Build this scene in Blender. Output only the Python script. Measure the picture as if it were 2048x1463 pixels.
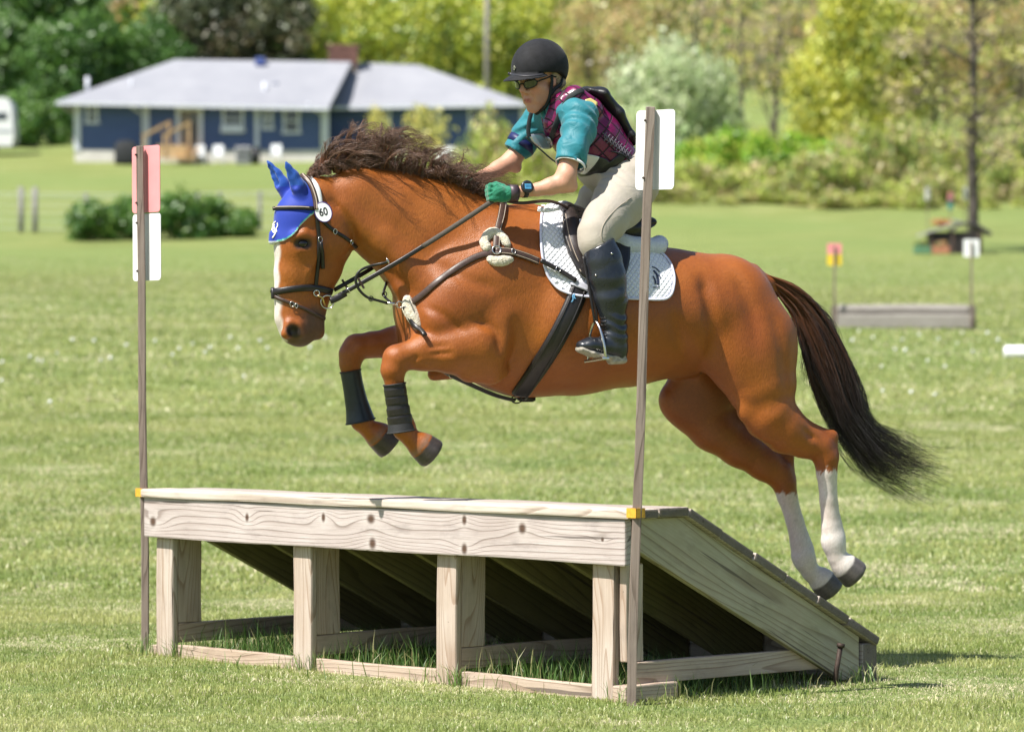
import bpy, bmesh, math, random
import numpy as np
from mathutils import Vector, Matrix

for _o in list(bpy.data.objects):
    bpy.data.objects.remove(_o)
scene = bpy.context.scene
COL = scene.collection
rng = np.random.default_rng(7)
random.seed(7)

# ------------------------------------------------------------------ camera
FPX, CX, CY, CAMZ = 7000.0, 1024.0, 731.5, 1.33        # focal length and centre in photo pixels, eye height in m
cam_d = bpy.data.cameras.new("camera")
cam = bpy.data.objects.new("camera", cam_d)
COL.objects.link(cam)
cam.location = (0, 0, CAMZ)
cam.rotation_euler = (math.radians(90), 0, 0)
cam_d.sensor_width = 36.0
cam_d.lens = 36.0 * FPX / 2048.0
cam_d.clip_start = 0.5
cam_d.clip_end = 2500
cam_d.dof.use_dof = True
cam_d.dof.focus_distance = 14.5
cam_d.dof.aperture_fstop = 3.3
scene.camera = cam

# ------------------------------------------------------------------ sky, sun, exposure
SUN_ELEV = math.radians(57)
SUN_AZ = math.atan2(-0.60, -0.80)          # direction towards the sun in plan: to the left and behind the camera
sun_vec = Vector((math.cos(SUN_AZ) * math.cos(SUN_ELEV), math.sin(SUN_AZ) * math.cos(SUN_ELEV), math.sin(SUN_ELEV)))
world = bpy.data.worlds.new("World")
scene.world = world
world.use_nodes = True
_nt = world.node_tree
_nt.nodes.clear()
_sky = _nt.nodes.new("ShaderNodeTexSky")
_sky.sky_type = 'NISHITA'
_sky.sun_disc = False
_sky.sun_elevation = SUN_ELEV
_sky.sun_rotation = math.atan2(sun_vec.x, sun_vec.y)
_bg = _nt.nodes.new("ShaderNodeBackground")
_bg.inputs['Strength'].default_value = 0.080
_wo = _nt.nodes.new("ShaderNodeOutputWorld")
_nt.links.new(_sky.outputs[0], _bg.inputs[0])
_nt.links.new(_bg.outputs[0], _wo.inputs[0])
sun_d = bpy.data.lights.new("sun", 'SUN')
sun_d.energy = 5.0
sun_d.angle = math.radians(0.55)
sun_d.color = (1.0, 0.955, 0.88)
sun = bpy.data.objects.new("sun", sun_d)
COL.objects.link(sun)
sun.location = (-20, -10, 40)
sun.rotation_euler = sun_vec.to_track_quat('Z', 'Y').to_euler()
scene.view_settings.view_transform = 'Standard'
scene.view_settings.look = 'None'
scene.view_settings.gamma = 1.0
scene.view_settings.exposure = 0.80
scene.view_settings.use_curve_mapping = False
scene.render.engine = 'CYCLES'
scene.cycles.max_bounces = 6
scene.cycles.diffuse_bounces = 3
scene.cycles.glossy_bounces = 3
scene.cycles.transparent_max_bounces = 6
scene.cycles.use_denoising = True

# ------------------------------------------------------------------ helpers: objects
def tag(o, label=None, cat=None, group=None, kind=None):
    if label: o['label'] = label
    if cat: o['category'] = cat
    if group: o['group'] = group
    if kind: o['kind'] = kind
    return o

def empty(name, loc=(0, 0, 0), rz=0.0):
    o = bpy.data.objects.new(name, None)
    COL.objects.link(o)
    o.location = loc
    o.rotation_euler = (0, 0, rz)
    o.empty_display_size = 0.2
    return o

def mesh_data(name, V, Fs, smooth=True, col=None):
    """V (n,3); Fs an (m,k) int array or a list of arrays / list of tuples"""
    me = bpy.data.meshes.new(name)
    V = np.asarray(V, dtype=np.float32)
    if isinstance(Fs, np.ndarray):
        Fs = [Fs]
    if len(Fs) and not isinstance(Fs[0], np.ndarray):
        groups = {}
        for f in Fs:
            groups.setdefault(len(f), []).append(f)
        Fs = [np.array(g, dtype=np.int32) for g in groups.values()]
    nf = sum(len(f) for f in Fs)
    nl = sum(f.size for f in Fs)
    me.vertices.add(len(V))
    me.vertices.foreach_set('co', V.ravel())
    me.loops.add(nl)
    me.polygons.add(nf)
    me.loops.foreach_set('vertex_index', np.concatenate([f.ravel() for f in Fs]).astype(np.int32))
    tot = np.concatenate([np.full(len(f), f.shape[1], dtype=np.int32) for f in Fs])
    st = np.concatenate([[0], np.cumsum(tot)[:-1]]).astype(np.int32)
    me.polygons.foreach_set('loop_start', st)
    me.polygons.foreach_set('loop_total', tot)
    me.update(calc_edges=True)
    me.polygons.foreach_set('use_smooth', np.full(nf, bool(smooth), dtype=bool))
    if col is not None:
        a = me.color_attributes.new('Col', 'FLOAT_COLOR', 'POINT')
        c4 = np.ones((len(V), 4), dtype=np.float32)
        c4[:, :3] = col
        a.data.foreach_set('color', c4.ravel())
    me.validate()
    return me

def link(name, me, mat=None, parent=None, loc=None, rz=None):
    o = bpy.data.objects.new(name, me)
    COL.objects.link(o)
    if mat is not None and not me.materials:
        me.materials.append(mat)
    if parent is not None:
        o.parent = parent
    if loc is not None: o.location = loc
    if rz is not None: o.rotation_euler = (0, 0, rz)
    return o

def mk(name, V, Fs, mat=None, parent=None, smooth=True, col=None, loc=None, rz=None):
    return link(name, mesh_data(name, V, Fs, smooth, col), mat, parent, loc, rz)

class MB:
    """collects simple shapes into one mesh"""
    def __init__(s): s.V = []; s.F = []
    def add(s, V, F):
        n = len(s.V); s.V.extend([tuple(map(float, v)) for v in V]); s.F.extend([tuple(int(i) + n for i in f) for f in F])
    def box(s, c, d, R=None, bev=0.0):
        if bev > 0:
            bm = bmesh.new(); bmesh.ops.create_cube(bm, size=1.0)
            for v in bm.verts: v.co = Vector((v.co.x * d[0], v.co.y * d[1], v.co.z * d[2]))
            bmesh.ops.bevel(bm, geom=list(bm.edges), offset=bev, segments=2, affect='EDGES', profile=0.5)
            bm.verts.index_update()
            V = [v.co.copy() for v in bm.verts]; F = [[v.index for v in f.verts] for f in bm.faces]; bm.free()
        else:
            V = [Vector((x * d[0] / 2, y * d[1] / 2, z * d[2] / 2)) for x in (-1, 1) for y in (-1, 1) for z in (-1, 1)]
            F = [(0, 1, 3, 2), (4, 6, 7, 5), (0, 4, 5, 1), (2, 3, 7, 6), (0, 2, 6, 4), (1, 5, 7, 3)]
        if R is not None: V = [R @ v for v in V]
        s.add([v + Vector(c) for v in V], F); return s
    def tube(s, P, r, n=8, cap=True):
        V, F = tube_arrays(P, r, n, cap); s.add(V, F); return s
    def prism(s, poly, h, axis='y', off=0.0):
        """2D outline extruded along an axis"""
        n = len(poly); V = []
        for q in (off, off + h):
            for (a, b) in poly:
                V.append({'y': (a, q, b), 'x': (q, a, b), 'z': (a, b, q)}[axis])
        F = [tuple(range(n))[::-1], tuple(range(n, 2 * n))] + [(i, (i + 1) % n, n + (i + 1) % n, n + i) for i in range(n)]
        s.add(V, F); return s
    def build(s, name, mat=None, parent=None, smooth=False, **k):
        return mk(name, np.array(s.V), s.F, mat, parent, smooth, **k)
    def data(s, name, mat=None, smooth=False):
        me = mesh_data(name, np.array(s.V), s.F, smooth)
        if mat: me.materials.append(mat)
        return me

def tube_arrays(P, r, n=8, cap=True):
    P = np.asarray(P, float); m = len(P)
    r = np.broadcast_to(np.asarray(r, float), (m,))
    T = np.gradient(P, axis=0); T /= np.linalg.norm(T, axis=1, keepdims=True) + 1e-12
    up = np.array([0, 0, 1.0]) if abs(T[0][2]) < 0.9 else np.array([1.0, 0, 0])
    V = []
    N = np.cross(T[0], up); N /= np.linalg.norm(N)
    for i in range(m):
        N = N - T[i] * np.dot(N, T[i]); N /= np.linalg.norm(N) + 1e-12
        B = np.cross(T[i], N)
        for k in range(n):
            a = 2 * math.pi * k / n
            V.append(P[i] + r[i] * (math.cos(a) * N + math.sin(a) * B))
    F = [(i * n + k, i * n + (k + 1) % n, (i + 1) * n + (k + 1) % n, (i + 1) * n + k) for i in range(m - 1) for k in range(n)]
    if cap:
        F += [tuple(range(n))[::-1], tuple(range((m - 1) * n, m * n))]
    return V, F

def spline(P, n):
    """Catmull-Rom through points P, n samples"""
    P = np.asarray(P, float)
    Q = np.vstack([2 * P[0] - P[1], P, 2 * P[-1] - P[-2]])
    t = np.linspace(0, len(P) - 1 - 1e-9, n)
    i = t.astype(int); f = (t - i)[:, None]
    p0, p1, p2, p3 = Q[i], Q[i + 1], Q[i + 2], Q[i + 3]
    return 0.5 * ((2 * p1) + (-p0 + p2) * f + (2 * p0 - 5 * p1 + 4 * p2 - p3) * f ** 2 + (-p0 + 3 * p1 - 3 * p2 + p3) * f ** 3)

# ------------------------------------------------------------------ helpers: materials
class NT:
    def __init__(s, name):
        s.m = bpy.data.materials.new(name); s.m.use_nodes = True
        s.t = s.m.node_tree; s.b = s.t.nodes['Principled BSDF']
    def n(s, typ, **kw):
        nd = s.t.nodes.new(typ)
        for k, v in kw.items():
            if k in nd.bl_rna.properties: setattr(nd, k, v)
        return nd
    def l(s, a, b): s.t.links.new(a, b)
    def math(s, op, a, b=None, c=None):
        nd = s.n('ShaderNodeMath', operation=op)
        for i, x in enumerate((a, b, c)):
            if x is None: continue
            if isinstance(x, (int, float)): nd.inputs[i].default_value = x
            else: s.l(x, nd.inputs[i])
        return nd.outputs[0]
    def coord(s, kind='Object', scale=(1, 1, 1), loc=(0, 0, 0), rnd=False):
        tc = s.n('ShaderNodeTexCoord'); mp = s.n('ShaderNodeMapping')
        src = tc.outputs[kind]
        if rnd:
            oi = s.n('ShaderNodeObjectInfo'); va = s.n('ShaderNodeVectorMath', operation='MULTIPLY_ADD')
            cb = s.n('ShaderNodeCombineXYZ')
            for i in range(3): s.l(oi.outputs['Random'], cb.inputs[i])
            s.l(cb.outputs[0], va.inputs[0]); va.inputs[1].default_value = (37.0, 91.0, 53.0); s.l(src, va.inputs[2]); src = va.outputs[0]
        s.l(src, mp.inputs['Vector']); mp.inputs['Scale'].default_value = scale; mp.inputs['Location'].default_value = loc
        return mp.outputs[0]
    def noise(s, vec, scale=5, detail=4, rough=0.55, dist=0.0):
        nd = s.n('ShaderNodeTexNoise'); s.l(vec, nd.inputs['Vector'])
        nd.inputs['Scale'].default_value = scale; nd.inputs['Detail'].default_value = detail
        nd.inputs['Roughness'].default_value = rough; nd.inputs['Distortion'].default_value = dist
        return nd.outputs['Fac']
    def ramp(s, fac, stops):
        nd = s.n('ShaderNodeValToRGB'); s.l(fac, nd.inputs[0]); e = nd.color_ramp.elements
        while len(e) < len(stops): e.new(0.5)
        for el, (p, c) in zip(e, stops):
            el.position = p; el.color = (c[0], c[1], c[2], 1) if not isinstance(c, (int, float)) else (c, c, c, 1)
        return nd.outputs[0]
    def mix(s, fac, a, b, mode='MIX'):
        nd = s.n('ShaderNodeMix', data_type='RGBA', blend_type=mode)
        for sock, x in ((nd.inputs[0], fac), (nd.inputs[6], a), (nd.inputs[7], b)):
            if isinstance(x, (int, float)): sock.default_value = x
            elif isinstance(x, tuple): sock.default_value = (x[0], x[1], x[2], 1)
            else: s.l(x, sock)
        return nd.outputs[2]
    def bump(s, h, strength=0.3, dist=0.01):
        nd = s.n('ShaderNodeBump'); s.l(h, nd.inputs['Height'])
        nd.inputs['Strength'].default_value = strength; nd.inputs['Distance'].default_value = dist
        s.l(nd.outputs[0], s.b.inputs['Normal'])
    def set(s, **k):
        for kk, v in k.items():
            sock = s.b.inputs[{'col': 'Base Color', 'rough': 'Roughness', 'metal': 'Metallic', 'spec': 'Specular IOR Level',
                               'sheen': 'Sheen Weight', 'coat': 'Coat Weight', 'sss': 'Subsurface Weight', 'trans': 'Transmission Weight',
                               'sheen_rough': 'Sheen Roughness', 'coat_rough': 'Coat Roughness'}[kk]]
            if isinstance(v, tuple): sock.default_value = (v[0], v[1], v[2], 1)
            elif isinstance(v, (int, float)): sock.default_value = v
            else: s.l(v, sock)
        return s
    def attr(s, name='Col'):
        nd = s.n('ShaderNodeAttribute'); nd.attribute_name = name
        return nd.outputs['Color']

def simple(name, col, rough=0.6, metal=0.0, var=0.12, scale=40, bump=0.0, spec=0.5, coat=0.0, sheen=0.0, bdist=0.002):
    """plain material with slight mottling, so that nothing is one flat colour"""
    t = NT(name)
    v = t.coord('Object')
    f = t.noise(v, scale, 5, 0.6)
    lo = tuple(c * (1 - var) for c in col); hi = tuple(min(1, c * (1 + var)) for c in col)
    t.set(col=t.ramp(f, [(0.3, lo), (0.7, hi)]), rough=rough, metal=metal, spec=spec, coat=coat, sheen=sheen)
    if bump: t.bump(t.noise(v, scale * 3, 4), bump, bdist)
    return t.m

# ------------------------------------------------------------------ helpers: implicit surfaces
class Field:
    """a distance field on a grid; shapes are blended in and the zero surface is meshed"""
    def __init__(s, lo, hi, h):
        s.lo = np.array(lo, float); s.h = h
        s.n = np.ceil((np.array(hi, float) - s.lo) / h).astype(int) + 1
        s.D = np.full(s.n, 0.5, dtype=np.float32)
        s.ax = [(s.lo[i] + h * np.arange(s.n[i])).astype(np.float32) for i in range(3)]
    def region(s, lo, hi):
        a = np.clip(np.floor((np.array(lo) - s.lo) / s.h).astype(int), 0, s.n)
        b = np.clip(np.ceil((np.array(hi) - s.lo) / s.h).astype(int) + 1, 0, s.n)
        sl = tuple(slice(a[i], b[i]) for i in range(3))
        if any(b[i] <= a[i] for i in range(3)): return sl, None
        return sl, np.meshgrid(*[s.ax[i][sl[i]] for i in range(3)], indexing='ij', sparse=True)
    def blend(s, sl, d, k, mode='add'):
        a = s.D[sl]
        if mode == 'add':
            h = np.maximum(k - np.abs(a - d), 0) / k
            s.D[sl] = np.minimum(a, d) - h * h * k * 0.25
        elif mode == 'cut':
            d = -d
            h = np.maximum(k - np.abs(a - d), 0) / k
            s.D[sl] = np.maximum(a, d) + h * h * k * 0.25
    def seg(s, A, B, ra, rb, wa=None, wb=None, k=0.03, mode='add'):
        A = np.array(A, float); B = np.array(B, float)
        wa = ra if wa is None else wa; wb = rb if wb is None else wb
        m = max(ra, rb, wa, wb) + k + 4 * s.h
        sl, g = s.region(np.minimum(A, B) - m, np.maximum(A, B) + m)
        if g is None: return
        X, Y, Z = g
        d = B - A; L2 = float(d @ d) + 1e-12
        t = np.clip(((X - A[0]) * d[0] + (Y - A[1]) * d[1] + (Z - A[2]) * d[2]) / L2, 0, 1).astype(np.float32)
        r = ra + (rb - ra) * t
        q = (wa / ra) + (wb / rb - wa / ra) * t
        dx = X - A[0] - t * d[0]; dy = (Y - A[1] - t * d[1]) / q; dz = Z - A[2] - t * d[2]
        dist = np.sqrt(dx * dx + dy * dy + dz * dz) - r
        s.blend(sl, dist.astype(np.float32), k, mode)
    def ell(s, c, rad, R=None, k=0.02, mode='add'):
        rad = np.array(rad, float); m = rad.max() + k + 4 * s.h
        sl, g = s.region(np.array(c) - m, np.array(c) + m)
        if g is None: return
        X, Y, Z = [g[i] - c[i] for i in range(3)]
        if R is not None:
            R = np.array(R)
            X, Y, Z = [R[0, i] * X + R[1, i] * Y + R[2, i] * Z for i in range(3)]
        q = np.sqrt((X / rad[0]) ** 2 + (Y / rad[1]) ** 2 + (Z / rad[2]) ** 2)
        q2 = np.sqrt((X / rad[0] ** 2) ** 2 + (Y / rad[1] ** 2) ** 2 + (Z / rad[2] ** 2) ** 2) + 1e-6
        s.blend(sl, (q * (q - 1.0) / q2).astype(np.float32), k, mode)
    def cone(s, A, B, ra, rb, k=0.01, flat=1.0, mode='add'):
        """capped cone with flat ends; flat < 1 squeezes it along the horse-lateral axis"""
        A = np.array(A, float); B = np.array(B, float); m = max(ra, rb) + k + 4 * s.h
        sl, g = s.region(np.minimum(A, B) - m, np.maximum(A, B) + m)
        if g is None: return
        X, Y, Z = g
        d = B - A; L = np.linalg.norm(d); d = d / L
        x, y, z = X - A[0], Y - A[1], Z - A[2]
        t = x * d[0] + y * d[1] + z * d[2]
        px, py, pz = x - t * d[0], (y - t * d[1]) / flat, z - t * d[2]
        rr = np.sqrt(px * px + py * py + pz * pz)
        r = ra + (rb - ra) * np.clip(t / L, 0, 1)
        dist = np.maximum(rr - r, np.maximum(-t, t - L))
        s.blend(sl, dist.astype(np.float32), k, mode)
    def chain(s, pts, k=0.03, mode='add'):
        """pts: list of (pos, r, w)"""
        for (a, ra, wa), (b, rb, wb) in zip(pts[:-1], pts[1:]):
            s.seg(a, b, ra, rb, wa, wb, k, mode)
    def sample(s, P):
        P = (np.asarray(P, float) - s.lo) / s.h
        P = np.clip(P, 0, np.array(s.n) - 1.001); i = P.astype(int); f = P - i
        D = s.D; out = 0
        for dx in (0, 1):
            for dy in (0, 1):
                for dz in (0, 1):
                    w = (f[:, 0] if dx else 1 - f[:, 0]) * (f[:, 1] if dy else 1 - f[:, 1]) * (f[:, 2] if dz else 1 - f[:, 2])
                    out = out + w * D[i[:, 0] + dx, i[:, 1] + dy, i[:, 2] + dz]
        return out
    def normal(s, P):
        e = s.h * 1.5; P = np.asarray(P, float); g = np.zeros_like(P)
        for i in range(3):
            d = np.zeros(3); d[i] = e
            g[:, i] = s.sample(P + d) - s.sample(P - d)
        return g / (np.linalg.norm(g, axis=1, keepdims=True) + 1e-9)
    def march(s, O, Dr, t0, t1, level=0.0):
        """first crossing along rays; O, Dr (n,3)"""
        O = np.asarray(O, float); Dr = np.asarray(Dr, float); n = len(O)
        t = np.full(n, float(t0)); done = np.zeros(n, bool)
        for _ in range(700):
            d = s.sample(O + Dr * t[:, None]) - level
            done |= d < 0.0005
            done |= t > t1
            if done.all(): break
            t = np.where(done, t, t + np.clip(d * 0.6, 0.0012, 0.02))
        return O + Dr * t[:, None], t <= t1
    def mesh(s, smooth=1):
        D = s.D; S = D < 0
        nx, ny, nz = D.shape
        c = np.zeros((nx - 1, ny - 1, nz - 1), np.uint8)
        for dx in (0, 1):
            for dy in (0, 1):
                for dz in (0, 1):
                    c += S[dx:nx - 1 + dx, dy:ny - 1 + dy, dz:nz - 1 + dz]
        msk = (c > 0) & (c < 8)
        idx = np.full(msk.shape, -1, np.int32); cells = np.argwhere(msk); idx[msk] = np.arange(len(cells))
        acc = np.zeros((len(cells), 3)); cnt = np.zeros(len(cells))
        cs = [np.array((x, y, z)) for x in (0, 1) for y in (0, 1) for z in (0, 1)]
        vals = {tuple(o): D[cells[:, 0] + o[0], cells[:, 1] + o[1], cells[:, 2] + o[2]] for o in cs}
        for a in cs:
            for ax in range(3):
                if a[ax] == 0:
                    b = a.copy(); b[ax] = 1
                    va, vb = vals[tuple(a)], vals[tuple(b)]
                    cr = (va < 0) != (vb < 0)
                    t = np.where(cr, va / np.where(cr, va - vb, 1), 0)
                    p = a[None, :] + t[:, None] * (b - a)[None, :]
                    acc += p * cr[:, None]; cnt += cr
        V = s.lo + s.h * (cells + acc / cnt[:, None])
        Fs = []
        e = S[:-1, 1:-1, 1:-1] != S[1:, 1:-1, 1:-1]; q = np.argwhere(e); i, j, k = q[:, 0], q[:, 1] + 1, q[:, 2] + 1
        f = np.stack([idx[i, j - 1, k - 1], idx[i, j, k - 1], idx[i, j, k], idx[i, j - 1, k]], 1)
        fl = S[i, j, k]; f[~fl] = f[~fl][:, ::-1]; Fs.append(f)
        e = S[1:-1, :-1, 1:-1] != S[1:-1, 1:, 1:-1]; q = np.argwhere(e); i, j, k = q[:, 0] + 1, q[:, 1], q[:, 2] + 1
        f = np.stack([idx[i - 1, j, k - 1], idx[i, j, k - 1], idx[i, j, k], idx[i - 1, j, k]], 1)
        fl = S[i, j, k]; f[fl] = f[fl][:, ::-1]; Fs.append(f)
        e = S[1:-1, 1:-1, :-1] != S[1:-1, 1:-1, 1:]; q = np.argwhere(e); i, j, k = q[:, 0] + 1, q[:, 1] + 1, q[:, 2]
        f = np.stack([idx[i - 1, j - 1, k], idx[i, j - 1, k], idx[i, j, k], idx[i - 1, j, k]], 1)
        fl = S[i, j, k]; f[~fl] = f[~fl][:, ::-1]; Fs.append(f)
        Fq = np.concatenate(Fs)
        for _ in range(smooth):
            a = np.concatenate([Fq[:, 0], Fq[:, 1], Fq[:, 2], Fq[:, 3]]); b = np.concatenate([Fq[:, 1], Fq[:, 2], Fq[:, 3], Fq[:, 0]])
            aa = np.concatenate([a, b]); bb = np.concatenate([b, a]); deg = np.bincount(aa, minlength=len(V))
            M = np.stack([np.bincount(aa, weights=V[bb, i], minlength=len(V)) for i in range(3)], 1) / np.maximum(deg, 1)[:, None]
            V = V * 0.45 + M * 0.55
        return V, Fq

# ------------------------------------------------------------------ photo measurement -> place
def at(px, py, depth):
    return Vector(((px - CX) / FPX * depth, depth, CAMZ - (py - CY) / FPX * depth))

HTH = math.radians(20.0)               # the horse travels to the left and a little towards the viewer
HO = (0.0, 14.98)
_hc, _hs = math.cos(HTH), math.sin(HTH)
def loc(px, py, lat=0.0):
    """point of the horse's own frame (x to its tail, y to its far side, z up) seen at a photo position, lat metres off its mid-plane"""
    ux = (px - CX) / FPX
    X = (ux * (HO[1] + lat * _hc) + lat * _hs) / (_hc - ux * _hs)
    t = HO[1] + X * _hs + lat * _hc
    return np.array((X, lat, CAMZ - (py - CY) / FPX * t))
def hscale(px):
    X = loc(px, 731)[0]
    return (HO[1] + X * _hs) / FPX
CAMH = np.array((_hs * (-HO[1]) + 0.0, _hc * (-HO[1]), CAMZ))        # the camera in the horse frame
def rays(pts):
    p = np.array([loc(a, b, 0.0) for a, b in pts])
    d = p - CAMH
    return np.repeat(CAMH[None], len(p), 0), d / np.linalg.norm(d, axis=1, keepdims=True)
HPOSE = dict(loc=(HO[0], HO[1], 0.0), rz=HTH)
def hposed(o):
    o.location = HPOSE['loc']; o.rotation_euler = (0, 0, HPOSE['rz']); return o
# ================================================================== GROUND
_gd = np.array([-80, 20, 27, 35, 52, 80, 115, 135, 150, 184, 230, 300, 450, 700, 1200], float)
_gh = np.array([0, 0, .22, .75, 1.9, 3.2, 4.97, 6.6, 8.4, 12.1, 18, 30, 52, 66, 70], float)
def _pchip(x):
    x = np.asarray(x, float); h = np.diff(_gd); dl = np.diff(_gh) / h
    m = np.zeros(len(_gd)); m[1:-1] = np.where(dl[:-1] * dl[1:] > 0, 2 * dl[:-1] * dl[1:] / (dl[:-1] + dl[1:] + 1e-12), 0); m[-1] = dl[-1]
    i = np.clip(np.searchsorted(_gd, x) - 1, 0, len(h) - 1); t = (x - _gd[i]) / h[i]
    t = np.clip(t, 0, 1)
    return ((1 + 2 * t) * (1 - t) ** 2 * _gh[i] + t * (1 - t) ** 2 * h[i] * m[i] + t * t * (3 - 2 * t) * _gh[i + 1] + t * t * (t - 1) * h[i] * m[i + 1])
def gz(x, y):
    x = np.asarray(x, float); y = np.asarray(y, float)
    w = np.clip((y - 24) / 40, 0, 1)
    return _pchip(y) + w * (.10 * np.sin(x * .11 + y * .05) + .06 * np.sin(x * .27 - y * .13 + 1.0))
def ground_at(px, py):
    """where the sight line through a photo position meets the ground"""
    d = np.linspace(10, 400, 8000)
    x = (px - CX) / FPX * d; z = CAMZ - (py - CY) / FPX * d
    k = np.argmax(z < gz(x, d))
    return Vector((x[k], d[k], float(gz(x[k], d[k]))))

t = NT('meadow_grass')
v = t.coord('Object')
vl = t.coord('Object', (.55, 1.3, .3))          # mowing leaves the clippings in long swathes across the slope
n1 = t.noise(vl, .55, 5, .6, .3); n2 = t.noise(vl, 2.6, 5, .65, .2); n3 = t.noise(v, 30, 4, .7); n4 = t.noise(v, .06, 3, .5); n5 = t.noise(vl, 1.1, 6, .7, .5)
base = t.ramp(n1, [(.30, (.150, .195, .050)), (.50, (.240, .275, .085)), (.72, (.340, .345, .135))])
base = t.mix(t.ramp(n2, [(.42, .0), (.66, .7)]), base, (.270, .325, .110))
base = t.mix(t.ramp(n5, [(.60, 0.0), (.74, .75)]), base, (.46, .43, .27))
base = t.mix(t.ramp(n4, [(.42, .0), (.58, .55)]), base, (.205, .280, .085))
base = t.mix(t.ramp(n3, [(.2, .5), (.7, 0.0)]), base, t.mix(1.0, base, (.50, .55, .45), 'MULTIPLY'))
t.set(col=base, rough=.85, spec=.15)
t.bump(t.math('ADD', t.math('MULTIPLY', n3, .5), t.math('MULTIPLY', t.noise(vl, 9, 4, .7), 1.0)), .8, .10)
M_ground = t.m
ys = np.concatenate([np.linspace(-80, 10, 10), np.linspace(11, 60, 99), np.linspace(62, 250, 95), np.linspace(260, 1200, 40)])
xs = np.concatenate([np.linspace(-500, -60, 16), np.linspace(-55, 55, 111), np.linspace(60, 500, 16)])
XX, YY = np.meshgrid(xs, ys); ZZ = gz(XX, YY)
_i = (np.arange(len(ys) - 1)[:, None] * len(xs) + np.arange(len(xs) - 1)[None]).ravel()
tag(mk('ground', np.stack([XX.ravel(), YY.ravel(), ZZ.ravel()], 1), np.stack([_i, _i + 1, _i + 1 + len(xs), _i + len(xs)], 1).astype(np.int32), M_ground), kind='structure')

# ---------------------------------------------------------------- grass
t = NT('grass_blade'); a_ = t.attr('Col')
df = t.n('ShaderNodeBsdfDiffuse'); tr = t.n('ShaderNodeBsdfTranslucent'); gl = t.n('ShaderNodeBsdfGlossy'); m1 = t.n('ShaderNodeMixShader'); m2 = t.n('ShaderNodeMixShader')
t.l(a_, df.inputs[0]); t.l(a_, tr.inputs[0]); gl.inputs['Roughness'].default_value = .45; gl.inputs[0].default_value = (.9, .95, .9, 1)
m1.inputs[0].default_value = .38; t.l(df.outputs[0], m1.inputs[1]); t.l(tr.outputs[0], m1.inputs[2])
m2.inputs[0].default_value = .04; t.l(m1.outputs[0], m2.inputs[1]); t.l(gl.outputs[0], m2.inputs[2])
t.l(m2.outputs[0], t.t.nodes['Material Output'].inputs['Surface'])
M_blade = t.m

def fbm(x, y, seed, oct=4):
    g = np.random.default_rng(seed); out = np.zeros_like(x); a = 1.0; f = 1.0
    for _ in range(oct):
        for _k in range(3):
            th = g.uniform(0, 6.28); ph = g.uniform(0, 6.28, 2); k = f * g.uniform(.7, 1.4)
            u = x * math.cos(th) + y * math.sin(th)
            out += a * np.sin(k * u + ph[0] + 1.3 * np.sin(k * .7 * (y * math.cos(th) - x * math.sin(th)) + ph[1])) / 3
        a *= .6; f *= 2.1
    return out
def blades(P, h, w, lean, colr, seed, gheight=True):
    """curved blades, two segments each; P (n,2)"""
    g = np.random.default_rng(seed); n = len(P)
    th = g.uniform(0, 2 * math.pi, n); az = g.uniform(0, 2 * math.pi, n)
    h = h * g.uniform(.55, 1.25, n); w = w * g.uniform(.6, 1.3, n); ln = lean * g.uniform(.1, 1.5, n) * h
    z0 = gz(P[:, 0], P[:, 1]) - .006
    b = np.stack([P[:, 0], P[:, 1], z0], 1)
    s_ = np.stack([np.cos(th), np.sin(th), 0 * th], 1) * (w / 2)[:, None]
    dr = np.stack([np.cos(az), np.sin(az), 0 * az], 1)
    mid = b + dr * (ln * .35)[:, None] + np.array((0, 0, 1.0)) * (h * .62)[:, None]
    tip = b + dr * ln[:, None] + np.array((0, 0, 1.0)) * (h * np.clip(1.0 - .35 * (ln / h) ** 2, .3, 1))[:, None]
    V = np.stack([b - s_, b + s_, mid + s_ * .75, mid - s_ * .75, tip], 1).reshape(-1, 3)
    o = (np.arange(n) * 5)[:, None]
    F4 = o + np.array([[0, 1, 2, 3]]); F3 = o + np.array([[3, 2, 4]])
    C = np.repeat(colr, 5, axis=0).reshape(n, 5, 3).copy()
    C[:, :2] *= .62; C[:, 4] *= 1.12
    return V, F4.astype(np.int32), F3.astype(np.int32), C.reshape(-1, 3)
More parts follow.
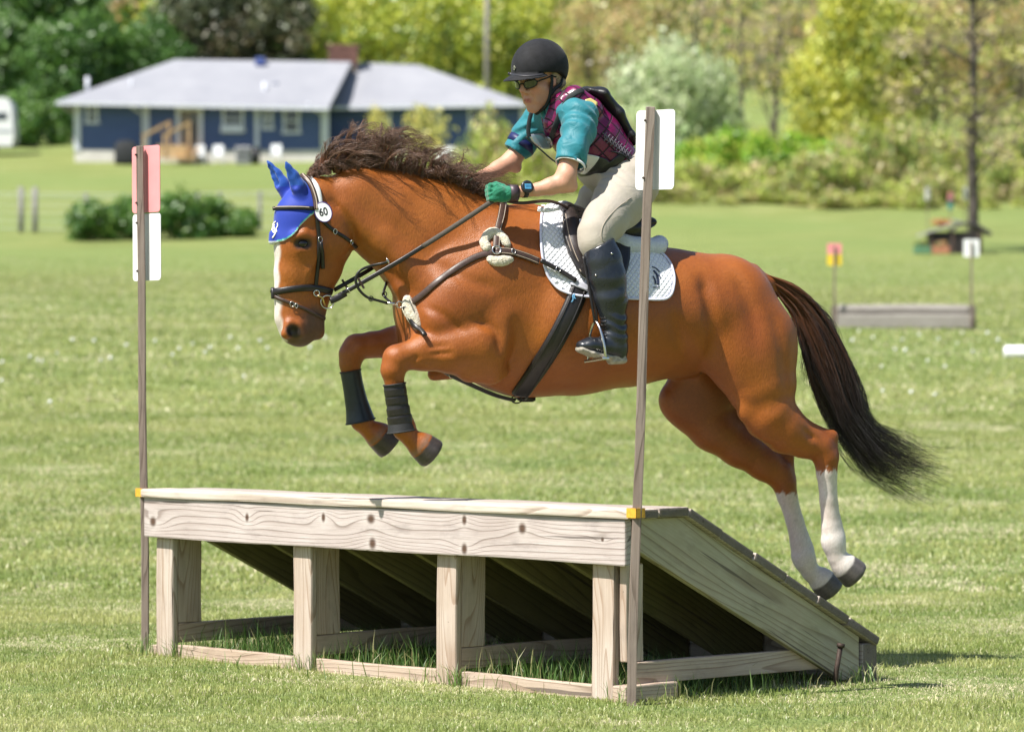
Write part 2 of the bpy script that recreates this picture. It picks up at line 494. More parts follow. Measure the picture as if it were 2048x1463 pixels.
# clumps of dry clippings lying on the lawn, noted at their place in the photograph
DRY = [(930, 890, 70, 6), (1110, 884, 40, 4), (1240, 886, 40, 4), (1890, 852, 95, 8), (1990, 858, 50, 6), (1700, 1002, 70, 7), (1870, 1168, 90, 9), (1960, 1180, 60, 7), (120, 940, 110, 10), (330, 905, 80, 6), (110, 1172, 60, 8), (1390, 988, 60, 6), (1770, 1085, 60, 6), (620, 930, 80, 6), (60, 1290, 70, 7), (1500, 870, 60, 5), (480, 1130, 50, 6), (1960, 1010, 60, 6), (770, 860, 60, 5), (150, 1275, 25, 4), (1830, 1395, 60, 7), (640, 1440, 90, 6), (1250, 1448, 90, 5)]
def grass_zone(name, label, d0, d1, dens, h, w, seed, extra=.5, lean=.75, fade=0):
    g = np.random.default_rng(seed); hw = .1475 * d1 + extra
    n = int(dens * (d1 - d0) * 2 * hw * .5 * (1 + (.1475 * d0 + extra) / hw))
    P = np.stack([g.uniform(-hw, hw, int(n * 1.35)), g.uniform(d0, d1, int(n * 1.35))], 1)
    P = P[np.abs(P[:, 0]) < .1475 * P[:, 1] + extra]
    if fade: P = P[g.uniform(0, 1, len(P)) < np.clip((d1 - P[:, 1]) / fade, 0, 1)]
    x, y = P[:, 0], P[:, 1]
    pat = fbm(x * 1.5, y * 3.0, 21); pat2 = fbm(x * 4, y * 8, 22, 3); dry = fbm(x * 1.1 + 5, y * 2.4, 23, 5)
    gr = np.array((.225, .300, .062)); yg = np.array((.500, .505, .185)); st = np.array((.80, .72, .48)); dk = np.array((.115, .200, .042))
    f = np.clip(.52 + .55 * pat + g.normal(0, .18, len(P)), 0, 1)[:, None]
    c = gr * (1 - f) + yg * f
    f = np.clip(-.85 * pat2 - .45 * fbm(x * .6, y * 1.2, 27, 3) - .12 + g.normal(0, .12, len(P)), 0, .85)[:, None]; c = c * (1 - f) + dk * f
    pr = np.clip((dry - .10) * .75, 0, .70) + .12
    for (qx, qy, qw, qh) in DRY:
        ux = x / y * FPX + CX; uy = CY + (CAMZ - gz(x, y)) / y * FPX
        e = ((ux - qx) / qw) ** 2 + ((uy - qy) / qh) ** 2 + .5 * pat2
        pr = np.maximum(pr, .9 * np.clip(1.5 - e, 0, 1))
    s_ = (g.uniform(0, 1, len(P)) < pr)[:, None]; c = np.where(s_, st * g.uniform(.75, 1.1, (len(P), 1)), c)
    c *= g.uniform(.8, 1.2, (len(P), 1))
    hh = h * (1 + .38 * pat2); hh = np.where(s_[:, 0], hh * .75, hh)
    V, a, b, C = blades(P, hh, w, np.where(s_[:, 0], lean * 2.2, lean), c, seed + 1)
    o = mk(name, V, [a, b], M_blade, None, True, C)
    return tag(o, label, 'grass', kind='stuff')
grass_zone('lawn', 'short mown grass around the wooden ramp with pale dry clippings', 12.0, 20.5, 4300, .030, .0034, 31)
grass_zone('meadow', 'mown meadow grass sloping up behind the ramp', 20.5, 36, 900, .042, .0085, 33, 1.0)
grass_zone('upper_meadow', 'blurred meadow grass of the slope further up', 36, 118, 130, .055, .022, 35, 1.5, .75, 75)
# ================================================================== THE RAMP JUMP
JO = np.array((-1.694, 16.09)); JU = np.array((.6835, -.7300)); JV = np.array((.7300, .6835))
JRZ = math.atan2(JU[1], JU[0])
def j_u(px, v=0.0):
    """distance along the beam of a photo column, on the plane v metres behind its face"""
    k = (px - CX) / FPX; x0, y0 = JO + JV * v
    return (k * y0 - x0) / (JU[0] - k * JU[1])
def j_world(u, v, z=0.0):
    p = JO + JU * u + JV * v; return Vector((p[0], p[1], z))

def wood(name, light, dark, line, freq=13, knots=None, warp=(.55, 4.2, 4.2), rough=.75, green=0.0, bump=.55, lw=.72):
    t = NT(name)
    v = t.coord('Object', (1, 1, 1), rnd=knots is None)
    src = t.coord('Object', (1, 1, 1)) if knots else None
    mp = t.n('ShaderNodeMapping'); t.l(v, mp.inputs[0]); mp.inputs['Scale'].default_value = warp
    val = t.math('MULTIPLY', t.noise(mp.outputs[0], 1.0, 1.6, .45, .15), freq)
    sep = t.n('ShaderNodeSeparateXYZ'); t.l(v, sep.inputs[0])
    val = t.math('ADD', val, t.math('MULTIPLY', sep.outputs[2], 54.0 if knots else 38.0))
    kmask = None
    for (kx, kz, rx, rz, amp) in (knots or []):
        sp = t.n('ShaderNodeSeparateXYZ'); t.l(src, sp.inputs[0])
        ex = t.math('DIVIDE', t.math('SUBTRACT', sp.outputs[0], kx), rx)
        ez = t.math('DIVIDE', t.math('SUBTRACT', sp.outputs[2], kz), rz)
        e2 = t.math('ADD', t.math('MULTIPLY', ex, ex), t.math('MULTIPLY', ez, ez))
        ew = t.math('ADD', t.math('MULTIPLY', t.math('MULTIPLY', ex, ex), .022), t.math('MULTIPLY', t.math('MULTIPLY', ez, ez), .16)); wide = t.math('POWER', 2.718, t.math('MULTIPLY', ew, -1.0))
        val = t.math('ADD', val, t.math('MULTIPLY', wide, amp))
        m = t.math('POWER', 2.718, t.math('MULTIPLY', t.math('POWER', e2, 2.0), -.45))
        halo = t.math('MULTIPLY', t.math('POWER', 2.718, t.math('MULTIPLY', e2, -.28)), 1.0)
        kmask = (m, halo) if kmask is None else (t.math('MAXIMUM', kmask[0], m), t.math('MAXIMUM', kmask[1], halo))
    fr = t.math('FRACT', val)
    ring = t.ramp(fr, [(0.0, 0.0), (.45, .10), (lw, .30), (.90, 1.0), (.97, .9), (1.0, 0.0)])
    mf = t.n('ShaderNodeMapping'); t.l(v, mf.inputs[0]); mf.inputs['Scale'].default_value = (6, 150, 150)
    fine = t.noise(mf.outputs[0], 1.0, 4, .65)
    ml = t.n('ShaderNodeMapping'); t.l(v, ml.inputs[0]); ml.inputs['Scale'].default_value = (1.2, 3, 3)
    big = t.noise(ml.outputs[0], 1.6, 4, .6)
    c = t.mix(t.ramp(big, [(.3, 0.0), (.72, 1.0)]), light, dark)
    c = t.mix(t.math('MULTIPLY', ring, .62), c, line)
    c = t.mix(t.ramp(fine, [(.3, .45), (.65, 0.0)]), c, t.mix(1.0, c, (.62, .58, .54), 'MULTIPLY'))
    if green:
        c = t.mix(t.math('MULTIPLY', t.ramp(t.noise(v, 3.2, 4, .6), [(.42, 0.0), (.7, 1.0)]), green), c, (.17, .19, .075))
    if kmask:
        c = t.mix(t.math('MULTIPLY', kmask[1], .5), c, (.66, .60, .56))
        kn = t.mix(fine, (.030, .018, .013), (.15, .085, .055))
        c = t.mix(kmask[0], c, kn)
    mcrk = t.n('ShaderNodeMapping'); t.l(v, mcrk.inputs[0]); mcrk.inputs['Scale'].default_value = (1.1, 34, 34)
    crk = t.noise(mcrk.outputs[0], 1.0, 3, .5, .2)
    c = t.mix(t.ramp(crk, [(.655, 0.0), (.685, .75)]), c, (.085, .065, .055))
    stn = t.noise(ml.outputs[0], 5.0, 4, .65)
    c = t.mix(t.ramp(stn, [(.55, 0.0), (.75, .5)]), c, t.mix(1.0, c, (.55, .54, .55), 'MULTIPLY'))
    # nail heads, checks and stains
    sp2 = t.noise(v, 55, 2, .5); c = t.mix(t.ramp(sp2, [(.74, 0.0), (.80, .6)]), c, (.10, .075, .06))
    t.set(col=c, rough=rough, spec=.25)
    t.bump(t.math('ADD', t.math('MULTIPLY', ring, -.6), t.math('MULTIPLY', fine, .8)), bump, .003)
    return t.m
LT, DK, LN = (.56, .47, .40), (.44, .35, .29), (.20, .135, .095)
kn_px = [(305.5, 1042.5, .020, .019), (494, 1034, .011, .016), (647, 1034, .011, .017), (742, 1037, .022, .018), (745, 1086, .019, .021), (929, 1039, .012, .018), (929, 1097, .015, .020), (1044.5, 1056, .019, .019), (1205, 1078, .008, .008)]
BL = 3.131; BZ0, BZ1 = .543, .727
kn = []
for px, py, rx, rz in kn_px:
    u = j_u(px); dep = JO[1] + JU[1] * u
    z = CAMZ - (py - CY) / FPX * dep
    kn.append((u - BL / 2, z - (BZ0 + BZ1) / 2, rx, rz, random.choice((-1, 1)) * random.uniform(1.2, 2.0)))
M_beam = wood('weathered_beam', (.60, .530, .505), (.47, .400, .375), (.19, .135, .110), 9, kn, (.38, 5.0, 5.0))
M_post = wood('upright_timber', (.60, .52, .455), (.48, .375, .30), (.30, .19, .125), 16, None, (.8, 7, 7))
M_rail = wood('rail_timber', (.56, .46, .38), (.48, .36, .27), (.22, .14, .10), 14, None, (.6, 6, 6))
M_stringer = wood('stringer_timber', (.50, .47, .37), (.44, .38, .27), (.21, .155, .10), 11, None, (.5, 4.5, 4.5), green=.25)
M_deck = wood('deck_plank', (.52, .46, .41), (.40, .345, .30), (.20, .15, .12), 14, None, (.6, 5, 5), lw=.6)
M_pole = wood('stake_timber', (.31, .255, .22), (.23, .175, .145), (.11, .078, .06), 18, None, (.7, 12, 12))
M_endg = wood('end_grain', (.24, .205, .18), (.16, .135, .115), (.085, .068, .056), 30, None, (30, 30, 8))

jump = empty('ramp_jump', (JO[0], JO[1], 0), JRZ)
tag(jump, 'weathered wooden ramp jump of planks on upright boards under the leaping horse', 'jump')

def board(name, L, W, T, c, mat, parent=jump, ry=0.0, rz=0.0, rx=0.0, bev=.006, label=None, seed=None, endmat=None):
    """L along own x, T along own y, W along own z; edges rounded, slightly uneven"""
    bm = bmesh.new(); bmesh.ops.create_cube(bm, size=1.0)
    for v in bm.verts: v.co = Vector((v.co.x * L, v.co.y * T, v.co.z * W))
    bmesh.ops.bevel(bm, geom=list(bm.edges), offset=bev, segments=2, affect='EDGES', profile=0.6)
    cuts = max(2, int(L / .25))
    lg = [e for e in bm.edges if abs((e.verts[0].co - e.verts[1].co).x) > L * .7]
    bmesh.ops.subdivide_edges(bm, edges=lg, cuts=cuts, use_grid_fill=False)
    ph = random.uniform(0, 6)
    for v in bm.verts:
        v.co.z += .0022 * math.sin(v.co.x * 5.0 + ph) + .0012 * math.sin(v.co.x * 23 + ph * 2)
        v.co.y += .0016 * math.sin(v.co.x * 7 + ph * 1.7)
    me = bpy.data.meshes.new(name); bm.to_mesh(me); bm.free()
    me.materials.append(mat)
    if endmat:
        me.materials.append(endmat)
        for p in me.polygons:
            if abs(p.normal.x) > .8: p.material_index = 1
    o = bpy.data.objects.new(name, me); COL.objects.link(o); o.parent = parent
    o.location = c; o.rotation_euler = (rx, ry, rz)
    if label: o['label'] = label
    return o
HP = math.pi / 2
board('beam', BL, BZ1 - BZ0, .038, (BL / 2, .019, (BZ0 + BZ1) / 2), M_beam, bev=.008, label='knotty front beam of pale weathered wood')
# deck planks: T is up here, so lay each board flat (rx = 90 deg swaps W and T)
def plank(v0, v1, z, tilt=0.0, l=BL + .035, mat=M_deck):
    o = board('deck_plank', l, v1 - v0, .038, ((BL + .02) / 2, (v0 + v1) / 2, z), mat, rx=-HP + tilt, bev=.009, endmat=M_endg)
    return o
M_deck_front = wood('deck_edge_plank', (.68, .60, .53), (.58, .49, .41), (.30, .215, .16), 12, None, (.5, 6, 6))
plank(-.012, .160, .746, mat=M_deck_front)
plank(.168, .338, .746)
SL = math.atan2(.582, 1.16); SLEN = 1.298
for i in range(6):
    a = (i + .5) / 6 * SLEN
    vv = .342 + a * math.cos(SL) - .019 * math.sin(SL) + random.uniform(-.002, .002); zz = .765 - a * math.sin(SL) - .019 * math.cos(SL) + random.uniform(-.003, .002)
    o = plank(vv - .2115 / 2, vv + .2115 / 2, zz, -SL, l=BL + .035 + random.uniform(-.012, .012))
# frames
fpx = [312, 585, 872, 1183]
fu = [j_u(p, .038) for p in fpx]
M_inner = wood('shaded_stringer', (.26, .235, .12), (.20, .17, .085), (.10, .08, .045), 11, None, (.5, 4.5, 4.5), green=.3)  # darker olive stringer wood, with the shade under the deck put into its colour
def stringer(u, lab=None):
    # outline in the (v, z) plane, moved to a frame whose x runs down the slope
    poly = [(.06, .7255), (.335, .7255), (1.398, .1905), (1.398, .012), (1.29, .012), (.06, .606)]
    cs, sn = math.cos(SL), math.sin(SL); V = []
    for k in (-.019, .019):
        for (v, z) in poly:
            V.append(((v - .7) * cs - (z - .4) * sn, k, (v - .7) * sn + (z - .4) * cs))
    n = len(poly)
    F = [tuple(range(n)), tuple(range(n, 2 * n))[::-1]] + [(i, n + i, n + (i + 1) % n, (i + 1) % n) for i in range(n)]
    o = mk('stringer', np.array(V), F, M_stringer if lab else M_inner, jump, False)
    o.location = (u, .7, .4); o.rotation_euler = (0, SL, HP)
    if lab: o['label'] = lab
    md = o.modifiers.new('b', 'BEVEL'); md.width = .004; md.segments = 2
    return o
for i, u in enumerate(fu):
    board('upright', .548, .122, .038, (u + .061, .0575, .270), M_post, ry=-HP, rx=0, rz=0, bev=.010)
    board('brace_board', .388, .135, .038, (u + .098, .146, .349), M_post, rz=HP, ry=-HP, bev=.005)
    if i < 3:
        board('base_rail', 1.14, .089, .038, (u + .098, .648, .110), M_rail, rz=HP, bev=.005)
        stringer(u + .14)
board('base_rail', 1.17, .089, .038, (BL - .047, .663, .110), M_rail, rz=HP, bev=.005)
stringer(BL - .022, 'greenish side board of the ramp with curved grain')
board('brace_board', .388, .095, .038, (BL - .062, .100, .350), M_post, rz=HP, ry=-HP, bev=.005)
for a, b in zip(fu[:-1], fu[1:]):
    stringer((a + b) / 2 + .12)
    board('sill_board', b - a - .122 - .035, .090, .036, ((a + .122 + .03 + b - .005) / 2, .060, .012), M_rail, bev=.005)
board('sill_board', .05, .075, .036, (fu[0] - .027, .06, .012), M_rail, bev=.004)
board('footing_block', .30, .075, .075, (BL - .035, .15, .030), M_rail, rz=HP, bev=.006)
board('toe_beam', BL, .165, .089, (BL / 2 + .01, 1.455, .080), M_deck, bev=.008, endmat=M_endg)
# a rusty stake driven in beside the foot of the ramp
M_rust = simple('rusty_iron', (.055, .036, .028), .7, .4, .4, 60, .4)
pb = j_world(BL + .045, 1.18); b = MB()
b.tube([(0, 0, -.12), (.012, -.004, .06), (.030, -.004, .165)], .011, 8).tube([(.0295, -.004, .160), (.0325, -.004, .176)], .017, 8)
tag(b.build('iron_stake', M_rust, None, True, loc=(pb.x, pb.y, 0)), 'short rusty iron stake leaning against the foot of the ramp', 'stake')

# ---------------------------------------------------------------- flag stakes
t = NT('white_plastic'); t.set(col=t.ramp(t.noise(t.coord(), 9, 4), [(.3, (.80, .80, .80)), (.7, (.86, .86, .87))]), rough=.4); M_wplas = t.m
t = NT('red_plastic'); t.set(col=t.ramp(t.noise(t.coord(), 7, 4), [(.3, (.80, .27, .28)), (.7, (.85, .33, .34))]), rough=.38); M_rplas = t.m
t = NT('yellow_plastic'); t.set(col=t.ramp(t.noise(t.coord(), 9, 4), [(.3, (.80, .55, .03)), (.7, (.85, .62, .05))]), rough=.45); M_yplas = t.m
M_strap = simple('orange_strap', (.72, .36, .035), .55, 0, .2, 90)
def panel(name, w, h, mat, parent, c, rz, tilt=0.0):
    r = .018; pts = []
    for (cx, cz, a0) in ((w / 2 - r, h / 2 - r, 0), (-w / 2 + r, h / 2 - r, 90), (-w / 2 + r, -h / 2 + r, 180), (w / 2 - r, -h / 2 + r, 270)):
        for k in range(5):
            a = math.radians(a0 + k * 22.5); pts.append((cx + r * math.cos(a), cz + r * math.sin(a)))
    b = MB(); b.prism(pts, .003, 'y'); o = b.build(name, mat, parent)
    # a slight bow in the sheet
    o.location = c; o.rotation_euler = (0, tilt, rz); return o
def flag_stake(base, top, panels, label, prot, wid=.034):
    root = empty('flag_stake', (base[0], base[1], 0), prot); tag(root, label, 'flag')
    d = Vector(top) - Vector(base); L = d.length + .25
    m = Matrix.Rotation(-prot, 3, 'Z'); dl = m @ d
    st = board('stake', L, wid, wid, (0, 0, 0), M_pole, root, bev=.004)
    st.rotation_mode = 'QUATERNION'; q = dl.to_track_quat('X', 'Z')
    st.rotation_quaternion = q; st.location = dl.normalized() * (L / 2 - .25)
    for (kind, zc, w, h) in panels:
        c = dl * (zc / d.z)
        mt = {'white': M_wplas, 'red': M_rplas}[kind]
        p = panel(kind + '_panel', w, h, mt, root, (c.x + .004, c.y + wid / 2 + .012, c.z), 0.0, math.atan2(dl.x, dl.z))
        for zz in (h * .36, -h * .36):
            s = MB(); s.tube([(0, -.0, 0), (0, -.010, 0)], .005, 8); so = s.build('screw', M_rust, root); so.location = (c.x + dl.x / dl.z * zz, c.y + dl.y / dl.z * zz - wid / 2 - .001, c.z + zz)
    return root
LD = 16.26
lb = at(291, 1304, LD); lt = at(280, 292, LD)
z1 = at(280, 358, LD).z; z2 = at(281, 494, LD).z
flag_stake((lb.x, lb.y, 0), (lt.x, lt.y, lt.z), [('red', z1, .212, .310), ('white', z2, .212, .310)], 'wooden stake with red panel above white panel, left of the ramp', JRZ)
RD = 13.72
rb = at(1262, 1408, RD); rt = at(1300.5, 214, RD)
flag_stake((rb.x, rb.y, 0), (rt.x, rt.y, rt.z), [('white', at(1308, 299, RD).z, .212, .312)], 'leaning wooden stake with one white panel in front of the horse', JRZ, .036)
# straps that hold the stakes to the deck
for (px, py, dep, w) in ((1271.5, 1025, RD, .046), (288, 984, LD, .050)):
    c = at(px, py, dep); b = MB()
    for dx, dy, sx, sy in ((0, -w / 2, w + .006, .006), (0, w / 2, w + .006, .006), (-w / 2, 0, .006, w), (w / 2, 0, .006, w)):
        b.box((dx, dy, 0), (sx, sy, .038))
    o = b.build('strap', M_strap, None, loc=tuple(c), rz=JRZ)
    tag(o, 'orange strap around the leaning stake at the near end of the deck' if px > 1000 else 'orange strap around the stake at the far left end of the deck', 'strap')

# ---------------------------------------------------------------- uncut grass under the ramp
g = np.random.default_rng(77); n = 9000
U = g.uniform(.1, BL - .06, n); V_ = g.uniform(.05, 1.35, n) ** 1.0
P = JO[None] + U[:, None] * JU[None] + V_[:, None] * JV[None]
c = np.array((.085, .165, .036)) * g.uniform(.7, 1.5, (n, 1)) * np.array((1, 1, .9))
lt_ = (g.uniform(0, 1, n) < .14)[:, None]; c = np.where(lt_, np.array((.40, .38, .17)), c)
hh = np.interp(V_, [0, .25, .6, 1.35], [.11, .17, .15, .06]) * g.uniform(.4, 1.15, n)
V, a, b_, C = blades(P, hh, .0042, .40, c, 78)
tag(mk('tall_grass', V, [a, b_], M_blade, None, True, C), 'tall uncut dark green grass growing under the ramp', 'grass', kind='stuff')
g = np.random.default_rng(79); pts = []
for (u, v, n_, s_) in [(fu[0] + .15, .03, 40, .03), (fu[1] + .15, .03, 50, .04), (fu[2] + .15, .03, 45, .03), (BL + .06, 1.33, 60, .05), (BL + .03, .33, 60, .06), (BL, .7, 60, .2), (fu[3] + .2, .02, 30, .05), (-.03, .02, 25, .05), (fu[0], .0, 20, .04), (fu[1] + .06, .0, 30, .06), (fu[2] + .06, .0, 30, .06), (.8, .03, 30, .2), (1.6, .03, 30, .2), (2.4, .03, 30, .2)]:
    q = g.normal(0, s_, (n_, 2)) + np.array((u, v)); pts.append(JO[None] + q[:, :1] * JU[None] + q[:, 1:] * JV[None])
P = np.concatenate(pts); n = len(P)
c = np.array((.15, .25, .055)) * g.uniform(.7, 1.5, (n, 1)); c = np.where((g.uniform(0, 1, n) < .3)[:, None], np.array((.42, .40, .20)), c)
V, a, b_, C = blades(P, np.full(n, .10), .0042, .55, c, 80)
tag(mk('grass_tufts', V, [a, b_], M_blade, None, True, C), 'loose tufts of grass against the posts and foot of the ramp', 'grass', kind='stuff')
# ================================================================== THE HORSE
HF = Field((-1.55, -0.50, 0.20), (1.75, 0.50, 2.30), 0.0085)
def hp(px, py, lat, r, w=None):
    sc_ = hscale(px)
    return (loc(px, py, lat), r * sc_, (r if w is None else w) * sc_)
def hchain(pts, k=0.03, mode='add'):
    HF.chain([hp(*p) for p in pts], k, mode)

# trunk, croup to breast
hchain([(1440, 617, 0, 110, 116), (1345, 627, 0, 123, 120), (1250, 631, 0, 138, 132), (1150, 628, 0, 158, 130),
        (1058, 606, 0, 186, 108), (975, 592, 0, 172, 102), (905, 590, 0, 122, 92), (868, 630, 0, 74, 86)], 0.05)
hchain([(1050, 470, 0, 62, 40), (1150, 520, 0, 62, 70), (1330, 560, 0, 56, 70)], 0.05)          # back line
hchain([(860, 650, 0, 58, 70), (845, 690, 0, 40, 60)], 0.05)                                     # breast
for sd in (-1, 1):
    hchain([(1455, 630, sd * .10, 100, 62), (1498, 692, sd * .135, 99, 58), (1522, 765, sd * .15, 74, 52)], 0.05)   # haunch
    hchain([(1350, 560, sd * .15, 30, 26), (1385, 570, sd * .19, 20, 16)], 0.05)                 # point of hip
    hchain([(1010, 540, sd * .12, 78, 50), (930, 610, sd * .16, 66, 34), (880, 645, sd * .15, 40, 30)], 0.05)       # shoulder blade
    hchain([(1005, 640, sd * .185, 55, 26), (975, 715, sd * .18, 46, 30)], 0.03)                 # triceps
    hchain([(850, 675, sd * .09, 34, 30), (838, 715, sd * .09, 22, 26)], 0.03)                   # pectorals
    hchain([(1250, 640, sd * .17, 85, 52), (1130, 650, sd * .16, 95, 52)], 0.06)                 # ribs
# neck
hchain([(652, 398, 0, 44, 34), (720, 411, 0, 75, 40), (790, 443, 0, 97, 46), (862, 488, 0, 120, 56), (935, 530, 0, 138, 76)], 0.04)
hchain([(700, 352, 0, 18, 15), (800, 366, 0, 20, 16), (900, 388, 0, 22, 17), (985, 425, 0, 26, 20)], 0.03)   # crest
for sd in (-1, 1):
    hchain([(690, 420, sd * .055, 26, 16), (770, 480, sd * .07, 30, 18), (850, 560, sd * .10, 34, 22)], 0.03)   # brachiocephalic band
    hchain([(748, 500, sd * .035, 12, 12), (800, 575, sd * .06, 14, 14), (830, 640, sd * .08, 14, 14)], 0.02)
# head
hchain([(628, 398, 0, 46, 36), (612, 440, 0, 58, 43), (602, 492, 0, 53, 43), (594, 545, 0, 45, 33), (591, 590, 0, 42, 27), (593, 632, 0, 43, 27), (598, 655, 0, 38, 29)], 0.025)
hchain([(650, 445, 0, 50, 36), (652, 478, 0, 57, 35), (641, 530, 0, 45, 28), (621, 590, 0, 39, 22), (618, 648, 0, 31, 20)], 0.02)
hchain([(600, 668, 0, 24, 25), (585, 660, 0, 26, 24)], 0.015)
hchain([(632, 656, 0, 18, 16), (634, 664, 0, 16, 15)], 0.01)
for sd in (-1, 1):
    hchain([(660, 440, sd * .045, 42, 20), (662, 478, sd * .05, 44, 17)], 0.015)             # jowl
    hchain([(640, 493, sd * .075, 7, 7), (618, 540, sd * .067, 6, 5), (606, 580, sd * .052, 4, 4)], 0.015)   # facial crest
    hchain([(592, 474, sd * .083, 10, 8), (608, 468, sd * .088, 10, 8), (624, 476, sd * .084, 9, 7)], 0.012)   # brow
    hchain([(598, 500, sd * .082, 7, 5), (616, 500, sd * .082, 7, 5)], 0.012)
    HF.ell(loc(606, 486, sd * .098), (.026, .014, .017), k=0.012, mode='cut')                  # eye socket
    hchain([(572, 668, sd * .050, 11, 9), (580, 648, sd * .052, 11, 8), (597, 650, sd * .056, 9, 7), (602, 668, sd * .055, 9, 7)], 0.012)   # nostril rim
    HF.ell(loc(586, 661, sd * .068), (.021, .022, .018), Matrix.Rotation(math.radians(-35), 3, 'Y'), k=0.012, mode='cut')
HF.seg(loc(628, 615, -.07), loc(620, 686, -.07), .007, .005, .012, .012, 0.008, 'cut')           # mouth line
HF.seg(loc(628, 615, .07), loc(620, 686, .07), .007, .005, .012, .012, 0.008, 'cut')
HF.seg(loc(609, 700, -.08), loc(609, 700, .08), .008, .008, .03, .03, 0.01, 'cut')
for sd in (-1, 1):
    HF.ell(loc(630, 452, sd * .105), (.018, .012, .014), k=0.02, mode='cut')                    # hollow above the eye

# legs
def hoof(A, B, ra, rb):
    HF.cone(A, B, ra, rb, 0.010, 0.95)
    ax = (B - A) / np.linalg.norm(B - A); HF.seg(A + ax * .004, B - ax * .020, ra * .98, rb * .98, None, None, 0.012)
    HF.cone(B, B + ax * .05, rb * 1.6, rb * 1.6, 0.010, 1.0, 'cut')
def leg(pts, k1=0.03):
    n = len(pts)
    for a, b in zip(pts[:-1], pts[1:]):
        kk = k1 if a[3] > 30 else 0.014
        HF.chain([hp(*a), hp(*b)], kk)
N, Fr = -.155, .155
# near fore
leg([(955, 690, -.17, 62, 44), (905, 700, -.165, 45, 36), (850, 704, -.155, 35, 28), (812, 712, -.15, 27, 25), (793, 717, -.15, 27, 27), (786, 740, -.15, 24, 24), (789, 768, -.15, 18, 17), (795, 812, -.15, 16, 14), (802, 846, -.15, 21, 19), (808, 858, -.15, 22, 19), (824, 878, -.15, 18, 18), (836, 888, -.15, 22, 21)])
HF.chain([hp(797, 772, -.15, 12, 10), hp(806, 812, -.15, 10, 9), hp(817, 850, -.15, 14, 13)], 0.012)      # tendons
HF.chain([hp(910, 715, -.195, 26, 14), hp(862, 716, -.18, 18, 10), hp(818, 722, -.17, 10, 7)], 0.02)       # forearm muscle
HF.chain([hp(930, 672, -.19, 30, 18), hp(880, 688, -.18, 20, 12), hp(815, 700, -.165, 11, 8)], 0.02)
HF.chain([hp(985, 745, -.175, 22, 17), hp(1003, 742, -.165, 17, 14)], 0.03)                                 # elbow
HF.chain([hp(940, 735, -.165, 30, 24), hp(975, 738, -.165, 26, 22)], 0.03)
# far fore
leg([(900, 690, .15, 55, 40), (835, 688, .15, 38, 32), (790, 686, .15, 32, 27), (745, 689, .15, 26, 24), (712, 694, .15, 26, 25), (703, 708, .15, 25, 24), (700, 728, .15, 21, 21), (703, 752, .15, 18, 17), (710, 800, .15, 16, 14), (718, 830, .15, 21, 19), (723, 842, .15, 21, 19), (740, 860, .15, 18, 18), (750, 868, .15, 22, 21)])
HF.chain([hp(712, 756, .15, 12, 10), hp(722, 800, .15, 10, 9), hp(733, 832, .15, 14, 13)], 0.012)
HF.chain([hp(905, 735, .15, 24, 20), hp(868, 748, .155, 14, 12)], 0.02)                                     # far elbow
# near hind
leg([(1541, 828, -.16, 57, 44), (1572, 860, -.16, 45, 36), (1607, 880, -.16, 33, 26), (1640, 894, -.16, 28, 24), (1652, 915, -.16, 25, 23), (1653, 945, -.16, 20, 19), (1656, 1000, -.16, 16.5, 14), (1661, 1055, -.16, 18, 16), (1666, 1080, -.16, 24, 21), (1669, 1092, -.16, 22, 20), (1674, 1114, -.16, 18, 18), (1682, 1126, -.16, 21, 21)])
HF.chain([hp(1592, 838, -.16, 13, 10), hp(1635, 862, -.16, 11, 9), hp(1664, 872, -.16, 12, 11), hp(1665, 905, -.16, 11, 11), hp(1663, 945, -.16, 9, 9)], 0.012)   # hamstring and point of hock
HF.chain([hp(1664, 950, -.16, 9, 9), hp(1668, 1010, -.16, 8, 8), hp(1678, 1072, -.16, 13, 12)], 0.012)
HF.chain([hp(1500, 820, -.185, 28, 16), hp(1540, 862, -.19, 22, 14)], 0.03)                                 # stifle
# far hind
leg([(1470, 700, .12, 90, 60), (1405, 790, .14, 66, 48), (1390, 812, .155, 55, 42), (1428, 850, .155, 52, 42), (1480, 890, .155, 43, 34), (1528, 925, .155, 34, 27), (1556, 945, .155, 30, 24), (1568, 966, .155, 24, 22), (1574, 992, .155, 20, 18), (1588, 1040, .155, 17, 15), (1599, 1085, .155, 19, 17), (1606, 1110, .155, 24, 21), (1610, 1122, .155, 22, 20), (1622, 1144, .155, 18, 18), (1634, 1153, .155, 21, 21)])
HF.chain([hp(1520, 890, .155, 14, 11), hp(1560, 903, .155, 12, 10), hp(1576, 912, .155, 12, 11), hp(1580, 955, .155, 11, 11), hp(1584, 990, .155, 9, 9)], 0.012)
HF.chain([hp(1584, 990, .155, 9, 9), hp(1599, 1040, .155, 8, 8), hp(1615, 1095, .155, 13, 12)], 0.012)
HF.chain([hp(1360, 800, .14, 45, 34), hp(1400, 760, .10, 60, 40)], 0.04)
# hooves
hoofs = [(loc(841, 889, -.15), loc(867, 910, -.15), 27, 31), (loc(755, 868, .15), loc(783, 892, .15), 27, 31),
         (loc(1687, 1129, -.16), loc(1713, 1152, -.16), 27, 31), (loc(1642, 1157, .155), loc(1664, 1184, .155), 27, 31)]
for A, B, ra, rb in hoofs:
    hoof(A, B, ra * .00213, rb * .00213)
# dock and sheath
hchain([(1505, 560, 0, 32, 30), (1534, 566, 0, 14, 14), (1556, 588, 0, 8, 8)], 0.03)
hchain([(1385, 738, 0, 18, 14), (1352, 752, 0, 11, 10)], 0.02)
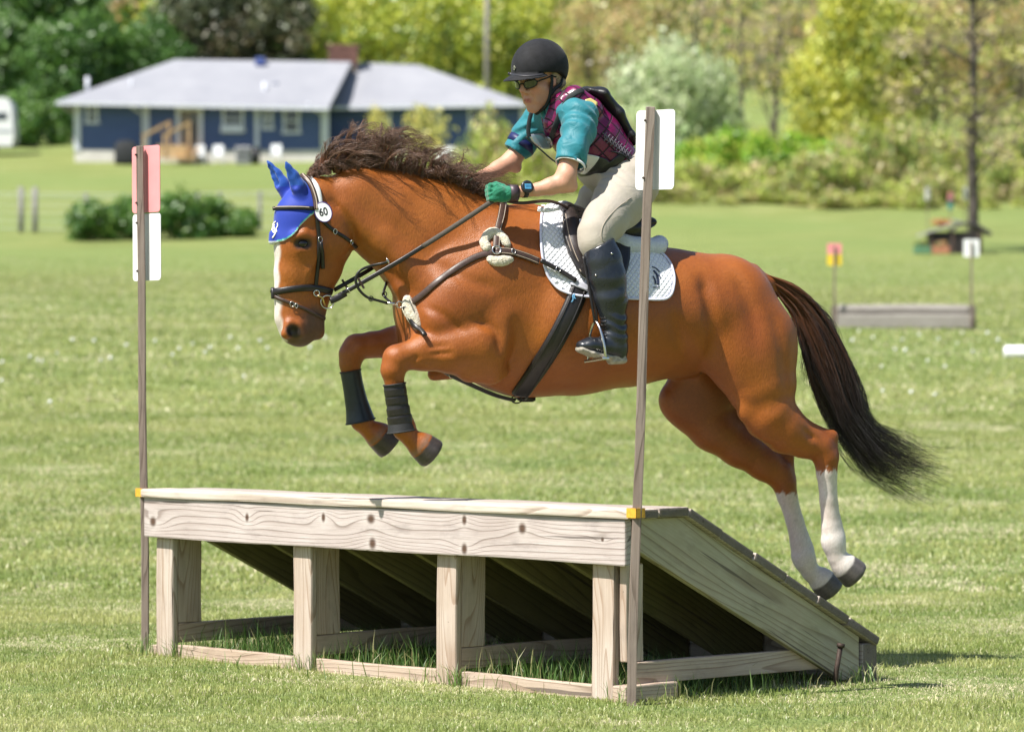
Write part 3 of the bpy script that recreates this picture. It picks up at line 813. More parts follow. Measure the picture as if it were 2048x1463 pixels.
# surface wrinkles and muscle lines, lightly
X, Y, Z = np.meshgrid(*HF.ax, indexing='ij', sparse=True)
def groove(pts, r, depth, k=0.02):
    P = spline([loc(*p) for p in pts], len(pts) * 4)
    for a, b in zip(P[:-1], P[1:]):
        m = 3 * r
        sl, g = HF.region(np.minimum(a, b) - m, np.maximum(a, b) + m)
        x, y, z = g
        d = b - a; t = np.clip(((x - a[0]) * d[0] + (y - a[1]) * d[1] + (z - a[2]) * d[2]) / (d @ d), 0, 1)
        q = ((x - a[0] - t * d[0]) ** 2 + (y - a[1] - t * d[1]) ** 2 * 0.25 + (z - a[2] - t * d[2]) ** 2) / r ** 2
        HF.D[sl] += (1.7 * depth * np.exp(-q) / 4).astype(np.float32)
groove([(1030, 640, -.24), (1035, 690, -.24), (1015, 745, -.22)], .030, .020)
groove([(955, 645, -.24), (990, 660, -.24), (998, 700, -.24)], .022, .014)
groove([(1400, 560, -.22), (1425, 640, -.26), (1440, 720, -.25), (1450, 775, -.22)], .035, .022)
groove([(1545, 640, -.24), (1560, 720, -.22), (1560, 790, -.2)], .030, .012)
groove([(770, 520, -.12), (820, 600, -.17), (850, 660, -.18)], .022, .014)
groove([(860, 520, -.16), (930, 560, -.2), (985, 575, -.22)], .03, .012)
groove([(905, 705, -.24), (860, 708, -.2), (822, 712, -.18)], .010, .012)
groove([(900, 690, -.24), (850, 696, -.2)], .009, .010)
groove([(1585, 850, -.2), (1630, 880, -.2)], .014, .016)
groove([(668, 405, -.07), (705, 450, -.09), (716, 480, -.08)], .014, .016)
groove([(1100, 560, -.28), (1085, 640, -.30), (1060, 720, -.28)], .040, .008)
groove([(760, 470, -.13), (775, 505, -.13), (785, 540, -.13)], .008, .010)
groove([(800, 500, -.15), (815, 545, -.15), (826, 590, -.16)], .009, .010)
groove([(785, 455, -.13), (800, 500, -.14)], .007, .008)
groove([(840, 610, -.2), (880, 625, -.22), (920, 660, -.23)], .016, .012)
groove([(1470, 560, -.2), (1500, 620, -.24), (1510, 700, -.24)], .04, .012)
groove([(1350, 640, -.29), (1375, 700, -.27), (1400, 735, -.22)], .035, .014)
groove([(835, 715, -.2), (815, 722, -.18), (802, 735, -.17)], .008, .010)

hv, hfaces = HF.mesh(2)
# colour that belongs to the coat
def seg_d(P, A, B):
    d = B - A; t = np.clip(((P - A) @ d) / (d @ d), 0, 1)
    return np.linalg.norm(P - A - t[:, None] * d, axis=1), t
def sstep(a, b, x):
    t = np.clip((x - a) / (b - a), 0, 1); return t * t * (3 - 2 * t)
nz1 = (np.sin(hv[:, 0] * 9.1 + 2.0 * np.sin(hv[:, 2] * 7.3)) + np.sin(hv[:, 2] * 11.7 + 1.7 * np.sin(hv[:, 0] * 6.1 + hv[:, 1] * 9))) * 0.25 + 0.5
jit = np.random.default_rng(3).normal(0, 1, len(hv))
col = np.empty((len(hv), 3))
c_mid = np.array((0.345, 0.100, 0.0115)); c_dk = np.array((0.190, 0.045, 0.0085)); c_lt = np.array((0.44, 0.148, 0.018))
nz2 = np.clip(.5 + .5 * np.sin(hv[:, 0] * 4.3 + 1.2 + 1.4 * np.sin(hv[:, 2] * 5.1 + 2.0)) * np.cos(hv[:, 2] * 4.7 - .6), 0, 1)
col[:] = c_mid * (1 - nz1[:, None] * .42) + c_dk * nz1[:, None] * .42
col = col * (1 - .45 * nz2[:, None]) + c_lt * .45 * nz2[:, None]
def paint(mask, c):
    global col
    m = np.clip(mask, 0, 1)[:, None]; col = col * (1 - m) + np.array(c) * m
pz = lambda y, x=1000: loc(x, y)[2]
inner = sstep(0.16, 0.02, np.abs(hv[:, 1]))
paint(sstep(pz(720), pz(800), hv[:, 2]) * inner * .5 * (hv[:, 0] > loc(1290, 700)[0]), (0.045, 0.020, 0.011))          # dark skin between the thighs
# knees and hocks are darker
for A, B, rr in ((loc(800, 700, -.15), loc(786, 755, -.15), .06), (loc(715, 690, .15), loc(700, 735, .15), .06), (loc(1650, 870, -.16), loc(1655, 930, -.16), .07), (loc(1565, 915, .155), loc(1570, 970, .155), .07)):
    d, t = seg_d(hv, A, B); paint(sstep(rr, rr * .4, d) * .45, c_dk * .8)
# muzzle
d, t = seg_d(hv, loc(600, 676, 0), loc(622, 640, 0)); paint(sstep(.105, .06, d + .01 * nz1) * .85, (0.085, 0.058, 0.045))
for sd in (-1, 1):
    d, t = seg_d(hv, loc(583, 660, sd * .06), loc(590, 663, sd * .06)); paint(sstep(.034, .02, d), (0.030, 0.020, 0.018))
    d, t = seg_d(hv, loc(598, 487, sd * .09), loc(613, 487, sd * .09)); paint(sstep(.032, .014, d), (0.030, 0.014, 0.009))
# blaze
fx = np.array([loc(550, y)[0] for y in (430, 490, 540, 590, 640, 690)]); fz = np.array([loc(550, y)[2] for y in (430, 490, 540, 590, 640, 690)])
wid = np.interp(-hv[:, 2], -fz, [.040, .036, .026, .024, .034, .014])
front = hv[:, 0] < np.interp(-hv[:, 2], -fz, fx) + .055
headm = (hv[:, 0] < loc(640, 500)[0])
paint(sstep(.008, -.006, np.abs(hv[:, 1] + .004) - wid * (1 + .25 * np.sin(hv[:, 2] * 60) * nz1)) * front * headm * (hv[:, 2] > pz(684)), (0.74, 0.70, 0.66))
# white hind socks
nearh = (hv[:, 1] < 0) & (hv[:, 0] > loc(1600, 900)[0])
zt = loc(1650, 940, -.16)[2] + .006 * np.sin(hv[:, 0] * 160) + .004 * np.sin(hv[:, 1] * 240 + hv[:, 0] * 390) + .004 * jit
paint(sstep(.006, -.010, hv[:, 2] - zt) * nearh, (0.70, 0.665, 0.62))
farh = (hv[:, 1] > 0.03) & (hv[:, 0] > loc(1480, 900)[0])
zt = loc(1575, 985, .155)[2] + .006 * np.sin(hv[:, 0] * 130) + .004 * np.sin(hv[:, 1] * 220 + hv[:, 0] * 370) + .004 * jit
paint(sstep(.006, -.010, hv[:, 2] - zt) * farh, (0.68, 0.64, 0.595))
# mud on the white legs
for p, r in (((1612, 1105, .17), .022), ((1590, 1040, .13), .016), ((1668, 1140, -.19), .02), ((1600, 1020, .17), .014), ((1655, 1135, .17), .02)):
    d = np.linalg.norm(hv - loc(*p), axis=1); paint(sstep(r, r * .3, d) * .55, (0.16, 0.12, 0.085))
# hooves
for i, (A, B, ra, rb) in enumerate(hoofs):
    ax = (B - A) / np.linalg.norm(B - A); t = (hv - A) @ ax; rad = np.linalg.norm(hv - A - t[:, None] * ax, axis=1)
    L = np.linalg.norm(B - A)
    hc = np.array((0.060, 0.050, 0.046)) if i < 2 else np.array((0.115, 0.105, 0.100))
    mk_ = sstep(.004, .010, t - .002) * (rad < .1) * (t < L + .05)
    rings = .92 + .08 * np.sin(t * 420 + rad * 40) + .18 * np.sin(hv[:, 0] * 90 + hv[:, 2] * 130) * np.sin(hv[:, 1] * 110)
    m_ = mk_[:, None]; col = col * (1 - m_) + (hc[None] * rings[:, None]) * m_
    if i < 2:
        b = sstep(-.03, -.004, t) * (t < .004) * (rad < .075); paint(b * .6, (0.20, 0.150, 0.115))
col *= (1 + .05 * jit)[:, None]

t = NT('chestnut_coat')
a_ = t.attr('Col')
v = t.coord('Object', (1, 1, 1))
f1 = t.noise(v, 5.0, 3, .5)
tc2 = t.coord('Object', (300, 300, 55))
f2 = t.noise(tc2, 1.0, 3, .6)
c1 = t.mix(t.ramp(f1, [(.35, 0.0), (.7, .6)]), a_, t.mix(1.0, a_, (0.80, 0.66, 0.55), 'MULTIPLY'))
c2 = t.mix(t.ramp(f2, [(.3, .55), (.75, 0.0)]), c1, t.mix(1.0, c1, (0.66, 0.60, 0.55), 'MULTIPLY'))
t.set(col=c2, rough=t.ramp(f2, [(.3, .36), (.7, .52)]), spec=.46, sheen=.03, sheen_rough=.4)
hb = t.math('ADD', t.math('MULTIPLY', f2, 1.0), t.math('MULTIPLY', t.noise(v, 26, 3), .55))
t.bump(hb, .42, .005)
M_coat = t.m

horse = empty('horse'); hposed(horse)
tag(horse, 'chestnut horse with white blaze and white hind socks leaping over the wooden ramp', 'horse')
mk('body', hv, hfaces, M_coat, horse, True, col)

# eyes
M_eye = NT('horse_eye').set(col=(0.006, 0.004, 0.003), rough=.16, coat=.25).m
for sd in (-1, 1):
    bm = bmesh.new(); bmesh.ops.create_uvsphere(bm, u_segments=20, v_segments=12, radius=1.0)
    c = loc(606, 487, sd * .082)
    for vv in bm.verts: vv.co = Vector((vv.co.x * .023 + c[0], vv.co.y * .017 + c[1], vv.co.z * .0175 + c[2]))
    me = bpy.data.meshes.new('eye'); bm.to_mesh(me); bm.free()
    me.polygons.foreach_set('use_smooth', np.ones(len(me.polygons), bool))
    link('eye', me, M_eye, horse)

# ---------------------------------------------------------------- hair: bundles of tapered strands
def strands(name, guides, nper, spread, r0, mat, parent, colfn, seed, wave=0.0, wfreq=30.0, pts=16, frizz=0.0, tmin=.66):
    """guides: list of (P (k,3), weight); each becomes nper strands"""
    g = np.random.default_rng(seed); VV = []; FF = []; CC = []; off = 0
    for P, wgt in guides if False else []: pass
    for P, wgt in guides:
        gph = g.uniform(0, 6.28, 3); gfr = wfreq * g.uniform(.7, 1.3); gw = wave * g.uniform(.5, 1.6)
        for _ in range(int(nper * wgt)):
            S = spline(P, pts)
            u = np.linspace(0, 1, pts)
            o = g.normal(0, 1, 3) * spread
            o2 = g.normal(0, 1, 3) * spread * 1.6
            S = S + o[None] * (0.35 + .65 * u[:, None]) + o2[None] * (u[:, None] ** 2)
            end = g.uniform(tmin, 1.0)
            S = S[0] * 0 + np.stack([np.interp(u * end, u, S[:, i]) for i in range(3)], 1)
            if wave:
                ph = gph + g.normal(0, .25, 3); fr = gfr * g.uniform(.94, 1.06)
                S += gw * u[:, None] * np.stack([np.sin(fr * u + ph[0]), .6 * np.sin(fr * u + ph[1]), np.sin(fr * u + ph[2])], 1)
            if frizz:
                S += np.cumsum(g.normal(0, frizz, (pts, 3)), axis=0) * u[:, None]
            r = r0 * g.uniform(.6, 1.2) * (1 - u * .75)
            T = np.gradient(S, axis=0); T /= np.linalg.norm(T, axis=1, keepdims=True) + 1e-9
            A = np.cross(T, g.normal(0, 1, 3)); A /= np.linalg.norm(A, axis=1, keepdims=True) + 1e-9
            B = np.cross(T, A)
            ring = np.stack([S + r[:, None] * (math.cos(q) * A + math.sin(q) * B) for q in (0, 2.094, 4.189)], 1)
            VV.append(ring.reshape(-1, 3))
            i = np.arange(pts - 1)[:, None] * 3
            for k in range(3):
                FF.append(np.concatenate([i + k, i + (k + 1) % 3, i + 3 + (k + 1) % 3, i + 3 + k], 1) + off)
            off += pts * 3
            CC.append(np.repeat(colfn(u, g, S), 3, axis=0))
    t_ = np.concatenate(VV); return mk(name, t_, np.concatenate(FF).astype(np.int32), mat, parent, True, np.concatenate(CC))

t = NT('horse_hair'); a_ = t.attr('Col')
t.set(col=a_, rough=.38, spec=.45, sheen=.05)
M_hair = t.m

g = np.random.default_rng(11)
# tail
tail_g = []
top = [(1530, 549), (1600, 580), (1650, 632), (1690, 705), (1716, 780), (1742, 846), (1808, 888), (1900, 912)]
bot = [(1546, 575), (1590, 640), (1606, 710), (1622, 775), (1655, 842), (1690, 897), (1738, 962), (1850, 1010)]
for i in range(92):
    s_ = g.uniform(-.04, 1.04); lat = g.normal(0, .03)
    P = []
    for j, (a, b) in enumerate(zip(top, bot)):
        q = s_
        sp = j / 7.0
        x = a[0] * (1 - q) + b[0] * q; y = a[1] * (1 - q) + b[1] * q
        if j == 7: x += g.normal(0, 24) - 6; y += g.normal(0, 14)
        if j == 6: y += g.normal(0, 9)
        P.append(loc(x + g.normal(0, 4) * sp, y + g.normal(0, 4) * sp, lat * (0.35 + sp * 1.2)))
    if g.uniform() < .25: P = P[:int(g.integers(4, 7))]
    tail_g.append((np.array(P), g.uniform(.7, 1.3)))
def tailcol(u, g, S):
    root = np.array((0.165, 0.055, 0.018)); mid = np.array((0.050, 0.020, 0.012)); tip = np.array((0.016, 0.010, 0.009))
    k = g.uniform(.75, 1.3); b = g.uniform(0, 1) < .25
    f = sstep(.05, .40 if not b else .9, u)[:, None]
    c = root * (1 - f) + mid * f; f2 = sstep(.35, .75, u)[:, None]
    c = c * (1 - f2) + tip * (f2 if not b else f2) + 0 * mid
    return c * k
strands('tail', tail_g, 30, .0065, .00115, M_hair, horse, tailcol, 5, wave=.014, wfreq=11, pts=22, frizz=.0010, tmin=.80)
# mane, blown up and back
mane_g = []
roots = [(612, 356), (650, 341), (700, 337), (760, 342), (820, 347), (880, 360), (930, 376), (975, 398)]
rx = [r[0] for r in roots]; ry = [r[1] for r in roots]
for i in range(210):
    x = g.uniform(612, 975); y = np.interp(x, rx, ry) + 6
    hgt = np.interp(x, [612, 650, 700, 760, 830, 900, 950, 975], [18, 66, 92, 94, 68, 42, 34, 20]) * g.uniform(.45, 1.15)
    lean = np.interp(x, [612, 700, 800, 900, 975], [42, 36, 26, 30, 32]) * g.uniform(.0, 2.0)
    lat = g.normal(0, .010); ll = g.normal(0, .05)
    kind = g.uniform()
    if kind < .75:
        P = [(x, y, lat), (x - 4, y - hgt * .35, lat + ll * .2), (x + lean * .15, y - hgt * .75, lat + ll * .6), (x + lean * .8, y - hgt * .98, lat + ll), (x + lean * 1.45, y - hgt * .85, lat + ll * 1.3), (x + lean * 1.9, y - hgt * .62 , lat + ll * 1.4)]
    else:
        P = [(x, y, lat), (x - 2, y - hgt * .3, lat - .01), (x + lean * .3, y - hgt * .5, lat - .03), (x + lean * .8, y - hgt * .42, lat - .045), (x + lean * 1.3, y - hgt * .2, lat - .05)]
    mane_g.append((np.array([loc(*p) for p in P]), g.uniform(.7, 1.3)))
for i in range(330):
    x = g.uniform(616, 978); y = np.interp(x, rx, ry) + 7; h_ = np.interp(x, [612, 640, 960, 978], [10, 26, 24, 12]) * g.uniform(.6, 1.3); lt_ = g.normal(0, .016)
    mane_g.append((np.array([loc(x, y, lt_), loc(x + 1, y - h_ * .5, lt_ * 1.1), loc(x + g.normal(5, 4), y - h_, lt_ * 1.2 + g.normal(0, .008))]), .55))
for i in range(26):
    x = g.uniform(640, 900); y = np.interp(x, rx, ry) + 4; h_ = g.uniform(60, 108) * np.interp(x, [640, 720, 900], [.8, 1.0, .62]); le = g.uniform(10, 70); l_ = g.normal(0, .04)
    mane_g.append((np.array([loc(x, y, 0), loc(x + g.normal(0, 5), y - h_ * .5, l_ * .4), loc(x + le * .4, y - h_ * .9, l_), loc(x + le, y - h_ * g.uniform(.8, 1.1), l_ * 1.3)]), .16))
for P in ([(905, 345, 0), (925, 318, .0), (932, 300, -.01), (942, 302, -.01), (946, 312, 0)], [(880, 350, 0), (868, 322, .01), (874, 305, .01), (884, 302, 0)], [(935, 362, 0), (955, 335, 0), (975, 330, 0), (990, 334, -.01)], [(915, 352, 0), (940, 330, 0), (950, 334, 0), (968, 338, 0)]):
    mane_g.append((np.array([loc(*p) for p in P]), .35))
def manecol(u, g, S):
    root = np.array((0.280, 0.092, 0.030)); tip = np.array((0.095, 0.046, 0.028)); tip2 = np.array((0.230, 0.130, 0.085))
    f = sstep(.12, .50, u)[:, None]; q = g.uniform(0, 1) ** 2
    return (root * (1 - f) + (tip * (1 - q) + tip2 * q) * f) * g.uniform(.7, 1.3)
strands('mane', mane_g, 20, .0036, .00110, M_hair, horse, manecol, 6, wave=.012, wfreq=13, pts=16, frizz=.0010)
# ================================================================== TACK
M_leather = simple('black_leather', (.014, .011, .010), .38, 0, .3, 60, .15, .5)
M_brown = simple('brown_leather', (.055, .030, .022), .42, 0, .3, 60, .15)
M_stitch = simple('pale_stitching', (.42, .34, .27), .7)
M_steel = NT('polished_steel').set(col=(.62, .60, .57), metal=1.0, rough=.22).m
M_brass = NT('brass').set(col=(.62, .47, .20), metal=1.0, rough=.28).m
M_rubber = simple('rein_rubber', (.075, .062, .050), .75, 0, .3, 200, .4)
t = NT('fleece'); v = t.coord(); f = t.noise(v, 90, 4, .7)
t.set(col=t.ramp(f, [(.3, (.55, .47, .33)), (.7, (.78, .73, .62))]), rough=.95, sheen=.4, spec=.1); t.bump(f, .9, .012); M_fleece = t.m

def surf(pts, off=.004, n=None, field=HF, t0=13.2, t1=16.8, fallback=0.0):
    """points of the coat (or another field) seen at photo positions, lifted off it by off metres"""
    p = np.array(pts, float)
    if n: p = spline(p, n)
    O, D = rays(p)
    P, ok = field.march(O, D, t0, t1)
    fb = np.array([loc(a, b, fallback) for a, b in p])
    P = np.where(ok[:, None], P, fb)
    Nn = field.normal(P); Nn = np.where(ok[:, None], Nn, np.array((0, -1.0, 0)))
    return P + Nn * off, Nn

def ribbon_arrays(P, N, w, th, sm=True):
    P = np.asarray(P, float); N = np.asarray(N, float); m = len(P)
    if sm and m > 4:
        k = np.array([1, 2, 3, 2, 1.]) / 9
        Np = np.vstack([N[:1], N[:1], N, N[-1:], N[-1:]]); N = sum(Np[i:i + m] * k[i] for i in range(5))
        Pp = np.vstack([2 * P[0] - P[2], 2 * P[0] - P[1], P, 2 * P[-1] - P[-2], 2 * P[-1] - P[-3]]); P = sum(Pp[i:i + m] * k[i] for i in range(5))
    w = np.broadcast_to(np.asarray(w, float), (m,))
    T = np.gradient(P, axis=0); T /= np.linalg.norm(T, axis=1, keepdims=True) + 1e-12
    N = N - T * np.sum(N * T, 1, keepdims=True); N /= np.linalg.norm(N, axis=1, keepdims=True) + 1e-12
    B = np.cross(T, N)
    prof = [(-.5, -.4), (-.5, .55), (-.34, 1.0), (.34, 1.0), (.5, .55), (.5, -.4)]; q = len(prof)
    V = np.stack([P + B * (a * w)[:, None] + N * (b * th) for a, b in prof], 1).reshape(-1, 3)
    F = [(i * q + k, (i + 1) * q + k, (i + 1) * q + (k + 1) % q, i * q + (k + 1) % q) for i in range(m - 1) for k in range(q)]
    F += [tuple(range(q)), tuple(range((m - 1) * q, m * q))[::-1]]
    return V, F
def strap(name, pts, w_px, th, mat, parent, n=26, off=.003, field=HF, fallback=0.0):
    P, N = surf(pts, off, n, field, fallback=fallback)
    w = np.asarray(w_px, float) * .00213
    V, F = ribbon_arrays(P, N, w, th)
    return mk(name, V, F, mat, parent, True)
def free_strap(name, pts3, w, th, mat, parent, N=(0, -1, 0), n=24):
    P = spline(pts3, n); V, F = ribbon_arrays(P, np.repeat(np.array([N], float), n, 0), w, th)
    return mk(name, V, F, mat, parent, True)
def ring3(c, r, tube, N=(0, -1, 0), n=20, sx=1.0, sz=1.0):
    N = Vector(N).normalized(); a = N.orthogonal().normalized(); b_ = N.cross(a)
    up = Vector((0, 0, 1)); b_ = (up - N * up.dot(N)).normalized(); a = b_.cross(N)
    P = [Vector(c) + a * (r * sx * math.cos(k / n * 6.28318)) + b_ * (r * sz * math.sin(k / n * 6.28318)) for k in range(n + 1)]
    return tube_arrays(np.array([tuple(p) for p in P]), tube, 8, False)
def obj_ring(name, c, r, tube, mat, parent, **k):
    V, F = ring3(c, r, tube, **k); return mk(name, np.array(V), F, mat, parent, True)
def patch(name, outline, mat, parent, off, thick, nr=14, na=72, field=HF, cen=None, mirror=False, col=None, puff=0.0):
    """a sheet following the coat inside a photo outline"""
    o = np.array(outline, float); o = np.vstack([o, o[:1]])
    # closed spline
    q = np.vstack([o[-2:-1], o, o[1:2]]); tt = np.linspace(0, len(o) - 1 - 1e-9, na, endpoint=False); i = tt.astype(int); f = (tt - i)[:, None]
    p0, p1, p2, p3 = q[i], q[i + 1], q[i + 2], q[np.minimum(i + 3, len(q) - 1)]
    bd = .5 * (2 * p1 + (-p0 + p2) * f + (2 * p0 - 5 * p1 + 4 * p2 - p3) * f ** 2 + (-p0 + 3 * p1 - 3 * p2 + p3) * f ** 3)
    bd = bd * .35 + (p1 + (p2 - p1) * f) * .65
    c = np.array(cen) if cen else o[:-1].mean(0)
    rr = np.linspace(0, 1, nr + 1)[1:]
    px = np.concatenate([c[None]] + [c + (bd - c) * r for r in rr])
    P, N = surf(px, 0.0, None, field)
    # even out the normals so that the sheet bridges small hollows
    lift = off + puff * np.concatenate([[1.0]] + [np.full(na, 1 - r ** 4) for r in rr])
    V = P + N * lift[:, None]
    if mirror: V = V * np.array((1, -1, 1))
    F = [(0, 1 + k, 1 + (k + 1) % na) for k in range(na)]
    for j in range(nr - 1):
        a = 1 + j * na; b_ = a + na
        F += [(a + k, b_ + k, b_ + (k + 1) % na, a + (k + 1) % na) for k in range(na)]
    if mirror: F = [f_[::-1] for f_ in F]
    ob = mk(name, V, F, mat, parent, True, col)
    md = ob.modifiers.new('thick', 'SOLIDIFY'); md.thickness = thick; md.offset = -1
    return ob, bd
def loft(name, rings, mat, parent, n=20, cap=True):
    """rings: (centre, axis, radius in the horse plane, lateral radius)"""
    V = []
    for c, ax, r, w in rings:
        ax = np.array(ax, float); ax /= np.linalg.norm(ax); lat = np.array((0, 1.0, 0)); u = np.cross(lat, ax); u /= np.linalg.norm(u)
        for k in range(n):
            a = 6.28318 * k / n; V.append(np.array(c) + u * (r * math.cos(a)) + lat * (w * math.sin(a)))
    m = len(rings)
    F = [(i * n + k, i * n + (k + 1) % n, (i + 1) * n + (k + 1) % n, (i + 1) * n + k) for i in range(m - 1) for k in range(n)]
    return mk(name, np.array(V), F, mat, parent, True)
def text_mesh(name, body, size, mat, parent, M, ext=.0006):
    cu = bpy.data.curves.new('txt', 'FONT'); cu.body = body; cu.size = size; cu.align_x = 'CENTER'; cu.align_y = 'CENTER'; cu.extrude = ext; cu.offset = size * .02
    ob = bpy.data.objects.new('txt', cu); COL.objects.link(ob)
    dg = bpy.context.evaluated_depsgraph_get(); me = bpy.data.meshes.new_from_object(ob.evaluated_get(dg)); me.name = name
    bpy.data.objects.remove(ob); bpy.data.curves.remove(cu)
    o = link(name, me, mat, parent); o.matrix_local = M; return o
def facing(c, N, up=(0, 0, 1)):
    """matrix whose z axis is N (towards the viewer) and y axis is up"""
    N = Vector(N).normalized(); u = Vector(up); u = (u - N * u.dot(N)).normalized(); x = u.cross(N)
    M = Matrix((x, u, N)).transposed().to_4x4(); M.translation = Vector(c); return M

# ---------------------------------------------------------------- ear bonnet
BF = Field((loc(520, 400)[0] - .12, -.22, loc(600, 500)[2] - .02), (loc(660, 400)[0] + .03, .22, loc(560, 305)[2] + .05), 0.0055)
gx, gy, gzz = np.meshgrid(*BF.ax, indexing='ij')
shape = gx.shape; pp = np.stack([gx.ravel(), gy.ravel(), gzz.ravel()], 1)
BF.D = (HF.sample(pp).reshape(shape) - .010).astype(np.float32)
bx = np.array([loc(x, 450)[0] for x in (520, 548, 562, 576, 590, 604, 622, 632, 650, 700)])
bz = np.array([loc(600, y)[2] for y in (487, 487, 483, 470, 452, 437, 424, 412, 395, 360)])
lower = np.interp(gx, bx, bz) - gzz                       # > 0 below the hem
hx = np.array([loc(600, 345)[0], loc(625, 375)[0], loc(634, 405)[0], loc(637, 425)[0]]); hz = np.array([loc(600, 345)[2], loc(620, 375)[2], loc(634, 405)[2], loc(637, 425)[2]])
back = gx - np.interp(gzz, hz[::-1], hx[::-1])
BF.D = np.maximum(BF.D, np.maximum(lower, back).astype(np.float32))
# hanging point on the forehead stands off a little
BF.chain([(loc(548, 470, 0), .022, .030), (loc(543, 482, 0), .012, .018)], .02)
def ear(base, tip, sd):
    b0 = loc(*base); t0 = loc(*tip)
    P = [b0 * (1 - k) + t0 * k for k in (0, .3, .6, .85, 1.0)]
    rr = [.030, .031, .024, .013, .005]; ww = [.026, .026, .018, .010, .005]
    off = [np.zeros(3), np.array((.004, 0, 0)), np.array((.004, 0, 0)), np.array((.0, 0, 0)), np.zeros(3)]
    BF.chain([(p + o, r, w) for p, o, r, w in zip(P, off, rr, ww)], .012)
    d = (t0 - b0) / np.linalg.norm(t0 - b0)
    fwd = np.array((-.55, -.75 * (1 if sd < 0 else .3), 0))       # the open side of the ear
    BF.chain([(P[1] + fwd * .030, .012, .011), (P[2] + fwd * .024, .010, .009), (P[3] + fwd * .014, .005, .005)], .012, 'cut')
ear((603, 392, -.055), (572, 324, -.07), -1)
ear((574, 388, .055), (535, 322, .075), 1)
bv, bfc = BF.mesh(1)
hemd = np.abs(np.interp(bv[:, 0], bx, bz) - bv[:, 2])
isface = bv[:, 2] < loc(600, 405)[2]
colb = np.empty((len(bv), 3)); colb[:] = (.008, .036, .35)
upper = sstep(loc(600, 420)[2], loc(600, 395)[2], bv[:, 2])
earm = bv[:, 2] > loc(600, 372)[2]
colb[earm] = (.006, .070, .36)
m = (hemd < .0055) & isface & (bv[:, 0] < loc(630, 400)[0]); colb[m] = (.62, .66, .68)
m = (hemd >= .0055) & (hemd < .0105) & isface & (bv[:, 0] < loc(630, 400)[0]); colb[m] = (.05, .42, .30)
t = NT('blue_knit'); a_ = t.attr(); f = t.noise(t.coord('Object', (1, 1, 1)), 420, 2, .5)
t.set(col=t.mix(t.ramp(f, [(.3, .35), (.7, 0.0)]), a_, t.mix(1.0, a_, (.55, .55, .6), 'MULTIPLY')), rough=.62, sheen=.25, spec=.35); t.bump(f, .35, .002); M_blue = t.m
bonnet = tag(mk('ear_bonnet', bv, bfc, M_blue, None, True, colb), 'royal blue ear bonnet with green and white edging on the chestnut horse', 'ear bonnet'); hposed(bonnet)
M_white = simple('white_thread', (.78, .78, .76), .8)
for i, pts in enumerate(([(550, 448), (548, 456), (552, 463), (549, 470), (545, 476)], [(555, 446), (556, 452), (552, 458), (554, 464)], [(546, 452), (545, 460), (549, 466)], [(552, 443), (547, 447), (546, 452)])):
    P, N = surf(pts, .0015, 14, BF, 13.2, 16.0); V, F = ribbon_arrays(P, N, .006, .0012)
    mk('emblem', V, F, M_white, bonnet, True)

# ---------------------------------------------------------------- bridle
bridle = empty('bridle'); hposed(bridle)
tag(bridle, 'dark leather bridle with noseband, bit and reins on the horse\'s head', 'bridle')
class Both:                                   # straps over bonnet or coat, whichever is outside
    def __init__(s, a, b_, grow=.0): s.a, s.b, s.g = a, b_, grow
    def sample(s, P):
        P = np.asarray(P, float); d = s.a.sample(P)
        inside = np.all((P > s.b.lo) & (P < s.b.lo + s.b.h * (np.array(s.b.n) - 1)), axis=1)
        return np.where(inside, np.minimum(d, s.b.sample(P)), d)
    h = .006
    normal = Field.normal; march = Field.march
HB = Both(HF, BF)
strap('padding', [(613, 353), (627, 366), (635, 384), (638, 404), (638, 416)], 13, .007, M_white, bridle, field=HB)
hd = strap('headpiece', [(605, 353), (617, 363), (626, 380), (631, 402), (632, 420)], 11, .010, M_brown, bridle, field=HB)
P, N = surf([(605, 353), (617, 363), (626, 380), (631, 402), (632, 420)], .013, 26, HB); V, F = ribbon_arrays(P, N, .005, .002); mk('stitching', V, F, M_stitch, hd)
bb = strap('browband', [(545, 417), (556, 416.5), (580, 416), (605, 416), (626, 417)], 7.5, .007, M_leather, bridle, field=HB)
P, N = surf([(545, 416), (556, 415.5), (580, 415), (605, 415), (618, 416)], .010, 26, HB); V, F = ribbon_arrays(P, N, .004, .002); mk('piping', V, F, M_stitch, bb)
ck = strap('cheekpiece', [(632, 425), (635, 450), (637, 475), (637, 505), (635, 535), (632, 560), (631, 582)], 7.5, .006, M_leather, bridle)
strap('strap_end', [(640, 486), (642, 505), (645, 537)], 7.5, .010, M_leather, bridle, 12, .006)
def buckle(px, py, w, h, parent, mat=M_steel, f=HF, off=.010):
    P, N = surf([(px, py)], off, None, f)
    return obj_ring('buckle', P[0], 1.0, .0016, mat, parent, N=tuple(N[0]), sx=w, sz=h, n=16)
buckle(638, 479, .010, .012, bridle)
strap('noseband', [(546, 585), (552, 583), (565, 581), (590, 577), (615, 575), (640, 577), (662, 583)], 13, .009, M_leather, bridle)
fl = strap('flash_strap', [(547, 588), (556, 596), (570, 601), (590, 609), (612, 619), (632, 629), (648, 637)], 7, .006, M_brown, bridle)
strap('flash_loop', [(548, 577), (549, 586), (549, 597)], 8, .010, M_leather, bridle, 10, .004)
buckle(584, 608, .009, .011, bridle); buckle(592, 611, .006, .010, bridle)
strap('throatlatch', [(636, 430), (650, 447), (668, 462), (688, 474), (706, 488), (713, 494)], 7, .006, M_leather, bridle)
buckle(669, 463, .008, .011, bridle); buckle(700, 484, .007, .010, bridle)
bc, bn = surf([(650, 603)], .012); bc = bc[0]
bit = obj_ring('bit', bc + np.array((0, -.006, 0)), .0275, .0030, M_steel, bridle, N=(-.2, -1, 0))
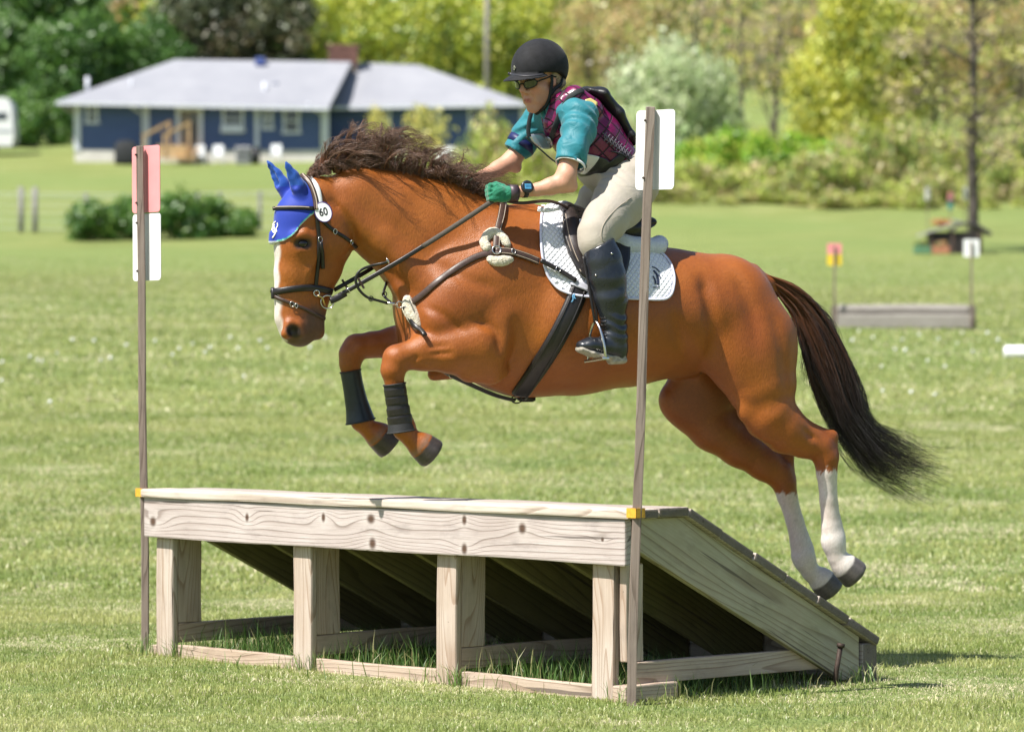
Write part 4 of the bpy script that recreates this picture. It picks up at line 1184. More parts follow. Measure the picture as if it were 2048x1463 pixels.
uc, un = surf([(631, 586)], .012); mk('hanger', *[np.array(x) if i == 0 else x for i, x in enumerate(ring3(uc[0], .012, .0028, (-.2, -1, 0)))], M_steel, bit)
V, F = tube_arrays(np.array([uc[0] + (.004, -.002, -.010), (uc[0] + bc) / 2 + (0, -.006, 0), bc + np.array((-.010, -.008, -.016))]), .0042, 8); mk('cheek', np.array(V), F, M_brass, bit)
# reins: a straight pull from the bit to the hand
RH = loc(985, 402, -.215); RB = bc + np.array((.018, -.004, .010))
def rein_path(a, b_, n, clear):
    k = np.linspace(0, 1, n)[:, None]; P = a * (1 - k) + b_ * k
    P = P - np.array((0, 0, .012)) * np.sin(k * math.pi)
    for _ in range(40):
        d = HF.sample(P); bad = d < clear
        if not bad.any(): break
        P[bad, 1] -= .004 * (1 if a[1] < 0 else -1)
    for _ in range(3): P[1:-1] = (P[:-2] + 2 * P[1:-1] + P[2:]) / 4
    return P
RP = rein_path(RB, RH, 40, .014)
def rein(P, name, w, th, mat):
    V, F = ribbon_arrays(P, np.repeat(np.array([[.25, -1, .35]]), len(P), 0), w, th); return mk(name, V, F, mat, bridle, True)
rn = rein(RP[:24], 'rein', .019, .006, M_leather); rein(RP[22:], 'rein_grip', .021, .009, M_rubber)
free_strap('rein_end', [RB + (-.006, -.004, -.006), RB + (.02, -.006, .004), RB + (.06, -.004, .026)], .026, .012, M_leather, bridle, (.25, -1, .35), 10)
c = RP[4]; obj_ring('keeper', c, .013, .0025, M_steel, bridle, N=(1, 0, .6))
st = RP[7]; b = MB(); b.box((0, 0, 0), (.010, .006, .050), Matrix.Rotation(math.radians(-32), 3, 'Y'), .002); o = b.build('rein_stop', M_brown, bridle); o.location = st + np.array((0, -.010, 0))
FB = loc(668, 580, .05); FH = loc(975, 390, .12)
FP = rein_path(FB, FH, 30, .012)
rn2 = rein(FP, 'rein', .018, .006, M_leather)
b = MB(); b.box((0, 0, 0), (.010, .006, .045), Matrix.Rotation(math.radians(-32), 3, 'Y'), .002); o = b.build('rein_stop', M_brown, bridle); o.location = FP[2]
# hand to saddle: the slack of the reins
free_strap('rein_slack', [loc(1012, 402, -.21), loc(1045, 407, -.20), loc(1080, 402, -.18), loc(1110, 404, -.15), loc(1140, 418, -.12)], .014, .004, M_brown, bridle, (.1, -1, .4), 16)

# number disc
dc, dn = surf([(642, 426)], .020, None, HB); dc = dc[0]
Nd = Vector((-.30, -1, .05)).normalized()
disc = empty('number_disc', tuple(HPOSE['loc']), HTH); tag(disc, 'oval white number disc reading 60 on the bridle', 'number')
b = MB(); pts = [(.0375 * math.cos(a) * .92, .0375 * math.sin(a) * 1.12) for a in np.linspace(0, 6.28318, 33)[:-1]]
b.prism(pts, .004, 'z', -.002); d_ = b.build('plate', M_wplas, disc); Md = facing(dc + np.array(Nd) * .006, Nd, (-.45, 0, 1)); d_.matrix_local = Md
V, F = tube_arrays(np.array([(x * 1.0, y * 1.0, 0) for x, y in pts + pts[:1]]), .0028, 8, False); r_ = mk('rim', np.array(V), F, simple('purple_rim', (.06, .03, .16), .5), disc); r_.matrix_local = Md
M_black = simple('black_print', (.012, .012, .013), .6)
text_mesh('digits', '60', .046, M_black, disc, facing(dc + np.array(Nd) * .0085, Nd, (-.22, 0, 1)) @ Matrix.Scale(.80, 4, (1, 0, 0)))

# ---------------------------------------------------------------- breastplate
bp = empty('breastplate'); hposed(bp)
tag(bp, 'brown leather breastplate with cream fleece pads across the horse\'s chest', 'breastplate')
strap('shoulder_strap', [(812, 612), (840, 594), (875, 564), (915, 535), (955, 513), (990, 504)], 13, .006, M_brown, bp, 34, .005)
sw = [(990, 503), (1020, 505), (1050, 514), (1075, 524)]
s1 = strap('saddle_strap', sw, 14, .007, M_brown, bp, 22, .012)
for dy in (-4.5, 4.5):
    P, N = surf([(x, y + dy) for x, y in sw], .019, 22); V, F = ribbon_arrays(P, N, .0025, .001); mk('stitching', V, F, M_stitch, s1)
strap('buckle_strap', [(1075, 524), (1100, 536), (1125, 550), (1150, 566)], 9, .007, M_leather, bp, 16, .030)
ws = [(992, 500), (994, 470), (1000, 440), (1004, 415), (1006, 402)]
s2 = strap('wither_strap', ws, 14, .007, M_brown, bp, 22, .010)
for dx in (-5, 5):
    P, N = surf([(x + dx, y) for x, y in ws[:-1]], .017, 22); V, F = ribbon_arrays(P, N, .0025, .001); mk('stitching', V, F, M_stitch, s2)
buckle(1024, 505, .008, .012, bp, M_steel, HF, .022); buckle(1112, 543, .010, .012, bp, M_steel, HF, .040); buckle(1000, 408, .012, .010, bp, M_steel, HF, .02)
rc, rn_ = surf([(992, 503)], .020); obj_ring('ring', rc[0], .018, .003, M_steel, bp, N=tuple(rn_[0]))
# fleece pads, lumpy
def fleece(name, pts, r_px, n=18):
    FFd = None
    P, N = surf(pts, .006, n); lo_ = P.min(0) - .08; hi_ = P.max(0) + .08
    Q = Field(lo_, hi_, .005)
    rr = np.interp(np.linspace(0, 1, n), np.linspace(0, 1, len(r_px)), r_px) * .00213
    for i in range(n - 1): Q.seg(P[i], P[i + 1], rr[i], rr[i + 1], rr[i] * .75, rr[i + 1] * .75, .01)
    x, y, z = np.meshgrid(*Q.ax, indexing='ij', sparse=True)
    Q.D += (.0028 * np.sin(x * 330 + 2 * np.sin(z * 210)) * np.sin(z * 300 + 2 * np.sin(y * 250 + x * 90)) * np.cos(y * 280)).astype(np.float32)
    V, F = Q.mesh(0); return mk(name, V, F, M_fleece, bp, True)
fleece('fleece_pad', [(974, 497), (968, 484), (978, 470), (992, 468), (1006, 478), (1014, 490)], [9, 8, 10, 8, 7])
fleece('fleece_pad', [(978, 518), (990, 523), (1005, 522), (1022, 519)], [5, 8, 9, 5])
fleece('fleece_pad', [(815, 598), (820, 618), (830, 636), (838, 655)], [8, 13, 12, 6])
cs = [(813, 612), (824, 632), (838, 658), (850, 678)]
strap('chest_strap', cs, 9, .006, M_leather, bp, 16, .026)
bl = spline([loc(850, 690, -.03), loc(880, 735, -.03), loc(905, 752, -.04), (loc(940, 768, -.04)), loc(990, 790, -.03), loc(1030, 800, -.02)], 22)
for i in range(len(bl)):
    for _ in range(40):
        if HF.sample(bl[i:i + 1])[0] > .006: break
        bl[i, 2] -= .004
V, F = ribbon_arrays(bl, np.repeat(np.array([[0, -.6, -1.]]), 22, 0), .022, .005); mk('belly_strap', V, F, M_leather, bp, True)
obj_ring('ring', bl[8], .010, .002, M_steel, bp, N=(.3, -1, 0)); obj_ring('ring', bl[-1] + np.array((.004, -.01, .004)), .016, .003, M_leather, bp, N=(0, -1, 0), sx=1.5)
mc, mn = surf([(806, 607)], .026); obj_ring('ring', mc[0], .013, .0028, M_steel, bp, N=(-.3, -1, 0))
free_strap('clip', [mc[0] + (-.01, -.002, 0), loc(785, 607, -.13), loc(772, 606, -.11)], .012, .006, M_steel, bp, n=8)
def free_tube_strap(name, pts, w):
    return free_strap(name, [loc(*p) for p in pts], w, .004, M_leather, bp, n=26)
free_tube_strap('martingale_fork', [(775, 606, -.12), (750, 599, -.12), (732, 594, -.12), (714, 574, -.12), (711, 555, -.12), (720, 540, -.12), (742, 531, -.12), (765, 527, -.14), (776, 523, -.16)], .011)
free_tube_strap('martingale_fork', [(752, 510, .10), (768, 535, .05), (774, 560, .0), (768, 580, -.06), (768, 592, -.09), (782, 605, -.11)], .010)
obj_ring('martingale_ring', loc(776, 521, -.17), .014, .0026, M_steel, bp, N=(1, -.5, .5))
for p in ((769, 588, -.09), (742, 597, -.125)):
    obj_ring('buckle', loc(*p), .010, .0024, M_leather, bp, N=(0, -1, 0))

# ---------------------------------------------------------------- saddle pad
t = NT('quilted_white_cotton'); v = t.coord('Object', (1, 1, 1))
rot = t.n('ShaderNodeMapping'); t.l(v, rot.inputs[0]); rot.inputs['Rotation'].default_value = (0, math.radians(45), 0); rot.inputs['Scale'].default_value = (58, 58, 58)
sp = t.n('ShaderNodeSeparateXYZ'); t.l(rot.outputs[0], sp.inputs[0])
def tri(o): return t.math('ABSOLUTE', t.math('SUBTRACT', t.math('FRACT', o), .5))
q = t.math('MINIMUM', t.math('SUBTRACT', .5, tri(sp.outputs[0])), t.math('SUBTRACT', .5, tri(sp.outputs[2])))
hgt = t.math('POWER', t.math('MULTIPLY', q, 2.0), .45)
t.set(col=t.mix(t.ramp(hgt, [(.05, .55), (.4, 0.0)]), (.80, .80, .84), (.60, .63, .72)), rough=.85, sheen=.2, spec=.2); t.bump(hgt, .8, .006); M_pad = t.m
pad = empty('saddle_pad'); hposed(pad); tag(pad, 'white quilted saddle pad with dark emblem under the black saddle', 'saddle pad')
pad_out = [(1098, 408), (1082, 428), (1079, 470), (1081, 512), (1092, 552), (1116, 580), (1145, 591), (1190, 596), (1250, 598), (1325, 601), (1341, 588), (1346, 560), (1340, 532), (1322, 512), (1290, 500), (1250, 480), (1200, 450), (1160, 425), (1125, 402)]
near, bd = patch('near_panel', pad_out, M_pad, pad, .014, .010, 22, 120, cen=(1205, 520))
patch('far_panel', pad_out, M_pad, pad, .014, .010, 22, 120, cen=(1205, 520), mirror=True)
bpts = [tuple(p) for p in bd]; lowb = [p for p in bpts]
k0 = min(range(len(lowb)), key=lambda i: (lowb[i][0] - 1082) ** 2 + (lowb[i][1] - 428) ** 2)
lowb = lowb[k0:] + lowb[:k0]
P, N = surf(lowb[:95], .016); V, F = ribbon_arrays(P, N, .010, .005); mk('binding', V, F, simple('lilac_binding', (.62, .62, .74), .7), pad, True)
M_navy = simple('navy_thread', (.02, .03, .07), .7)
for pts, w in (([(1304, 545), (1310, 552), (1313, 562), (1312, 572)], .010), ([(1303, 556), (1307, 563), (1307, 571)], .007), ([(1301, 538), (1309, 541), (1316, 548)], .006), ([(1303, 577), (1309, 577), (1315, 576)], .004), ([(1314, 553), (1318, 560)], .005)):
    P, N = surf(pts, .0165, 12); V, F = ribbon_arrays(P, N, w, .001); mk('emblem', V, F, M_navy, pad, True)
for pts in ([(1103, 566), (1108, 569)], [(1106, 560), (1113, 566)], [(1118, 574), (1124, 578)]):
    P, N = surf(pts, .0165, 6); V, F = ribbon_arrays(P, N, .012, .0012); mk('print', V, F, M_wplas, pad, True)
# tab that ties the pad to the saddle
free_strap('pad_tab', [loc(1076, 418, -.16), loc(1095, 420, -.18), loc(1118, 415, -.17)], .022, .007, M_pad, pad, n=10)

# half pad of pale fleece behind the saddle
t = NT('pale_fleece'); f = t.noise(t.coord(), 110, 4, .7); t.set(col=t.ramp(f, [(.3, (.55, .57, .66)), (.7, (.72, .74, .80))]), rough=.95, sheen=.4, spec=.1); t.bump(f, .8, .008); M_pf = t.m
Q = Field((loc(1100, 500)[0] - .02, -.34, loc(1300, 540)[2]), (loc(1345, 500)[0] + .06, .34, loc(1150, 400)[2]), .006)
for sd in (-1, 1):
    Q.seg(loc(1245, 488, sd * .16), loc(1314, 494, sd * .13), .040, .036, .05, .05, .02)
    Q.seg(loc(1314, 492, sd * .13), loc(1318, 488, 0), .036, .034, .05, .05, .02)
    Q.seg(loc(1160, 452, sd * .16), loc(1245, 488, sd * .16), .030, .040, .05, .05, .02)
V, F = Q.mesh(1); hpad = tag(mk('half_pad', V, F, M_pf, None, True), 'pale fleece half pad sticking out behind the saddle seat', 'half pad'); hposed(hpad)

# ---------------------------------------------------------------- saddle
saddle = empty('saddle'); hposed(saddle); tag(saddle, 'black leather jumping saddle with knee blocks and steel stirrups', 'saddle')
Q = Field((loc(1090, 450)[0] - .05, -.36, loc(1200, 600)[2]), (loc(1310, 450)[0] + .08, .36, loc(1150, 370)[2]), .006)
Q.chain([(loc(1128, 415, 0), .030, .055), (loc(1150, 428, 0), .030, .075), (loc(1190, 452, 0), .034, .11), (loc(1240, 458, 0), .040, .15), (loc(1285, 446, 0), .030, .15)], .03)
for sd in (-1, 1):
    Q.chain([(loc(1135, 420, sd * .06), .030, .03), (loc(1150, 440, sd * .14), .028, .03)], .03)
    Q.chain([(loc(1250, 462, sd * .13), .045, .04), (loc(1272, 462, sd * .12), .045, .04)], .03)
V, F = Q.mesh(1); mk('seat', V, F, M_leather, saddle, True)
flap_out = [(1118, 432), (1135, 415), (1175, 425), (1225, 455), (1252, 485), (1252, 530), (1243, 560), (1215, 572), (1185, 570), (1158, 556), (1136, 520), (1122, 480)]
fl_, _ = patch('flap', flap_out, M_leather, saddle, .034, .012, 12, 70, puff=.004)
patch('flap', flap_out, M_leather, saddle, .034, .012, 12, 70, mirror=True)
Q = Field((loc(1080, 450)[0], -.46, loc(1200, 600)[2]), (loc(1260, 450)[0], -.12, loc(1150, 380)[2]), .005)
kp = [(1124, 430), (1127, 455), (1134, 485), (1145, 515), (1160, 545)]
P, N = surf(kp, .030, 14)
for i in range(13):
    r0 = np.interp(i / 13, [0, .35, .7, 1], [.024, .042, .042, .020]); r1 = np.interp((i + 1) / 13, [0, .35, .7, 1], [.024, .042, .042, .020])
    Q.seg(P[i] + (.022, 0, 0), P[i + 1] + (.022, 0, 0), r0, r1, r0 * .72, r1 * .72, .012)
V, F = Q.mesh(1); kb = mk('knee_block', V, F, simple('brown_black_leather', (.030, .021, .019), .40, 0, .3, 50, .15), saddle, True)
for dx, o_ in ((2, .062), (8, .068)):
    P2, N2 = surf([(x + dx, y - 2) for x, y in kp], .002, 20, Q, 13.2, 16.5, fallback=-.3); V, F = ribbon_arrays(P2, N2, .003, .0012); mk('stitching', V, F, M_stitch, kb, True)
V2 = V
# girth
girth = empty('girth'); hposed(girth); tag(girth, 'wide black girth running slantwise down to the horse\'s belly', 'girth')
gp = [(1158, 578), (1147, 608), (1128, 648), (1104, 692), (1076, 735), (1050, 772), (1040, 786)]
strap('band', gp, np.interp(np.linspace(0, 1, 40), [0, .5, 1], [38, 37, 36]), .014, M_leather, girth, 40, .004)
P, N = surf(gp, .018, 40)
for s_ in (-11, 11):
    P, N = surf([(x + s_ * .9, y + s_ * .45) for x, y in gp], .0185, 40); V, F = ribbon_arrays(P, N, .007, .003); mk('ridge', V, F, M_leather, girth, True)
strap('cuff', [(1161, 568), (1157, 578)], 40, .010, simple('grey_cuff', (.48, .48, .54), .6), girth, 8, .016)
# belly and far side of the girth
hz_ = loc(1040, 786, 0)
xs_ = loc(1034, 780, 0)[0]; ring = []
for a in np.linspace(-2.0, .4, 30):
    pass
cen = np.array((loc(1065, 640, 0)[0], 0, loc(1065, 640)[2])); dirs = []
for a in np.linspace(math.radians(-92), math.radians(20), 26):
    dirs.append((-.085 * 1 if a < 0 else .0, math.cos(a), math.sin(a)))
D_ = np.array(dirs); D_ /= np.linalg.norm(D_, axis=1, keepdims=True)
Pf, ok = HF.march(cen[None] + D_ * .62, -D_, 0, .6); Nf = HF.normal(Pf); V, F = ribbon_arrays(Pf + Nf * .004, Nf, .076, .014); mk('far_band', V, F, M_leather, girth, True)
lg, ln_ = surf([(1141, 606), (1145, 600), (1143, 594), (1148, 590), (1146, 597), (1150, 599)], .022, 20); V, F = ribbon_arrays(lg, ln_, .005, .001); mk('emblem', V, F, simple('light_blue_print', (.10, .30, .50), .6), girth, True)

# stirrup and leather
SLAT = -.372
free_strap('stirrup_leather', [loc(1167, 512, -.345), loc(1176, 560, -.36), loc(1184, 610, SLAT), loc(1190, 646, SLAT)], .011, .004, M_leather, saddle, (0, -1, 0), 20)
free_strap('stirrup_leather', [loc(1172, 530, -.335), loc(1183, 580, -.35), loc(1192, 620, SLAT + .01), loc(1194, 646, SLAT + .01)], .011, .004, M_brown, saddle, (0, -1, 0), 20)
sp_ = [loc(*p) for p in [(1176, 722, SLAT + .055), (1178, 690, SLAT + .05), (1182, 660, SLAT + .025), (1191, 643, SLAT), (1201, 660, SLAT - .035), (1208, 690, SLAT - .05), (1211, 716, SLAT - .05)]]
V, F = tube_arrays(spline(sp_, 30), .0062, 10); stp = mk('stirrup', np.array(V), F, M_steel, saddle, True)
tr_ = [np.array(sp_[0]), np.array(sp_[-1])]; md_ = (tr_[0] + tr_[1]) / 2
b = MB(); b.box((0, 0, 0), (np.linalg.norm(tr_[1] - tr_[0]) + .012, .038, .012), None, .003)
tr = b.build('tread', M_steel, stp); dv = Vector(tr_[1] - tr_[0]); tr.rotation_mode = 'QUATERNION'; tr.rotation_quaternion = dv.to_track_quat('X', 'Z'); tr.location = md_
fs = [p * np.array((1, -1, 1)) for p in sp_]; V, F = tube_arrays(spline(fs, 30), .0062, 10); mk('stirrup', np.array(V), F, M_steel, saddle, True)

# ---------------------------------------------------------------- tendon boots
M_boot = simple('navy_black_shell', (.012, .017, .026), .36, 0, .3, 40, .15)
M_boot2 = simple('black_neoprene', (.017, .017, .018), .7, 0, .3, 120, .3)
def pz3(px, py, lat): return loc(px, py, lat)
def tboot(rings, lat, label, mat):
    root = empty('tendon_boot'); hposed(root); tag(root, label, 'leg boot', 'tendon boots on the forelegs')
    C = [pz3(x, y, lat) for x, y, r, w in rings]; R_ = []
    A = np.gradient(np.array(C), axis=0)
    n = 24
    cc = spline(np.array([list(c) + [r[2] * .00213, r[3] * .00213] for c, r in zip(C, rings)]), n)
    ax = np.gradient(cc[:, :3], axis=0)
    sh = loft('shell', [(cc[i, :3], ax[i], cc[i, 3], cc[i, 4]) for i in range(n)], mat, root, 28)
    for i in (0, n - 1):
        V, F = [], []
        aa = ax[i] / np.linalg.norm(ax[i]); u = np.cross((0, 1.0, 0), aa); u /= np.linalg.norm(u)
        P = [cc[i, :3] + u * (cc[i, 3] * math.cos(q)) + np.array((0, 1, 0)) * (cc[i, 4] * math.sin(q)) for q in np.linspace(0, 6.28318, 29)]
        V, F = tube_arrays(np.array(P), .0035, 8, False); mk('edge', np.array(V), F, M_boot2, root, True)
    return root, cc, ax
nr_, cc, ax = tboot([(789, 768, 22, 22), (792, 790, 21, 20), (796, 815, 22, 20), (800, 840, 24, 22), (803, 862, 28, 26)], -.15, 'black strapped tendon boot on the near foreleg', M_boot2)
for k in (4, 8.5, 13, 17.5):
    i = int(k); c0 = cc[i]; aa = ax[i] / np.linalg.norm(ax[i]); u = np.cross((0, 1.0, 0), aa); u /= np.linalg.norm(u)
    P = []; Nn = []
    for q in np.linspace(-.7, 3.9, 22):
        d = u * (math.cos(q + math.pi) * (c0[3] + .0015)) + np.array((0, -1, 0)) * (math.sin(q) * (c0[4] + .0015)); P.append(c0[:3] + d); Nn.append(d / np.linalg.norm(d))
    V, F = ribbon_arrays(np.array(P), np.array(Nn), .034, .0028); mk('strap', V, F, M_leather, nr_, False)
    e = np.array(P)[0]; e2 = np.array(P)[-1]
    ex = e if e[0] > e2[0] else e2
    b = MB(); b.box((0, 0, 0), (.010, .010, .012), None, .002); o = b.build('tab', M_white, nr_); o.location = ex
tboot([(701, 742, 21, 21), (706, 770, 21, 20), (712, 800, 23, 20), (717, 822, 26, 22), (721, 842, 30, 25)], .15, 'smooth dark navy tendon boot on the far foreleg', M_boot)
# ================================================================== THE RIDER
person = empty('person'); hposed(person)
tag(person, 'rider in black helmet, teal shirt and magenta vest crouching forward over the horse', 'person')
def rp(px, py, lat, r, w=None):
    s_ = hscale(px); return (loc(px, py, lat), r * s_, (r if w is None else w) * s_)
def fold(fld, amp, fn):
    x, y, z = np.meshgrid(*fld.ax, indexing='ij', sparse=True); fld.D += (amp * fn(x, y, z)).astype(np.float32)

# head frame
HC = loc(1081, 160, .0)
ha, ht = math.radians(26), math.radians(15)
Fv = np.array((-math.cos(ha) * math.cos(ht), -math.sin(ha) * math.cos(ht), -math.sin(ht)))
Sv = np.cross(np.array((0, 0, 1.0)), Fv); Sv /= np.linalg.norm(Sv)       # towards the rider's left, the near side
Uv = np.cross(Fv, Sv)
if Sv[1] > 0: pass
def H(f, s, u): return HC + Fv * f + Sv * s + Uv * u
HR = np.stack([Fv, Sv, Uv], 1)          # columns: own axes
class HFld(Field):
    def e(s, c, rad, k=.012, mode='add'): s.ell(H(*c), rad, HR, k, mode)
    def g(s, a, b_, ra, rb, k=.012, mode='add'): s.seg(H(*a), H(*b_), ra, rb, None, None, k, mode)

# ---------------------------------------------------------------- body (skin)
PB = HFld((loc(925, 400)[0] - .05, -.50, loc(1200, 760)[2] - .02), (loc(1330, 300)[0] + .06, .50, loc(1080, 70)[2] + .03), .0075)
PB.chain([rp(1105, 200, 0, 24, 24), rp(1128, 225, 0, 30, 34), rp(1165, 270, 0, 46, 58), rp(1205, 312, 0, 38, 48), rp(1245, 350, 0, 32, 46)], .03)
PB.chain([rp(1145, 235, -.13, 24), rp(1160, 245, -.17, 22), rp(1143, 300, -.225, 20), rp(1132, 352, -.25, 19), rp(1127, 366, -.25, 20)], .02)
PB.chain([rp(1127, 364, -.25, 20, 18), rp(1100, 373, -.24, 17, 16), rp(1075, 379, -.225, 13, 12), rp(1045, 383, -.215, 10.5, 11), rp(1020, 386, -.215, 12, 11)], .012)
PB.chain([rp(1100, 232, .13, 24), rp(1080, 240, .17, 22), rp(1050, 285, .21, 19), rp(1022, 322, .20, 19)], .02)
PB.chain([rp(1022, 322, .20, 19, 17), rp(995, 338, .19, 16, 15), rp(965, 352, .17, 11.5, 11), rp(942, 362, .15, 10, 11), rp(928, 368, .14, 10, 10)], .012)
PB.chain([rp(1135, 358, -.25, 14), rp(1143, 372, -.25, 13)], .012)         # elbow bones
PB.chain([rp(1018, 325, .20, 13), rp(1032, 335, .20, 12)], .012)
for sd, dx in ((-1, 0), (1, -25)):
    PB.chain([rp(1245 + dx, 360, sd * .09, 34), rp(1216 + dx, 420, sd * .20, 30), rp(1194 + dx, 464, sd * .305, 22), rp(1200 + dx, 500, sd * .33, 22), rp(1216 + dx, 570, sd * .35, 21), rp(1228 + dx, 650, sd * .365, 14), rp(1236 + dx, 690, sd * .365, 13), rp(1180 + dx, 700, sd * .37, 11)], .02)
PB.e((-.005, 0, .035), (.096, .074, .098)); PB.e((.040, 0, -.030), (.060, .060, .085))
for s_ in (-1, 1):
    PB.g((.02, s_ * .046, -.055), (.075, s_ * .014, -.108), .023, .018, .02)
    PB.g((.064, s_ * .042, -.020), (.050, s_ * .05, -.03), .024, .02, .02)
    PB.g((.090, s_ * .012, .032), (.078, s_ * .048, .026), .012, .010, .015)
    PB.g((.108, s_ * .011, -.032), (.104, s_ * .013, -.034), .009, .008, .008)
    PB.g((.085, s_ * .028, -.050), (.080, s_ * .033, -.075), .014, .013, .015)
    PB.e((.005, s_ * .077, -.004), (.020, .008, .031), .006)
    PB.e((.010, s_ * .086, -.002), (.009, .006, .016), .006, 'cut')
PB.g((.096, 0, .022), (.121, 0, -.022), .009, .013, .010)
PB.g((.086, 0, -.104), (.083, 0, -.110), .020, .018, .015)
PB.g((.101, -.014, -.061), (.101, .014, -.061), .0085, .0085, .008)
PB.g((.098, -.012, -.0765), (.098, .012, -.0765), .0085, .0085, .008)
PB.g((.113, -.022, -.0685), (.113, .022, -.0685), .0042, .0042, .006, 'cut')
PB.g((-.03, 0, -.06), (-.045, 0, -.13), .052, .056, .03)
for s_ in (-1, 1):
    PB.g((.0965, s_ * .022, -.043), (.088, s_ * .034, -.066), .004, .003, .008, 'cut')      # fold beside the mouth
# hands round the reins: palm, four curled fingers, thumb
def hand(fld, c, fwd, out, up, k=.004, s=1.0):
    c, fwd, out, up = [np.array(v_, float) for v_ in (c, fwd, out, up)]
    Q = lambda a, b_, d: c + fwd * a * s + out * b_ * s + up * d * s
    fld.seg(Q(-.045, .004, 0), Q(.005, .006, .004), .022 * s, .027 * s, None, None, .01)
    fld.seg(Q(-.02, .004, -.018), Q(.01, .004, -.016), .020 * s, .020 * s, None, None, .01)
    for i, (dz, ln) in enumerate(((.026, 1.0), (.009, 1.08), (-.009, 1.0), (-.026, .82))):
        a = Q(.012, .012, dz); b_ = Q(.012 + .026 * ln, .008, dz); d = Q(.014 + .026 * ln, -.018, dz); e = Q(.000, -.024, dz)
        for (p, q, r0, r1) in ((a, b_, .0105, .0100), (b_, d, .0100, .0092), (d, e, .0092, .0085)): fld.seg(p, q, r0 * s, r1 * s, None, None, k)
    fld.seg(Q(-.022, -.002, .026), Q(.006, -.016, .038), .013 * s, .0105 * s, None, None, .006); fld.seg(Q(.006, -.016, .038), Q(.028, -.018, .032), .0105 * s, .0090 * s, None, None, .004)
hn = dict(c=loc(997, 386, -.215), fwd=(-.98, 0, .05), out=(.0, -1, .12), up=(.05, .12, 1))
hf = dict(c=loc(918, 374, .13), fwd=(-.93, -.2, -.3), out=(0, 1, .1), up=(-.3, 0, .95))
hand(PB, **hn, s=.92); hand(PB, **hf)
bv_, bf_ = PB.mesh(1)
cs_ = np.empty((len(bv_), 3)); cs_[:] = (.58, .315, .215)
rel = (bv_ - HC) @ HR
headm_ = np.linalg.norm(rel, axis=1) < .2
def pt(mask, c):
    global cs_
    m_ = np.clip(mask, 0, 1)[:, None]; cs_ = cs_ * (1 - m_) + np.array(c) * m_
pt(headm_ * .55, (.56, .275, .185))
for s_ in (-1, 1):
    pt(sstep(.034, .008, np.linalg.norm(rel - np.array((.082, s_ * .04, -.03)), axis=1)) * .5, (.58, .20, .13))
pt(sstep(.020, .006, np.linalg.norm(rel - np.array((.122, 0, -.024)), axis=1)) * .5, (.60, .22, .15))
lp = np.abs(rel[:, 2] + .069) ; pt(sstep(.014, .006, lp) * sstep(.026, .014, np.abs(rel[:, 1])) * (rel[:, 0] > .09) * .8, (.42, .12, .11))
pt(sstep(.003, .001, np.abs(rel[:, 2] + .0685)) * sstep(.026, .018, np.abs(rel[:, 1])) * (rel[:, 0] > .092) * .8, (.12, .03, .03))
t = NT('skin'); a_ = t.attr(); v = t.coord(); f = t.noise(v, 60, 4, .6)
t.set(col=t.mix(t.ramp(f, [(.3, .35), (.7, 0.0)]), a_, t.mix(1.0, a_, (.82, .68, .62), 'MULTIPLY')), rough=.48, spec=.4, sss=.08); t.b.inputs['Subsurface Radius'].default_value = (.01, .004, .002)
t.bump(t.math('ADD', t.noise(v, 300, 3), t.math('MULTIPLY', f, .6)), .25, .003); M_skin = t.m
mk('body', bv_, bf_, M_skin, person, True, cs_)

# ---------------------------------------------------------------- breeches
t = NT('tan_breeches'); v = t.coord(); w1 = t.noise(t.coord('Object', (1, 1, 1)), 14, 3, .5, .6)
t.set(col=t.ramp(t.noise(v, 7, 3), [(.3, (.37, .325, .270)), (.7, (.43, .385, .320))]), rough=.72, sheen=.12, spec=.3)
t.bump(t.math('ADD', t.math('MULTIPLY', w1, 1.0), t.math('MULTIPLY', t.noise(v, 500, 2), .06)), .55, .012); M_breech = t.m
BR = Field((loc(1110, 400)[0] - .03, -.45, loc(1200, 530)[2]), (loc(1340, 340)[0], .45, loc(1200, 300)[2]), .007)
BR.chain([rp(1196, 338, 0, 40, 56), rp(1215, 345, 0, 46, 60), rp(1245, 352, 0, 54, 76), rp(1262, 372, 0, 50, 84)], .03)
for sd, dx in ((-1, 0), (1, -30)):
    BR.chain([rp(1258 + dx * .3, 366, sd * .10, 56, 50), rp(1238 + dx, 405, sd * .185, 52, 44), rp(1208 + dx, 443, sd * .275, 42, 36), rp(1191 + dx, 466, sd * .315, 33, 30), rp(1190 + dx, 486, sd * .325, 29, 28), rp(1200 + dx, 515, sd * .33, 27, 27)], .03)
fold(BR, .0035, lambda x, y, z: np.sin((x * .75 + z) * 95 + 3 * np.sin(x * 22 + y * 9)) * np.exp(-((z - loc(1210, 345)[2]) / .10) ** 2))
fold(BR, .0035, lambda x, y, z: np.sin((x * .5 - z * 1.2) * 110 + 2 * np.sin(z * 30)) * np.exp(-((z - loc(1190, 485)[2]) / .035) ** 2 - ((x - loc(1195, 480)[0]) / .09) ** 2))
V, F = BR.mesh(1); br = mk('breeches', V, F, M_breech, person, True)
P, N = surf([(1262, 395), (1235, 415), (1212, 440), (1203, 460), (1203, 478), (1210, 484)], .001, 30, BR, 13.0, 16.5, -.3); V, F = ribbon_arrays(P, N, .0035, .0016); mk('seam', V, F, simple('tan_seam', (.36, .31, .25), .8), br, True)

